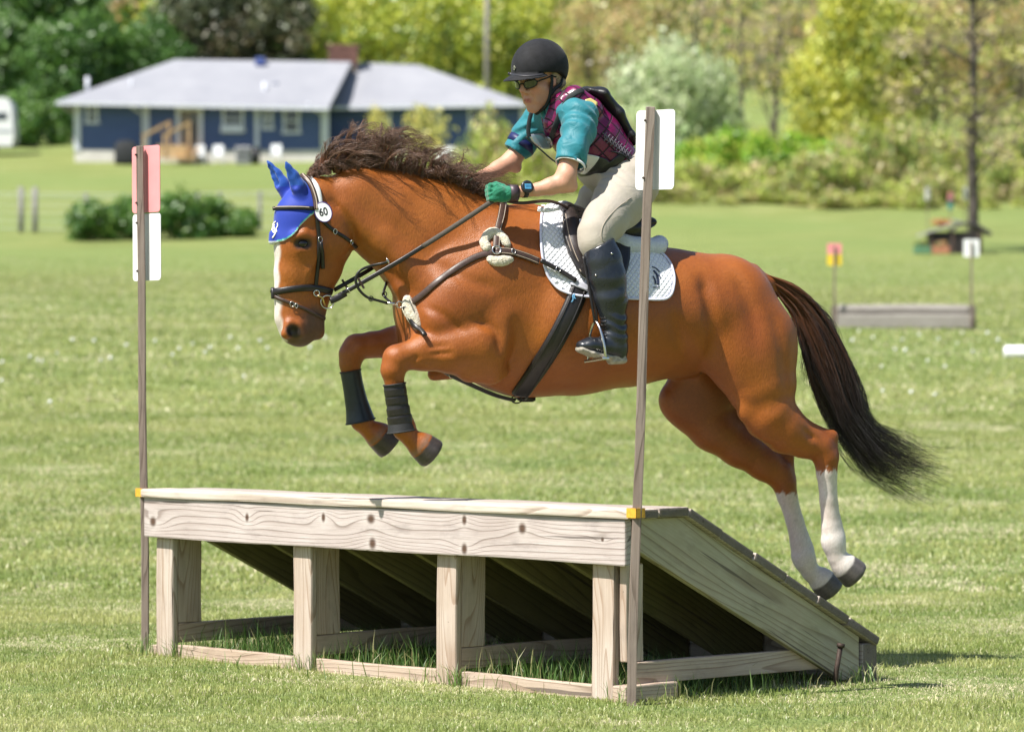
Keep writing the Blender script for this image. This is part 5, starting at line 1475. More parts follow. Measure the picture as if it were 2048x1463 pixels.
# ---------------------------------------------------------------- riding boots
t = NT('polished_boot'); v = t.coord(); f = t.noise(v, 10, 4, .55, .4)
t.set(col=t.ramp(f, [(.3, (.010, .012, .016)), (.7, (.020, .024, .032))]), rough=t.ramp(f, [(.3, .20), (.7, .36)]), spec=.6); t.bump(t.math('ADD', f, t.math('MULTIPLY', t.noise(v, 200, 3), .08)), .5, .012); M_rboot = t.m
M_sole = simple('worn_sole', (.32, .29, .24), .85, 0, .35, 60, .4)
for sd, dx in ((-1, 0), (1, -25)):
    RBt = Field((loc(1130, 600, sd * .38)[0] - .03 + dx * .0021, min(sd * .26, sd * .50), loc(1200, 745)[2]), (loc(1285, 600, sd * .36)[0] + dx * .0021 + .02, max(sd * .26, sd * .50), loc(1200, 465)[2]), .0055)
    L_ = lambda x: sd * x
    RBt.chain([rp(1199 + dx, 492, L_(.335), 32, 32), rp(1206 + dx, 520, L_(.345), 36, 33), rp(1214 + dx, 556, L_(.355), 37, 32), rp(1222 + dx, 600, L_(.362), 32, 28), rp(1227 + dx, 640, L_(.366), 25, 23), rp(1230 + dx, 672, L_(.368), 23, 21), rp(1232 + dx, 692, L_(.368), 23, 20)], .02)
    RBt.chain([rp(1232 + dx, 697, L_(.368), 21, 18), rp(1204 + dx, 693, L_(.372), 18, 19), rp(1178 + dx, 690, L_(.376), 14, 20), rp(1163 + dx, 691, L_(.378), 10, 17)], .02)
    RBt.chain([rp(1238 + dx, 704, L_(.368), 16, 16), rp(1239 + dx, 714, L_(.368), 14, 15)], .012)
    # top line: cut slanting, higher outside the knee
    x, y, z = np.meshgrid(*RBt.ax, indexing='ij', sparse=True)
    pl = z - np.interp(x, [loc(a + dx, 500, sd * .34)[0] for a in (1160, 1200, 1225, 1245)], [loc(1165, 512)[2], loc(1195, 492)[2], loc(1222, 481)[2], loc(1240, 506)[2]])
    RBt.D = np.maximum(RBt.D, pl.astype(np.float32))
    az_ = loc(1228, 655)[2]
    fold(RBt, .0040, lambda x, y, z: np.sin((z + x * .25) * 150 + 2.5 * np.sin(x * 30 + y * 20)) * np.exp(-((z - az_) / .05) ** 2))
    fold(RBt, .0022, lambda x, y, z: np.sin((z - x * .5) * 75 + 2 * np.sin(x * 25)) * np.exp(-((z - loc(1225, 590)[2]) / .06) ** 2))
    V, F = RBt.mesh(1); bt = mk('riding_boot', V, F, M_rboot, person, True)
    # sole and heel
    S = Field((loc(1130 + dx, 600, sd * .38)[0] - .03, min(sd * .26, sd * .48), loc(1200, 750)[2]), (loc(1285 + dx, 600, sd * .36)[0] + .02, max(sd * .26, sd * .48), loc(1200, 670)[2]), .0045)
    S.chain([rp(1160 + dx, 698, L_(.378), 7, 19), rp(1180 + dx, 706, L_(.376), 7, 22), rp(1206 + dx, 712, L_(.372), 7, 20), rp(1216 + dx, 714, L_(.370), 6, 16)], .006)
    S.chain([rp(1222 + dx, 722, L_(.368), 7, 16), rp(1246 + dx, 720, L_(.368), 7, 16)], .006); S.chain([rp(1216 + dx, 714, L_(.370), 6, 16), rp(1244 + dx, 712, L_(.368), 6, 15)], .006)
    V, F = S.mesh(1); mk('sole', V, F, M_sole, bt, True)
    if sd < 0:
        for (a, b_) in ((1223, 507), (1192, 550)):
            P, N = surf([(a, b_)], .002, None, RBt, 13.0, 16.5); bm = MB(); bm.tube([tuple(P[0] - N[0] * .003), tuple(P[0] + N[0] * .003)], .005, 10); bm.build('stud', M_steel, bt, True)
        for i in range(6):
            y0 = 634 + i * 7; P, N = surf([(1200 + i * .8, y0), (1206 + i * .5, y0 + 3), (1213, y0 + 1)], .001, 8, RBt, 13.0, 16.5); V, F = ribbon_arrays(P, N, .005, .003); mk('lace', V, F, M_leather, bt, True)

# ---------------------------------------------------------------- shirt
t = NT('teal_knit'); v = t.coord(); f = t.noise(v, 500, 2)
t.set(col=t.ramp(t.noise(v, 8, 3), [(.3, (.008, .150, .190)), (.7, (.013, .195, .240))]), rough=.55, sheen=.2, spec=.4)
t.bump(t.math('ADD', t.math('MULTIPLY', t.noise(v, 18, 4, .5, .8), 1.0), t.math('MULTIPLY', f, .05)), .6, .012); M_teal = t.m
SH = Field((loc(995, 300)[0], -.40, loc(1140, 345)[2]), (loc(1240, 250)[0], .40, loc(1120, 175)[2]), .0065)
SH.chain([rp(1112, 216, 0, 30, 32), rp(1128, 232, 0, 40, 60), rp(1160, 265, 0, 50, 64), rp(1190, 295, 0, 48, 60)], .02)
SH.chain([rp(1138, 225, -.10, 34, 30), rp(1162, 233, -.160, 32, 28), rp(1157, 263, -.195, 32, 28), rp(1146, 300, -.232, 30, 26), rp(1140, 326, -.245, 29, 26)], .025)
SH.chain([rp(1100, 228, .09, 34, 30), rp(1082, 235, .155, 34, 32), rp(1060, 262, .19, 31, 30), rp(1040, 292, .205, 27, 26), rp(1032, 303, .205, 26, 25)], .025)
# open hems: cut below the sleeve ends
def cut_plane(fld, p, n, box):
    sl, g = fld.region(np.array(p) - box, np.array(p) + box); n = np.array(n, float); n /= np.linalg.norm(n)
    d = (g[0] - p[0]) * n[0] + (g[1] - p[1]) * n[1] + (g[2] - p[2]) * n[2]
    fld.D[sl] = np.maximum(fld.D[sl], d.astype(np.float32))
pn = loc(1141, 330, -.245); dn_ = loc(1140, 326, -.245) - loc(1157, 263, -.195)
pf = loc(1030, 304, .205); df_ = loc(1032, 303, .205) - loc(1060, 262, .19)
fold(SH, .0050, lambda x, y, z: np.sin((x * .9 + z * .6) * 70 + 3 * np.sin(z * 25 + y * 14) + y * 40) * (y < -.1))
fold(SH, .0045, lambda x, y, z: np.sin((x * .8 - z * .7) * 80 + 3 * np.sin(z * 28)) * (y > .1))
cut_plane(SH, pn, dn_, .10); cut_plane(SH, pf, df_, .09)
SH.seg(pn + dn_ / np.linalg.norm(dn_) * .012, pn - dn_ / np.linalg.norm(dn_) * .010, .050, .050, None, None, .008, 'cut')
SH.seg(pf + df_ / np.linalg.norm(df_) * .012, pf - df_ / np.linalg.norm(df_) * .008, .042, .042, None, None, .008, 'cut')
# open collar
SH.seg(loc(1085, 222, -.02), loc(1098, 240, -.03), .018, .006, None, None, .01, 'cut')
V, F = SH.mesh(1)
cw = np.zeros(len(V)); dd = ((V - pn) @ (dn_ / np.linalg.norm(dn_))); cw = (dd > -.012) & (np.linalg.norm(V - pn, axis=1) < .10)
sh = mk('shirt', V, F, M_teal, person, True)
# white edge of the near sleeve, navy band on the far one
def cuff(name, c, ax_, r, w, mat, parent, lenx):
    ax_ = ax_ / np.linalg.norm(ax_); lat = np.array((0, 1.0, 0)); lat = lat - ax_ * (lat @ ax_); lat /= np.linalg.norm(lat); u = np.cross(lat, ax_)
    V = []; F = []; n = 32
    for (k, rr) in ((-lenx / 2, 1.0), (-lenx / 2, 1.05), (lenx / 2, 1.05), (lenx / 2, 1.0)):
        for i in range(n):
            a = 6.28318 * i / n; V.append(c + ax_ * k + u * (r * rr * math.cos(a)) + lat * (w * rr * math.sin(a)))
    for j in range(4):
        for i in range(n): F.append((j * n + i, j * n + (i + 1) % n, ((j + 1) % 4) * n + (i + 1) % n, ((j + 1) % 4) * n + i))
    return mk(name, np.array(V), F, mat, parent, True)
cuff('sleeve_edge', pn - dn_ / np.linalg.norm(dn_) * .003, dn_, .0625, .0565, M_wplas, sh, .012)
cuff('armband', loc(1044, 287, .203), loc(1032, 303, .205) - loc(1060, 262, .19), .0640, .0625, simple('navy_band', (.008, .014, .085), .5), sh, .034)
for pts in ([(1100, 205), (1096, 222), (1100, 240)], [(1085, 214), (1088, 228), (1096, 242)]):
    P, N = surf(pts, .004, 12, SH, 13.0, 16.5, -.05); V, F = ribbon_arrays(P, N, .026, .004); mk('collar', V, F, M_teal, sh, True)

# ---------------------------------------------------------------- protective vest
t = NT('magenta_panels'); v = t.coord('Object', (1, 1, 1))
mp = t.n('ShaderNodeMapping'); t.l(v, mp.inputs[0]); mp.inputs['Rotation'].default_value = (0, math.radians(-42), 0); mp.inputs['Scale'].default_value = (1, 1, 1)
sp = t.n('ShaderNodeSeparateXYZ'); t.l(mp.outputs[0], sp.inputs[0])
def tri2(o, k, ph=0.0): return t.math('ABSOLUTE', t.math('SUBTRACT', t.math('FRACT', t.math('ADD', t.math('MULTIPLY', o, k), ph)), .5))
qa = tri2(sp.outputs[0], 17.0); qb = tri2(sp.outputs[2], 23.0, .3)
q = t.math('MINIMUM', t.math('SUBTRACT', .5, qa), t.math('SUBTRACT', .5, qb))
gr = t.ramp(q, [(.03, 1.0), (.075, 0.0)])
f = t.noise(v, 30, 4, .6)
c = t.ramp(f, [(.3, (.125, .004, .050)), (.7, (.185, .007, .075))])
t.set(col=t.mix(gr, c, (.020, .004, .014)), rough=t.mix(gr, t.ramp(f, [(.3, .24), (.7, .36)]), (.7, .7, .7)), spec=.55)
t.bump(t.math('ADD', t.math('MULTIPLY', gr, -1.0), t.math('MULTIPLY', t.noise(v, 18, 4, .5, .6), .9)), .8, .010); M_vest = t.m
VS = Field((loc(1050, 300)[0], -.30, loc(1200, 375)[2]), (loc(1310, 250)[0], .30, loc(1150, 150)[2]), .0065)
VS.chain([rp(1128, 222, 0, 46, 52), rp(1150, 246, 0, 63, 72), rp(1180, 282, 0, 65, 78), rp(1212, 318, 0, 56, 74), rp(1226, 332, 0, 52, 72)], .02)
for sd in (-1, 1):
    VS.chain([rp(1108, 246, sd * .07, 22, 20), rp(1124, 206, sd * .085, 20, 24), rp(1148, 194, sd * .095, 22, 28), rp(1180, 220, sd * .11, 26, 30)], .015)     # shoulder yokes
    VS.chain([rp(1160, 240, sd * .205, 34, 34), rp(1150, 282, sd * .215, 32, 30)], .012, 'cut')    # armholes
VS.chain([rp(1090, 205, 0, 26, 22), rp(1098, 230, -.0, 18, 16)], .012, 'cut')
VS.chain([rp(1108, 205, 0, 28, 28), rp(1112, 190, 0, 30, 30)], .012, 'cut')
cut_plane(VS, loc(1222, 335, 0), loc(1240, 356, 0) - loc(1205, 312, 0), .30)
V, F = VS.mesh(1); vest = mk('vest', V, F, M_vest, person, True)
# black back plate of the air vest
Q = Field((loc(1150, 250)[0], -.2, loc(1250, 320)[2]), (loc(1300, 250)[0], .2, loc(1180, 150)[2]), .006)
Q.chain([rp(1170, 182, 0, 9, 36), rp(1195, 190, 0, 15, 46), rp(1225, 228, 0, 16, 46), rp(1250, 272, 0, 12, 42), rp(1258, 288, 0, 7, 38)], .015)
V, F = Q.mesh(1); mk('back_plate', V, F, simple('black_nylon', (.010, .010, .011), .45, 0, .3, 50, .3), vest, True)
M_web = simple('black_webbing', (.012, .016, .018), .7, 0, .3, 150, .3)
def vstrap(name, pts, w, mat=M_web, off=.003, th=.004, n=26, f_=VS):
    P, N = surf(pts, off, n, f_, 13.0, 16.5, -.15); V, F = ribbon_arrays(P, N, w, th); return mk(name, V, F, mat, vest, True)
vstrap('harness_strap', [(1165, 181), (1148, 188), (1132, 204), (1118, 232), (1108, 258), (1102, 280)], .024)
vstrap('harness_strap', [(1062, 226), (1058, 242), (1056, 262), (1058, 274)], .018, f_=VS)
vstrap('waist_belt', [(1162, 350), (1185, 348), (1210, 338), (1232, 322), (1246, 310)], .034, simple('black_belt', (.012, .012, .012), .4), .004)
# lacing on the flank
lc = simple('grey_lace', (.12, .10, .13), .6)
for i in range(9):
    x0 = 1204 + i * 6.0; y0 = 266 + i * 4.6
    vstrap('lacing', [(x0, y0), (x0 + 9, y0 + 8), (x0 + 3, y0 + 16)], .0045, lc, .004, .003, 8)
    vstrap('lacing', [(x0 + 9, y0 - 1), (x0 + 2, y0 + 8), (x0 + 10, y0 + 15)], .0045, lc, .005, .003, 8)
vstrap('lanyard', [(1050, 274), (1065, 288), (1082, 302), (1100, 318), (1112, 326)], .006, M_web, .012, .005)
vstrap('cord', [(1220, 302), (1240, 308), (1254, 318), (1257, 330), (1246, 342)], .006, M_web, .010, .005)
# badge on the shoulder, shiny plate on the chest, white bib with a number
b_, _ = patch('shoulder_badge', [(1170, 200), (1180, 199), (1193, 207), (1192, 213), (1178, 210), (1170, 206)], simple('yellow_badge', (.62, .50, .18), .4), vest, .006, .004, 4, 24, field=VS)
M_clear = NT('clear_plastic').set(col=(.42, .43, .45), rough=.12, metal=.6).m
patch('chest_plate', [(1056, 270), (1080, 267), (1104, 272), (1110, 286), (1098, 298), (1082, 298), (1064, 286)], M_clear, vest, .012, .004, 5, 30, field=VS)
patch('bib', [(1166, 306), (1186, 309), (1199, 313), (1188, 330), (1172, 346), (1162, 345), (1161, 325)], M_wplas, vest, .005, .003, 6, 36, field=VS)
vstrap('bib_number', [(1166, 320), (1171, 324), (1172, 332), (1167, 337)], .010, M_black, .011, .001, 12)
patch('vest_side', [(1199, 313), (1214, 318), (1222, 330), (1205, 346), (1180, 350), (1173, 346), (1188, 330)], simple('dark_olive_mesh', (.035, .038, .030), .3, 0, .3), vest, .004, .003, 5, 30, field=VS)

# ---------------------------------------------------------------- helmet
HLM = HFld(HC - .22, HC + .26, .0048)
HLM.e((-.010, 0, .052), (.137, .112, .124), .01)
x, y, z = np.meshgrid(*HLM.ax, indexing='ij', sparse=True)
ff = (x - HC[0]) * Fv[0] + (y - HC[1]) * Fv[1] + (z - HC[2]) * Fv[2]; uu = (x - HC[0]) * Uv[0] + (y - HC[1]) * Uv[1] + (z - HC[2]) * Uv[2]; ss = (x - HC[0]) * Sv[0] + (y - HC[1]) * Sv[1] + (z - HC[2]) * Sv[2]
hem = np.interp(ff, [-.16, -.09, -.02, .05, .13], [-.038, -.030, .022, .040, .046]) - uu
HLM.D = np.maximum(HLM.D, hem.astype(np.float32))
HLM.e((-.005, 0, -.01), (.108, .086, .075), .006, 'cut')
# peak
pk = np.sqrt(((ff - .085) / .098) ** 2 + (ss / .104) ** 2 + ((uu - (.046 - .9 * (ff - .1) ** 2 * 2.4 - ss ** 2 * 2.0)) / .011) ** 2)
pk = (pk - 1.0) * .011
pk = np.maximum(pk, .045 - ff)
HLM.D = np.minimum(HLM.D, pk.astype(np.float32))
V, F = HLM.mesh(1)
t = NT('helmet_suede'); v = t.coord(); f = t.noise(v, 40, 5, .65)
t.set(col=t.ramp(f, [(.3, (.007, .007, .008)), (.72, (.016, .016, .019))]), rough=.75, sheen=.06, spec=.25); t.bump(t.noise(v, 500, 3), .3, .002); M_helm = t.m
hel = mk('helmet', V, F, M_helm, person, True)
P, N = surf([(1016, 147), (1030, 150), (1055, 152), (1080, 150), (1091, 147)], .001, 26, HLM, 13.0, 16.5); V, F = ribbon_arrays(P, N, .012, .0022); mk('band', V, F, simple('helmet_band', (.022, .022, .026), .5), hel, True)
P, N = surf([(1030, 136)], .002, None, HLM, 13.0, 16.5); b = MB(); b.prism([(0, .0105), (.0085, 0), (0, -.0105), (-.0085, 0)], .003, 'z'); bd_ = b.build('badge', simple('badge_silver', (.55, .55, .42), .35, .6), hel); bd_.matrix_local = facing(P[0], N[0])
b = MB(); b.prism([(0, .0060), (.005, 0), (0, -.0060), (-.005, 0)], .0012, 'z'); bi = b.build('badge_centre', M_black, bd_); bi.location = (0, 0, .003)
# chin harness
def H3(l): return [H(*p) for p in l]
for l in ([(.012, .083, .020), (.020, .080, -.020), (.030, .070, -.060), (.045, .050, -.105), (.060, .0, -.135)], [(-.055, .080, -.005), (-.030, .085, -.030), (.005, .080, -.042), (.028, .072, -.062)]):
    V, F = ribbon_arrays(spline(H3(l), 22), np.array([H(*p) - H(0, 0, p[2]) for p in [tuple(np.array(q)) for q in spline(l, 22)]]), .014, .004); mk('chin_strap', V, F, M_web, hel, True)
    l2 = [(a, -b_, c) for a, b_, c in l]; V, F = ribbon_arrays(spline(H3(l2), 22), np.array([H(*p) - H(0, 0, p[2]) for p in [tuple(np.array(q)) for q in spline(l2, 22)]]), .014, .004); mk('chin_strap', V, F, M_web, hel, True)
# hair at the nape and temple
Q = HFld(HC - .2, HC + .16, .005)
Q.e((-.070, 0, -.030), (.035, .058, .040)); 
for s_ in (-1, 1): Q.e((-.015, s_ * .074, .012), (.030, .010, .020)); Q.e((-.055, s_ * .06, -.02), (.03, .02, .03))
fold(Q, .003, lambda x, y, z: np.sin(x * 300 + 2 * np.sin(z * 100)) * np.sin(y * 260))
V, F = Q.mesh(0); mk('hair', V, F, simple('grey_blonde_hair', (.40, .31, .22), .6, 0, .35, 120, .6), person, True)

# ---------------------------------------------------------------- sunglasses
gl_ = empty('sunglasses'); gl_.parent = person
t = NT('dark_lens'); t.set(col=(.010, .010, .009), rough=.05, spec=.8, coat=.6); M_lens = t.m
for s_ in (-1, 1):
    V = []; F = []; nu, nv = 12, 7
    for j in range(nv):
        for i in range(nu):
            a = (i / (nu - 1)); b2 = j / (nv - 1) * 2 - 1
            hw = .0175 * (1 - (2 * a - 1) ** 4 * .75) * (1.0 - .12 * a)
            th = .12 + a * .95
            V.append(H(.030 + .090 * math.cos(th * .78), s_ * (.006 + .082 * math.sin(th * .74)), 0.000 + b2 * hw + a * .006))
    for j in range(nv - 1):
        for i in range(nu - 1): F.append((j * nu + i, j * nu + i + 1, (j + 1) * nu + i + 1, (j + 1) * nu + i))
    ln = mk('lens', np.array(V), F, M_lens, gl_, True); md = ln.modifiers.new('s', 'SOLIDIFY'); md.thickness = .003; md.offset = 0
    VV = np.array(V).reshape(nv, nu, 3); edge = np.concatenate([VV[-1], VV[::-1, -1][1:], VV[0][::-1][1:], VV[:, 0][1:]])
    Vt, Ft = tube_arrays(edge, .0026, 6); mk('frame', np.array(Vt), Ft, M_black, gl_, True)
    Vt, Ft = tube_arrays(spline(H3([(.088, s_ * .066, .008), (.060, s_ * .080, .012), (.020, s_ * .084, .014), (-.010, s_ * .084, .006)]), 12), .0032, 8); mk('temple', np.array(Vt), Ft, M_black, gl_, True)
Vt, Ft = tube_arrays(np.array(H3([(.117, -.010, .006), (.122, 0, .008), (.117, .010, .006)])), .003, 6); mk('bridge', np.array(Vt), Ft, M_black, gl_, True)

# ---------------------------------------------------------------- gloves, watch
t = NT('green_glove'); v = t.coord(); f = t.noise(v, 60, 4, .6)
t.set(col=t.ramp(f, [(.3, (.012, .155, .085)), (.7, (.022, .230, .130))]), rough=.75, sheen=.3, spec=.25); t.bump(t.math('ADD', t.noise(v, 90, 3, .5, 1.0), t.math('MULTIPLY', f, .5)), .7, .006); M_glove = t.m
def glove(hd_, wr, wdir, s_):
    c = np.array(hd_['c']); G = Field(c - .13, c + .14, .0042); hand(G, **hd_, s=s_, k=.006)
    G.seg(np.array(hd_['c']) - np.array(hd_['fwd']) * .045, wr, .0305, .0300, None, None, .012)
    fold(G, .0016, lambda x, y, z: np.sin(x * 210 + 2 * np.sin(z * 130)) * np.sin(z * 160 + y * 100))
    V, F = G.mesh(1); return mk('glove', V, F, M_glove, person, True)
gl1 = glove(hn, loc(1024, 386, -.215), None, 1.06)
cuff('glove_cuff', loc(1026, 386, -.215), np.array((1, 0, 0.03)), .0335, .0315, simple('purple_brown_cuff', (.055, .035, .045), .45), gl1, .038)
glove(hf, loc(938, 364, .15), None, 1.05)
watch = empty('wristwatch'); watch.parent = person
wc = loc(1049, 382, -.215); cuff('band', wc, np.array((1, 0, .08)), .0275, .0275, M_black, watch, .020)
wn = Vector((.05, -1, .22)).normalized(); wp = Vector(wc) + wn * .031 + Vector((0, 0, .010))
b = MB(); b.tube([(0, 0, -.006), (0, 0, .004), (0, 0, .0065)], [.0275, .0275, .024], 32); o = b.build('case', simple('watch_case', (.02, .025, .035), .3), watch, True); o.matrix_local = facing(wp, wn)
b = MB(); b.prism([(.0205 * math.cos(a), .0205 * math.sin(a)) for a in np.linspace(0, 6.28318, 29)[:-1]], .001, 'z'); bz_ = b.build('bezel', M_black, watch); bz_.matrix_local = facing(wp + wn * .0064, wn)
b = MB(); b.box((0, 0, 0), (.029, .022, .001), None, 0); sc_o = b.build('screen', NT('lcd').set(col=(.10, .36, .62), rough=.25).m, watch); sc_o.matrix_local = facing(wp + wn * .0078, wn)
for i in range(4):
    b = MB(); b.box((0, 0, 0), (.003, .011, .0006)); o = b.build('digit', simple('lcd_digit', (.03, .12, .24), .4), sc_o); o.location = (-.009 + i * .006, .001, .0007)
# ================================================================== TREES AND BUSHES
def leaf_cloud(lobes, n, size, cols, seed, shell=.45, up=.35):
    """leaf quads scattered through ellipsoid lobes; cols = list of (colour, share)"""
    g = np.random.default_rng(seed)
    wts = np.array([l[1][0] * l[1][1] + l[1][2] * l[1][0] for l in lobes]); wts = wts / wts.sum()
    idx = g.choice(len(lobes), n, p=wts)
    C = np.array([l[0] for l in lobes])[idx]; R = np.array([l[1] for l in lobes])[idx]
    d = g.normal(0, 1, (n, 3)); d /= np.linalg.norm(d, axis=1, keepdims=True)
    r = g.uniform(0, 1, n) ** shell * (1 + g.normal(0, .10, n))
    P = C + d * R * r[:, None]
    N = d + g.normal(0, .7, (n, 3)) + np.array((0, 0, up)); N /= np.linalg.norm(N, axis=1, keepdims=True)
    A = np.cross(N, g.normal(0, 1, (n, 3))); A /= np.linalg.norm(A, axis=1, keepdims=True); B = np.cross(N, A)
    s_ = size * g.uniform(.5, 1.4, n)[:, None]
    a, b_ = A * s_, B * s_ * .62
    V = np.stack([P - a, P + b_ * .9 - a * .1, P + a, P - b_ * .9 + a * .1], 1).reshape(-1, 3)
    F = (np.arange(n) * 4)[:, None] + np.array([[0, 1, 2, 3]])
    cc = np.array([c for c, _ in cols]); pr = np.array([w for _, w in cols]); pr = pr / pr.sum()
    lobecol = g.choice(len(cols), len(lobes), p=pr)
    pick = np.where(g.uniform(0, 1, n) < .55, lobecol[idx], g.choice(len(cols), n, p=pr))
    col = cc[pick] * g.uniform(.75, 1.25, (n, 1))
    return V, F.astype(np.int32), np.repeat(col, 4, axis=0)
def lobes_for(g, w, h, z0, n, fill=.34):
    L = []
    for i in range(n):
        t_ = (i + .5) / n; z = z0 + (h - z0) * (.12 + .80 * t_ ** .9)
        env = math.sin(min(1, t_ * .86 + .16) * math.pi) ** .6
        a = g.uniform(0, 6.28); rad = w * .5 * env * g.uniform(.25, .80)
        r = w * fill * g.uniform(.5, 1.0)
        L.append(((rad * math.cos(a), rad * math.sin(a), z), (r, r, r * g.uniform(.6, .95))))
    return L
def trunk_mesh(g, h, r, lobes, twigs=0, bend=.04):
    b = MB(); top = h
    P = [(bend * h * math.sin(k * 2.3) * k, bend * h * math.cos(k * 1.7) * k, k * top - .6 * (k == 0)) for k in np.linspace(0, 1, 8)]
    b.tube(P, np.linspace(r, r * .16, 8), 7)
    for (c, R_) in lobes:
        k = np.clip((c[2] - .25 * h) / h * .85, .12, .9); s0 = np.array(P[0]) * (1 - k) + np.array(P[-1]) * k
        e = np.array(c); m = s0 * .5 + e * .5 + np.array((0, 0, -.05 * h))
        b.tube(spline([s0, m, e], 6), np.linspace(r * .34, r * .06, 6), 5)
        for _ in range(twigs):
            q = e + g.normal(0, 1, 3) * np.array(R_) * .75
            b.tube(spline([m * .4 + e * .6, (m + q) / 2 + g.normal(0, .15, 3), q], 4), np.linspace(r * .08, r * .02, 4), 3, False)
    return b
M_leaf = M_blade
t = NT('bark'); f = t.noise(t.coord('Object', (5, 5, 1.2)), 2.0, 5, .7)
t.set(col=t.ramp(f, [(.3, (.060, .050, .042)), (.7, (.150, .125, .105))]), rough=.9); t.bump(f, .8, .05); M_bark = t.m
PAL = {
    'green': [((0.075, 0.173, 0.030), 4), ((0.128, 0.247, 0.045), 3), ((0.045, 0.105, 0.024), 2)],
    'conifer': [((.085, .105, .048), 5), ((.120, .130, .060), 3), ((.150, .125, .070), 2), ((.050, .070, .036), 3)],
    'spring': [((0.450, 0.495, 0.053), 4), ((0.315, 0.405, 0.060), 3), ((0.570, 0.555, 0.090), 2), ((0.165, 0.240, 0.053), 2)],
    'tan': [((.600, .430, .210), 3), ((.500, .430, .180), 3), ((.420, .470, .130), 3), ((.260, .200, .130), 1)],
    'pale': [((0.495, 0.585, 0.315), 3), ((0.630, 0.675, 0.450), 3), ((0.300, 0.420, 0.180), 2)],
    'bright': [((.600, .580, .090), 4), ((.500, .540, .090), 3), ((.330, .390, .080), 2)],
    'bush': [((.260, .480, .035), 4), ((.380, .560, .050), 3), ((.120, .240, .030), 2), ((.520, .560, .090), 2)],
    'brush': [((.600, .520, .240), 3), ((.480, .560, .110), 3), ((.500, .390, .230), 2), ((.240, .330, .070), 2)],
    'bare': [((.560, .460, .230), 3), ((.400, .330, .220), 2), ((.560, .560, .150), 3)],
    'hedge': [((0.060, 0.158, 0.024), 4), ((0.120, 0.240, 0.036), 3), ((0.180, 0.285, 0.060), 1)],
    'mustard': [((0.690, 0.600, 0.165), 3), ((0.570, 0.555, 0.180), 3), ((0.450, 0.495, 0.135), 2)],
}
SPEC = {   # width, height, foliage bottom, lobes, leaves, leaf size, trunk radius, twigs
    'green': (7.0, 9.0, .8, 20, 5200, .24, .22, 0), 'conifer': (6.5, 11.0, .6, 22, 5200, .24, .25, 1),
    'spring': (8.0, 10.0, 1.8, 20, 3200, .23, .26, 3), 'tan': (7.0, 10.0, 2.2, 18, 2000, .21, .27, 5),
    'pale': (6.0, 5.0, .3, 18, 4200, .18, .14, 1), 'bright': (7.0, 10.0, 1.0, 20, 4600, .22, .20, 2),
    'bush': (4.0, 3.0, .0, 14, 3200, .15, .05, 1), 'brush': (4.0, 2.2, .0, 14, 2400, .14, .04, 3),
    'bare': (8.0, 11.0, 3.4, 16, 1000, .17, .30, 8), 'hedge': (3.2, 2.0, .0, 12, 3200, .14, .05, 0), 'mustard': (4.0, 4.0, .5, 14, 1500, .14, .07, 4),
}
PROTO = {}
def proto(kind, k):
    if (kind, k) not in PROTO:
        w, h, z0, nl, n, sz, tr_, tw = SPEC[kind]; sd = (sum(map(ord, kind)) * 7 + k * 101); g = np.random.default_rng(sd)
        L = lobes_for(g, w, h, z0, nl)
        V, F, C = leaf_cloud(L, n, sz, PAL[kind], sd + 1)
        cm = mesh_data('crown', V, F, False, C); cm.materials.append(M_leaf)
        tm = trunk_mesh(g, h * .86, tr_, L[::2], tw).data('trunk', M_bark, True)
        PROTO[(kind, k)] = (cm, tm)
    return PROTO[(kind, k)]
def plant(kind, px, d, py_top, wpx, label, group, k=0, cat='tree', name=None, sink=.1):
    x = (px - CX) / FPX * d; zb = float(gz(x, d)) - sink
    ztop = CAMZ - (py_top - CY) / FPX * d
    w, h = SPEC[kind][0], SPEC[kind][1]
    sz_ = max(.15, (ztop - zb) / h); sxy = wpx / FPX * d / w
    cm, tm = proto(kind, k)
    root = empty(name or {'bush': 'bush', 'brush': 'bush', 'hedge': 'bush'}.get(kind, 'tree'), (x, d, zb), random.uniform(0, 6.28))
    root.scale = (sxy, sxy, sz_)
    tag(root, label, cat, group)
    link('crown', cm, None, root); link('trunk', tm, None, root)
    return root
WL = 'dense dark green tree in the wood left of the blue house'
for i, (px, d, pt_, w) in enumerate([(20, 206, 30, 170), (95, 202, 45, 180), (185, 205, 30, 190), (262, 207, 55, 150), (315, 210, 30, 140), (50, 222, -60, 190), (150, 224, -50, 200), (-50, 208, 20, 180)]):
    plant('green', px, d, pt_, w, WL, 'green trees left of the house', i % 3)
for i, (px, d, pt_, w) in enumerate([(10, 197, 205, 90), (70, 197, 215, 90), (125, 198, 200, 80)]):
    plant('hedge', px, d, pt_, w, 'low dark shrub between the trailer and the house', 'shrubs beside the trailer', i % 2, 'bush')
for i, (px, d, pt_, w) in enumerate([(350, 214, -30, 150), (425, 212, -50, 160), (500, 214, -70, 170), (572, 212, -60, 150), (460, 226, -120, 200)]):
    plant('conifer', px, d, pt_, w, 'tall dark brownish evergreen behind the blue house', 'dark evergreens behind the house', i % 3)
for i, (px, d, pt_, w) in enumerate([(650, 216, -20, 170), (735, 214, 0, 180), (820, 213, 10, 170), (900, 216, -20, 170), (985, 215, 0, 170), (1065, 217, 0, 170), (690, 232, -100, 220), (860, 234, -110, 220), (1020, 233, -100, 220)]):
    plant('spring', px, d, pt_, w, 'yellow-green spring tree behind the house roof', 'spring trees behind the house', i % 3)
for i, (px, d, pt_, w) in enumerate([(1175, 208, 0, 150), (1245, 206, 20, 150), (1320, 212, -40, 170), (1215, 226, -90, 200)]):
    plant('tan', px, d, pt_, w, 'tan budding tree in the wood just right of the rider\'s helmet', 'tan trees right of the rider', i % 3)
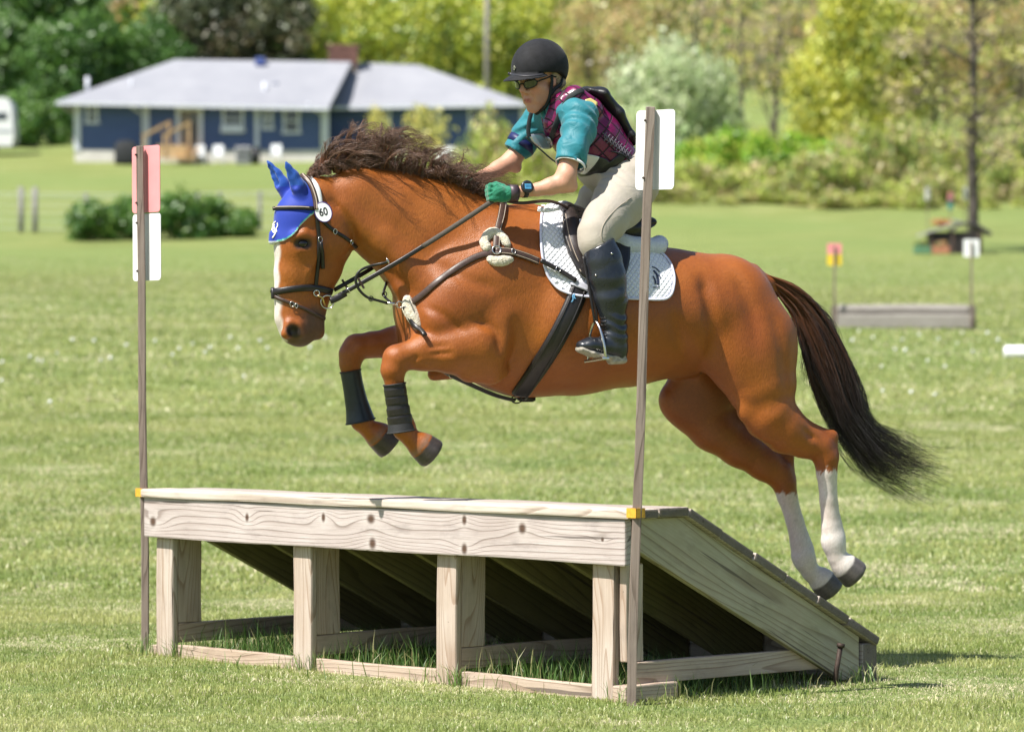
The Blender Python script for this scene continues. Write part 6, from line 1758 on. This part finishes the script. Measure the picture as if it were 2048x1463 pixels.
for i, (px, d, pt_, w) in enumerate([(1335, 168, 95, 210), (1262, 172, 140, 140), (1415, 170, 130, 150)]):
    plant('pale', px, d, pt_, w, ['wide pale grey-green blossoming tree right of the rider', 'smaller pale green tree just behind the rider\'s back', 'pale green round tree right of the wide blossoming tree'][i], 'pale blossoming trees', i, 'tree')
for i, (px, d, pt_, w) in enumerate([(1395, 192, -60, 200), (1480, 196, -80, 210), (1548, 182, -30, 190), (1600, 198, -60, 200)]):
    plant('bare', px, d, pt_, w, 'thin half-bare grey tree left of the tall yellow tree', 'half-bare trees at the wood edge', i % 3)
for i, (px, d, pt_, w) in enumerate([(1700, 168, -40, 190), (1640, 172, 60, 150), (1785, 176, -20, 180)]):
    plant('bright', px, d, pt_, w, ['tall bright yellow tree at the wood edge', 'shorter yellow tree left of the tall bright one', 'yellow tree right of the tall bright one'][i], 'bright yellow trees', i)
for i, (px, d, pt_, w) in enumerate([(1870, 178, -20, 190), (1950, 182, -40, 200), (2035, 176, 0, 190), (2100, 180, -20, 200)]):
    plant('tan', px, d, pt_, w, 'tan budding tree behind the thin trunk at far right', 'tan trees at the far right', (i + 1) % 3)
for i, (px, d, pt_, w) in enumerate([(1390, 153, 285, 120), (1455, 155, 262, 120), (1520, 154, 275, 110), (1585, 155, 268, 120), (1650, 154, 285, 110)]):
    plant('bush', px, d, pt_, w, 'bright green leafy bush along the wood edge', 'bright green bushes at the wood edge', i % 3, 'bush')
for i in range(15):
    px = 1255 + i * 58 + random.uniform(-12, 12)
    plant('brush', px, 149.5 + random.uniform(-.8, 1.0), random.uniform(305, 375), random.uniform(80, 150), 'low tan and olive brush at the far meadow edge', 'low brush along the meadow edge', i % 3, 'bush')
for i, (px, d, pt_, w) in enumerate([(1720, 157, 255, 130), (1800, 158, 260, 140), (1880, 157, 270, 130), (1960, 158, 255, 140), (2040, 157, 265, 130)]):
    plant('brush', px, d, pt_, w, 'tall tan brush behind the meadow edge near the far right tree', 'tall brush at the far right', i % 3, 'bush')
for i, (px, d, pt_, w) in enumerate([(752, 160, 222, 70), (845, 160, 215, 130)]):
    plant('mustard', px, d, pt_, w, ['small yellowish sapling before the house, left of its neighbour', 'yellowish sapling spreading before the right wing of the house'][i], 'saplings before the house', i)
for i, (px, d, pt_, w) in enumerate([(985, 152, 250, 130), (1060, 151, 300, 120), (1150, 153, 240, 140), (1230, 152, 250, 120), (920, 151, 310, 100)]):
    plant('brush', px, d, pt_, w, 'pale yellowish shrub behind the rider and horse\'s neck', 'pale shrubs behind the rider', (i + 1) % 3, 'bush')
for i, (px, d, pt_, w) in enumerate([(185, 130, 412, 120), (262, 131, 404, 130), (345, 130, 396, 130), (425, 131, 404, 130), (488, 131, 424, 90)]):
    plant('hedge', px, d, pt_, w, 'dark green bush in the low row along the wire fence', 'bushes along the wire fence', i % 3, 'bush')
for i in range(16):
    px = 1235 + i * 53 + random.uniform(-20, 20)
    plant('brush', px, 146.8 + random.uniform(-1.4, 1.2), random.uniform(352, 398), random.uniform(50, 120), 'knee-high yellowish weed clump at the near foot of the brush', 'weed clumps before the brush', i % 3, 'bush')
ORD = ['leftmost', 'second from left', 'third from left', 'fourth from left', 'fifth from left', 'sixth from left', 'seventh from left', 'eighth from left', 'ninth from left', 'tenth from left', 'eleventh from left', 'twelfth from left', 'thirteenth from left', 'fourteenth from left', 'fifteenth from left', 'rightmost']
_rows = {}
for o in COL.objects:
    if o.parent is None and o.get('category') in ('tree', 'bush') and o.get('group'): _rows.setdefault(o['label'], []).append(o)
for lab, os_ in _rows.items():
    if len(os_) > 1:
        os_.sort(key=lambda o: o.location.x / o.location.y)
        for i, o in enumerate(os_): o['label'] = lab + ', ' + ('rightmost' if i == len(os_) - 1 else ORD[i])
# (woodland)
g = np.random.default_rng(91); Lb = []; 
for _ in range(330):
    d = g.uniform(238, 330); x = g.uniform(-.20, .20) * d; Lb.append(((x, d, float(gz(x, d)) + g.uniform(1, 6)), (g.uniform(2, 4), g.uniform(2, 4), g.uniform(2, 4.5))))
V, F, C = leaf_cloud(Lb, 42000, .55, PAL['spring'] + PAL['tan'] + PAL['green'], 92)
tag(mk('woodland', V, F, M_leaf, None, False, C), 'wood of spring trees covering the hill behind everything', 'wood', kind='stuff')
# the thin tree at the far right with its bare spreading branches
x0 = (1945 - CX) / FPX * 115; z0 = float(gz(x0, 115))
g = np.random.default_rng(41); L = []
for i in range(34):
    z = g.uniform(2.6, 10.5); a = g.uniform(0, 6.28); rad = g.uniform(.6, 4.0) * math.sin(min(1, (z - 1.2) / 9.5) * math.pi * .86) ** .5
    L.append(((rad * math.cos(a), rad * math.sin(a), z), (g.uniform(.6, 1.2),) * 2 + (g.uniform(.4, .8),)))
b = MB(); b.tube([(0, 0, -.4), (.03, 0, 1.5), (-.02, 0, 3.5), (.05, .05, 6), (.0, .1, 9), (.1, .1, 12)], [.20, .175, .165, .14, .10, .04], 10)
for (c, R_) in L:
    zb_ = max(1.4, c[2] - g.uniform(.2, 1.3)); s0 = np.array((0.0, 0, zb_)); e = np.array(c); b.tube(spline([s0, (s0 + e) / 2 + (0, 0, .25), e], 6), np.linspace(.055, .012, 6), 5)
    for _ in range(7):
        q = e + g.normal(0, 1, 3) * np.array((1.0, 1.0, .6)); b.tube(spline([(s0 + 2 * e) / 3, (e + q) / 2 + g.normal(0, .1, 3), q + (0, 0, -.2)], 4), np.linspace(.016, .004, 4), 3, False)
rt_ = empty('tree', (x0, 115, z0)); tag(rt_, 'slim grey tree with bare twiggy branches standing in the meadow at far right', 'tree')
b.build('trunk', M_bark, rt_, True)
V, F, C = leaf_cloud(L, 4200, .085, PAL['bare'], 43, .6); mk('crown', V, F, M_leaf, rt_, False, C)
# utility pole
up_x = (974 - CX) / FPX * 206
b = MB(); b.tube([(0, 0, -1), (0, 0, 14)], [.17, .13], 12); pole = empty('utility_pole', (up_x, 206, float(gz(up_x, 206)))); tag(pole, 'grey wooden utility pole behind the house', 'pole'); b.build('shaft', simple('grey_pole', (.30, .27, .25), .9, 0, .3, 6, .5), pole, True)
b = MB(); b.box((0, -.2, 12.6), (2.4, .12, .14)); b.build('crossarm', M_bark, pole)

# ================================================================== THE BLUE HOUSE
HD = 182.0
def hx(px, d=HD): return (px - CX) / FPX * d
def hz(py, d=HD): return CAMZ - (py - CY) / FPX * d
house = empty('house', (hx(400), HD, hz(318))); tag(house, 'long low blue house with pale grey hipped roof and white trim', 'house')
HB0 = np.array((hx(400), HD, hz(318)))
def hp_(name, b, mat, parent=house, smooth=False):
    b.V = [tuple(np.array(v_) - (HB0 if parent is house else 0)) for v_ in b.V]; return b.build(name, mat, parent, smooth)
t = NT('blue_siding'); t.set(col=t.ramp(t.noise(t.coord('Object', (.4, .4, 6)), 2, 4), [(.3, (.055, .088, .210)), (.7, (.075, .118, .270))]), rough=.6); M_blue_s = t.m
t = NT('white_trim'); t.set(col=t.ramp(t.noise(t.coord(), 2, 4), [(.3, (.58, .60, .68)), (.7, (.68, .70, .78))]), rough=.6); M_trim = t.m
t = NT('pale_foundation'); t.set(col=t.ramp(t.noise(t.coord(), 1.5, 4), [(.3, (.55, .52, .50)), (.7, (.66, .63, .60))]), rough=.9); M_found = t.m
t = NT('grey_shingle'); v = t.coord('Object', (1, 1, 1)); f = t.noise(v, .5, 4, .6); f2 = t.noise(t.coord('Object', (2.5, 2.5, 9)), 2, 3)
t.set(col=t.mix(t.ramp(f2, [(.3, .35), (.7, 0.0)]), t.ramp(f, [(.3, (.250, .257, .290)), (.7, (.310, .315, .345))]), (.20, .205, .23)), rough=.9); M_shing = t.m
M_pane = NT('window_pane').set(col=(.035, .045, .06), rough=.08, spec=.8).m
def siding(x0, x1, z0_, z1_, y, name):
    b = MB(); n = int(round((z1_ - z0_) / .19)); hgt = (z1_ - z0_) / n
    for i in range(n):
        a = z0_ + i * hgt; b.add([(x0, y - .022, a), (x1, y - .022, a), (x1, y - .004, a + hgt), (x0, y - .004, a + hgt)], [(0, 1, 2, 3)])
        b.add([(x0, y - .004, a), (x1, y - .004, a), (x1, y - .022, a), (x0, y - .022, a)], [(0, 1, 2, 3)])
    return hp_(name, b, M_blue_s)
EZ = hz(209); FZ = hz(300)
ML, MR, WR, WD = hx(150), hx(655), hx(1048, 185), 185.0
siding(ML, MR, FZ, EZ, HD, 'siding'); siding(MR, WR, FZ, EZ, WD, 'siding')
b = MB(); b.box(((ML + MR) / 2, HD + 5.5, (EZ + FZ) / 2), (MR - ML - .06, 10.98, EZ - FZ - .01)); b.box(((MR + WR) / 2, WD + 3.6, (EZ + FZ) / 2), (WR - MR - .06, 7.0, EZ - FZ - .02)); hp_('wall_core', b, M_blue_s)
b = MB(); b.box(((ML + MR) / 2, HD + 5.5, FZ - 1.0), (MR - ML + .02, 11.1, 2.0)); b.box(((MR + WR) / 2, WD + 3.6, FZ - 1.01), (WR - MR + .02, 7.3, 2.0)); hp_('foundation', b, M_found)
# roof planes with thickness
RY = 187.0; RZ = hz(119, RY)
def slab(name, quad, th=.16):
    q = [np.array(p, float) for p in quad]; n = len(q); b = MB()
    b.add([tuple(p) for p in q] + [tuple(p - np.array((0, 0, th))) for p in q], [tuple(range(n)), tuple(range(n, 2 * n))[::-1]] + [(i, n + i, n + (i + 1) % n, (i + 1) % n) for i in range(n)])
    return hp_(name, b, M_shing)
e0 = (hx(112, 181.2), 181.2, hz(203, 181.2)); e1 = (hx(658, 181.2), 181.2, hz(214, 181.2)); r0 = (hx(350, RY), RY, RZ + .0); r1 = (hx(703, RY), RY, hz(124, RY))
bk0 = (hx(112, 181.2), 193.6, EZ); bk1 = (hx(658, 181.2), 193.6, EZ)
roof = slab('roof', [e0, e1, r1, r0]); slab('roof', [bk0, e0, r0]); slab('roof', [bk1, bk0, r0, r1])
w0 = (hx(652, 184.2), 184.2, hz(213, 184.2)); w1 = (hx(1052, 184.2), 184.2, hz(206, 184.2)); wr0 = (hx(703, 188.4), 188.4, hz(125, 188.4)); wr1 = (hx(838, 188.4), 188.4, hz(130, 188.4)); wb = (hx(1052, 184.2), 192.6, hz(206, 184.2)); wb0 = (hx(652, 184.2), 192.6, hz(213, 184.2))
slab('roof', [w0, w1, wr1, wr0]); slab('roof', [w1, wb, wr1]); slab('roof', [wb, wb0, wr0, wr1])
def bar(name, a, c, w, mat, parent=house):
    b = MB(); a = np.array(a, float); c = np.array(c, float); d = Vector(c - a); R = d.to_track_quat('X', 'Z').to_matrix(); b.box(tuple((a + c) / 2), (d.length, w, w), R); return hp_(name, b, mat, parent)
bar('gutter', np.array(e0) + (0, -.08, -.10), np.array(e1) + (0, -.08, -.10), .15, M_trim); bar('gutter', np.array(w0) + (.3, -.08, -.10), np.array(w1) + (0, -.08, -.10), .15, M_trim)
for px, d in ((155, HD), (292, HD), (514, HD), (651, HD), (1044, WD)):
    b = MB(); b.box((hx(px, d), d - .06, (EZ + FZ) / 2 - .02), (.34 if px in (155, 651, 292) else .22, .10, EZ - FZ + .02)); hp_('corner_board', b, M_trim)
for px in (286, 644):
    b = MB(); x = hx(px); b.tube([(x - .7, HD - .75, EZ - .02), (x - .5, HD - .5, EZ - .2), (x, HD - .16, EZ - .55), (x, HD - .14, FZ + .1)], .055, 8); hp_('downspout', b, M_trim, smooth=True)
def window(pxl, pxr, pyt, pyb, d=HD, sashes=2):
    x0, x1, z1_, z0_ = hx(pxl, d), hx(pxr, d), hz(pyt, d), hz(pyb, d); b = MB(); y = d - .07; w = .13
    for (cx, cz, sx, sz) in (((x0 + x1) / 2, z1_ - w / 2, x1 - x0, w), ((x0 + x1) / 2, z0_ + w / 2, x1 - x0 + .16, w), (x0 + w / 2, (z0_ + z1_) / 2, w, z1_ - z0_ - 2 * w), (x1 - w / 2, (z0_ + z1_) / 2, w, z1_ - z0_ - 2 * w)):
        b.box((cx, y, cz), (sx, .09, sz))
    b.box(((x0 + x1) / 2, y + .012, (z0_ + z1_) / 2), (x1 - x0 - 2 * w, .05, .07))
    wn_ = hp_('window', b, M_trim)
    c = MB(); c.box(((x0 + x1) / 2 - HB0[0], d - .035 - HB0[1], (z0_ + z1_) / 2 - HB0[2]), (x1 - x0 - 2 * w + .01, .012, z1_ - z0_ - 2 * w + .01)); c.build('pane', M_pane, wn_)
for wdw in ((172, 197, 210, 248), (444, 488, 214, 264), (526, 546, 214, 260), (566, 600, 216, 268)): window(*wdw)
for wdw in ((748, 782, 216, 262), (836, 878, 216, 264), (936, 978, 214, 262)): window(*wdw, d=WD)
b = MB(); x0, x1 = hx(442), hx(489); b.box(((x0 + x1) / 2, HD - .14, hz(258)), (x1 - x0, .22, .42), None, .03); hp_('window_box', b, M_trim)
# door with casing
b = MB(); dx0, dx1 = hx(352), hx(406)
for (cx, sx) in ((dx0 + .11, .22), (dx1 - .11, .22)): b.box((cx, HD - .09, (EZ + FZ) / 2), (sx, .12, EZ - FZ))
b.box(((dx0 + dx1) / 2, HD - .09, EZ - .18), (dx1 - dx0 - .45, .12, .30)); dr = hp_('door', b, M_trim)
c = MB(); c.box(((dx0 + dx1) / 2 - HB0[0], HD - .05 - HB0[1], (EZ + FZ) / 2 - .16 - HB0[2]), (dx1 - dx0 - .44, .05, EZ - FZ - .32)); c.build('leaf', simple('brown_grey_door', (.20, .17, .15), .6), dr)
c = MB(); c.box(((dx0 + dx1) / 2 + .22 - HB0[0], HD - .09 - HB0[1], (EZ + FZ) / 2 - .1 - HB0[2]), (.20, .03, EZ - FZ - .8)); c.build('pane', M_pane, dr)
# brick chimney, roof pipes, skylight
b = MB(); cz0 = hz(130, 187.6)
n_c = 7; ch_h = hz(94, 187.6) - cz0; cx0, cx1 = hx(656, 187.6), hx(716, 187.6)
ch = empty('chimney'); ch.parent = house
M_brick = simple('brick', (.175, .085, .070), .9, 0, .35, 3, .4); M_mort = simple('mortar', (.20, .17, .155), .95)
b.box(((cx0 + cx1) / 2, 187.9, cz0 + ch_h / 2 - .3), (cx1 - cx0 - .04, .86, ch_h + .6)); o = hp_('core', b, M_mort); o.parent = ch
nb = int((cx1 - cx0) / .225); bm_ = MB()
for r in range(int(ch_h / .078)):
    for i in range(nb): bm_.box((cx0 + .13 + i * .225 + (.11 if r % 2 else 0) * (i < nb - 1), 187.46 + random.uniform(-.006, .006), cz0 + .04 + r * .078), (.21, .10, .065))
o = hp_('brickwork', bm_, M_brick); o.parent = ch; o['kind'] = 'stuff'
b = MB(); b.box(((cx0 + cx1) / 2, 187.9, cz0 + ch_h + .03), (cx1 - cx0 + .16, 1.05, .14)); o = hp_('cap', b, M_brick); o.parent = ch
for px, pyt, pyb, d, r in ((175, 154, 180, 183.6, .11), (529, 165, 190, 183.2, .09), (262, 158, 176, 183.4, .05)):
    b = MB(); b.tube([(hx(px, d), d, hz(pyb, d) - .3), (hx(px, d), d, hz(pyt, d))], r, 10); hp_('vent_pipe', b, M_trim, smooth=True)
b = MB(); b.box((hx(521, 186.4), 186.4, hz(124, 186.4)), (.55, .5, .45), None, .06); hp_('roof_vent', b, simple('blue_vent', (.05, .08, .26), .5))
b = MB(); b.box((hx(551, 184), 184, hz(168, 184)), (.35, .3, .14), None, .03); hp_('roof_vent', b, simple('grey_vent', (.16, .18, .26), .5))
# back steps of new timber
steps = empty('wooden_steps', (hx(345), HD - 1.6, hz(322))); tag(steps, 'new timber steps with handrails up to the door of the blue house', 'steps')
M_new = simple('new_timber', (.50, .33, .17), .8, 0, .2, 2, .3); sb = np.array(steps.location)
def st_box(name, c, d_, R=None):
    b = MB(); b.box(tuple(np.array(c) - sb), d_, R); return b.build(name, M_new, steps)
dz0 = FZ - .05
st_box('landing', (hx(376), HD - .75, dz0), (1.5, 1.3, .12))
for i in range(4): st_box('tread', (hx(376), HD - 1.55 - i * .27, dz0 - .15 * (i + 1)), (1.3, .29, .05))
ang = math.atan2(.55, 1.4)
for xx in (hx(304) + .2, hx(348) + .2):
    pass
for x_, in ((hx(318),), (hx(358),)):
    a = Vector((x_ - .65, HD - 2.1, hz(278))); c = Vector((x_ + .75, HD - 1.5, hz(248))); d = c - a
    b = MB(); b.box(tuple(np.array((a + c) / 2) - sb), (d.length, .09, .16), d.to_track_quat('X', 'Z').to_matrix()); b.build('handrail', M_new, steps)
    for k in (.06, .94):
        p = a.lerp(c, k); b = MB(); b.box((p.x - sb[0], p.y - sb[1], (p.z + sb[2] - .1) / 2 - sb[2]), (.10, .10, p.z - sb[2] + .1)); b.build('post', M_new, steps)
for i in range(3):
    b = MB(); b.box((hx(350) - sb[0], HD - 2.0 - sb[1] - i * .02, .16 + i * .22), (1.5, .05, .19)); b.build('riser_board', M_new, steps)
# things standing by the house
def base_at(px, d): x = hx(px, d); return np.array((x, d, float(gz(x, d))))
p = base_at(252, 180.2); gl__ = empty('covered_grill', tuple(p)); tag(gl__, 'dark covered grill standing against the left wall of the blue house', 'grill')
b = MB(); b.box((0, 0, .55), (1.15, .6, 1.1), None, .12); b.box((.0, 0, 1.12), (.8, .5, .22), None, .10); b.build('cover', simple('dark_cover', (.020, .022, .026), .8, 0, .3, 8, .5), gl__, True)
M_chair = simple('white_resin', (.72, .73, .75), .5)
for px, lab in ((398, 'white plastic chair beside the wooden steps of the house'), (436, 'white plastic chair against the blue wall right of the steps'), (552, 'white plastic chair near the right corner of the blue wall')):
    p = base_at(px, 180.4); c_ = empty('garden_chair', tuple(p)); tag(c_, lab, 'chair', 'white chairs by the house')
    b = MB(); b.box((0, 0, .42), (.55, .5, .05), None, .015); b.build('seat', M_chair, c_)
    b = MB(); b.box((0, .24, .72), (.55, .05, .58), Matrix.Rotation(-.15, 3, 'X'), .02); b.build('backrest', M_chair, c_)
    for sx in (-.24, .24):
        b = MB(); b.tube([(sx, -.22, .64), (sx, .22, .66)], .03, 6); b.build('armrest', M_chair, c_)
        for sy in (-.21, .21): b = MB(); b.tube([(sx, sy, 0), (sx, sy, .64 if sy < 0 else .42)], .025, 6); b.build('leg', M_chair, c_)
p = base_at(487, 180.2); ac = empty('air_conditioner', tuple(p)); tag(ac, 'grey air conditioning unit on the ground by the blue wall', 'air conditioner')
b = MB(); b.box((0, 0, .45), (.8, .75, .9), None, .04); b.build('case', simple('grey_case', (.40, .40, .42), .6), ac)
for i in range(6): b = MB(); b.box((0, -.385, .18 + i * .12), (.70, .02, .05)); b.build('slat', simple('dark_slat', (.06, .06, .07), .6), ac)
p = base_at(510, 180.2); b = MB(); b.tube([(0, 0, 0), (0, 0, .78)], [.24, .29], 14); b.tube([(0, 0, .78), (0, 0, .84)], [.31, .28], 14); tag(b.build('trash_can', simple('black_bin', (.03, .03, .035), .5), None, True, loc=tuple(p)), 'round dark bin right of the air conditioning unit', 'bin')
p = base_at(895, 168); tk = empty('water_tank', tuple(p)); tag(tk, 'white rounded tank in front of the right wing of the house', 'tank')
b = MB(); b.box((0, 0, .85), (1.3, 1.1, 1.1), None, .25); b.build('vessel', M_chair, tk, True); b = MB(); b.box((0, 0, .16), (1.4, 1.1, .32), None, .03); b.build('base', simple('grey_base', (.25, .26, .28), .8), tk)
# horse trailer
p = base_at(6, 188); trl = empty('horse_trailer', tuple(p)); tag(trl, 'white horse trailer parked by the wood at the far left', 'trailer')
prof = [(-2.6, .45), (.62, .45), (.72, 1.0), (.60, 2.6), (.45, 2.95), (.2, 3.05), (-2.6, 3.05)]
b = MB(); b.prism(prof, 2.0, 'y', -1.0); b.build('body', M_chair, trl)
b = MB(); b.box((.05, -1.012, 2.05), (.62, .03, .38), None, .0); b.build('window', M_pane, trl)
b = MB(); b.box((-.9, -1.012, 1.25), (3.0, .02, .10)); b.build('stripe', simple('grey_stripe', (.25, .27, .33), .5), trl)
for x_ in (-.5, -1.4): b = MB(); b.tube([(x_, -1.05, .36), (x_, -.80, .36)], .36, 18); b.build('wheel', simple('tyre', (.02, .02, .02), .8), trl, True)
b = MB(); b.tube([(.6, 0, .5), (1.9, 0, .45)], .07, 8); b.build('hitch', M_rust, trl)
# wire fence
fe = empty('wire_fence', tuple(base_at(170, 135))); tag(fe, 'wire fence on grey posts across the slope at left', 'fence'); fb = np.array(fe.location)
M_fpost = simple('grey_fence_post', (.22, .21, .20), .9, 0, .3, 8)
tops = []
for px in (-60, 42, 70, 172, 285, 395, 440, 520, 600):
    p = base_at(px, 135); h_ = 1.75 if px in (42, 70) else 1.55
    b = MB(); b.tube([tuple(p - fb + (0, 0, -.3)), tuple(p - fb + (0, 0, h_))], .11 if px in (42, 70) else .075, 8); b.build('post', M_fpost, fe, True); tops.append(p - fb)
M_wire = simple('galvanised_wire', (.45, .50, .48), .5, .3)
for h_ in (.15, .45, .75, 1.05, 1.35, 1.5):
    b = MB(); b.tube([tuple(q + (0, -.08, h_)) for q in tops], .012, 4); b.build('wire', M_wire, fe)

# ================================================================== IN THE MEADOW
# box jump of two stacked timbers with its flags
D2 = 52.0
p0 = ground_at(1673, 655); p1 = ground_at(1944, 654); D2 = p0.y
x0, x1 = (1674 - CX) / FPX * D2, (1944 - CX) / FPX * D2; zb = p0.z - .02
lj = empty('log_jump', ((x0 + x1) / 2, D2, zb)); tag(lj, 'low jump of two grey stacked timbers in the meadow behind the tail', 'jump')
M_oldlog = wood('old_grey_timber', (.42, .39, .36), (.33, .30, .275), (.17, .15, .13), 10, None, (.5, 3, 3))
hh_ = (655 - 605) / FPX * D2
for i, (zc, hh2, yy) in enumerate(((hh_ * .30, hh_ * .60, 0), (hh_ * .795, hh_ * .38, .05))):
    board('timber', x1 - x0 - .01 * i, hh2, .34 - .1 * i, (0, .17 + yy, zc), M_oldlog, lj, bev=.03 + .03 * i, endmat=M_endg)
for sx in (-1, 1): board('end_post', hh_ * .95, .10, .09, (sx * ((x1 - x0) / 2 + .02), .17, hh_ * .47), M_endg, lj, ry=-HP, bev=.008)
def meadow_flag(px, py_base_d, pyt, pyb, wpx, mats, label, d):
    x = (px - CX) / FPX * d; z = float(gz(x, d)); r = empty('flag_stake', (x, d, z)); tag(r, label, 'flag')
    zt = CAMZ - (pyt - CY) / FPX * d - z; zb_ = CAMZ - (pyb - CY) / FPX * d - z; w = wpx / FPX * d; n = len(mats)
    b = MB(); b.box((0, 0, (zt - .04) / 2 - .1), (.028, .028, zt + .16)); b.build('stake', M_pole, r)
    for i, (nm, m_) in enumerate(mats):
        h_ = (zt - zb_) / n; panel(nm + '_panel', w, h_ - .004, m_, r, (0, -.022 if False else .018, zt - h_ * (i + .5)), 0.0)
    return r
meadow_flag(1669, 0, 486, 531, 29, [('red', M_rplas), ('yellow', M_yplas)], 'red over yellow flag panel left of the stacked timber jump', D2)
meadow_flag(1943, 0, 478, 514, 32, [('white', M_wplas)], 'white flag panel right of the stacked timber jump', D2)
# white pole lying at the right edge
pw = ground_at(2030, 716); b = MB(); b.tube([(-.02, 0, .0), (0, 0, 0), (3.2, .15, .0), (3.22, .15, 0)], [.06, .085, .085, .06], 18); b2 = b.build('white_rail', M_wplas, None, True, loc=((2011 - CX) / FPX * pw.y, pw.y, pw.z + .075)); tag(b2, 'round white rail lying on the grass at the right edge', 'rail')
# small roofed jump by the thin tree
D3 = 113.0; pc = np.array(((1912 - CX) / FPX * D3, D3, float(gz((1912 - CX) / FPX * D3, D3)))); cj = empty('cabin_jump', tuple(pc)); tag(cj, 'small dark cabin-shaped jump with grey roof beside the thin tree', 'jump')
M_dark = simple('dark_boards', (.030, .024, .024), .8, 0, .3, 6); M_roofg = simple('grey_roofing', (.36, .35, .37), .6, 0, .2, 5); M_roofd = simple('dark_roofing', (.075, .065, .075), .6, 0, .3, 5)
b = MB(); b.box((0, .4, .34), (1.7, .8, .74)); b.build('body', M_dark, cj)
for sx in (-.8, -.1, .75): b = MB(); b.box((sx, -.03, .33), (.09, .07, .76)); b.build('post', simple('brown_post', (.09, .06, .05), .8), cj)
b = MB(); b.prism([(-1.15, .58), (-.15, .92), (-.15, .98), (-1.15, .64)], 1.1, 'y', -.15); b.build('roof', M_roofg, cj)
b = MB(); b.prism([(-.14, .70), (.15, .93), (.55, .96), (.95, .72), (1.15, .60), (1.15, .67), (.60, 1.03), (.12, 1.0), (-.14, .78)], 1.1, 'y', -.12); b.build('roof', M_roofd, cj)
b = MB(); b.box((.18, .3, 1.02), (.55, .5, .05), Matrix.Rotation(.2, 3, 'Y')); b.build('roof_sheet', M_roofg, cj)
V, F, C = leaf_cloud([((-.45, .2, 1.02), (.35, .2, .14))], 260, .05, [((.62, .33, .10), 3), ((.50, .22, .08), 2), ((.25, .28, .06), 1)], 51); tag(mk('flowers', V, F, M_leaf, None, False, C, loc=tuple(pc)), 'orange flowers on top of the cabin-shaped jump', 'flowers', kind='stuff')
for i, (dx_, col_) in enumerate(((-1.15, (.10, .22, .12)), (-.55, (.42, .18, .10)))):
    fbx = empty('flower_box', (pc[0] + dx_, D3 - .5, float(gz(pc[0] + dx_, D3 - .5)))); tag(fbx, ['green flower box left of the cabin-shaped jump', 'reddish flower box before the cabin-shaped jump'][i], 'flower box')
    b = MB(); b.box((0, 0, .12), (.55, .25, .24), None, .02); b.build('box', simple('painted_box_%d' % i, col_, .7), fbx)
    V, F, C = leaf_cloud([((0, 0, .32), (.26, .12, .12))], 160, .05, [((.10, .22, .05), 2), ((.60, .35, .18), 1)], 60 + i); mk('plants', V, F, M_leaf, fbx, False, C)
meadow_flag(1855, 0, 374, 400, 9, [('white', M_wplas)], 'small white flag panel left above the cabin-shaped jump', 116)
meadow_flag(1930, 0, 374, 400, 9, [('white', M_wplas)], 'small white flag panel just left of the thin trunk', 116)
M_teal2 = simple('teal_plastic', (.05, .45, .38), .45)
meadow_flag(1901, 0, 384, 420, 10, [('red', M_rplas), ('teal', M_teal2)], 'small red and teal flag panel above the cabin-shaped jump', 114.6)
# dandelion clocks
bm = bmesh.new(); bmesh.ops.create_icosphere(bm, subdivisions=2, radius=.019)
for v_ in bm.verts: v_.co *= random.uniform(.8, 1.15)
for v_ in bm.verts: v_.co.z += .11
dme = bpy.data.meshes.new('dandelion'); bm.to_mesh(dme); bm.free(); dme.materials.append(simple('dandelion_down', (.78, .78, .76), .95))
sme = MB().tube([(0, 0, -.02), (.004, 0, .05), (0, 0, .10)], .003, 5).data('stem', simple('pale_stem', (.25, .30, .12), .8))
spots = [(1718, 666), (1746, 680), (1805, 682), (1838, 675), (1790, 705), (1810, 712), (1877, 683), (1915, 690), (1975, 675), (1945, 708), (1855, 727), (1890, 740), (1763, 738), (1765, 790), (1822, 797), (1870, 798), (1996, 688), (1925, 668), (1705, 690), (1660, 700),
         (60, 722), (75, 728), (84, 730), (4, 734), (114, 711), (145, 690), (188, 691), (201, 726), (221, 728), (252, 700), (358, 706), (420, 705), (476, 706), (535, 704), (488, 760), (310, 690), (385, 692), (460, 684), (520, 690), (345, 718), (410, 712), (100, 818), (3, 772), (650, 686), (690, 720), (745, 700), (620, 705)]
for i, (px, py) in enumerate(spots):
    p = ground_at(px, py + 10); left = px < 900
    r = link('dandelion', dme, None, None, tuple(p)); s_ = random.uniform(.8, 1.25); r.scale = (s_, s_, s_)
    tag(r, 'white dandelion clock in the meadow grass ' + ('left of and beneath the horse\'s head' if left else 'right of the horse\'s tail'), 'dandelion', 'dandelion clocks, ' + ('left' if left else 'right'))
    link('stem', sme, None, r)
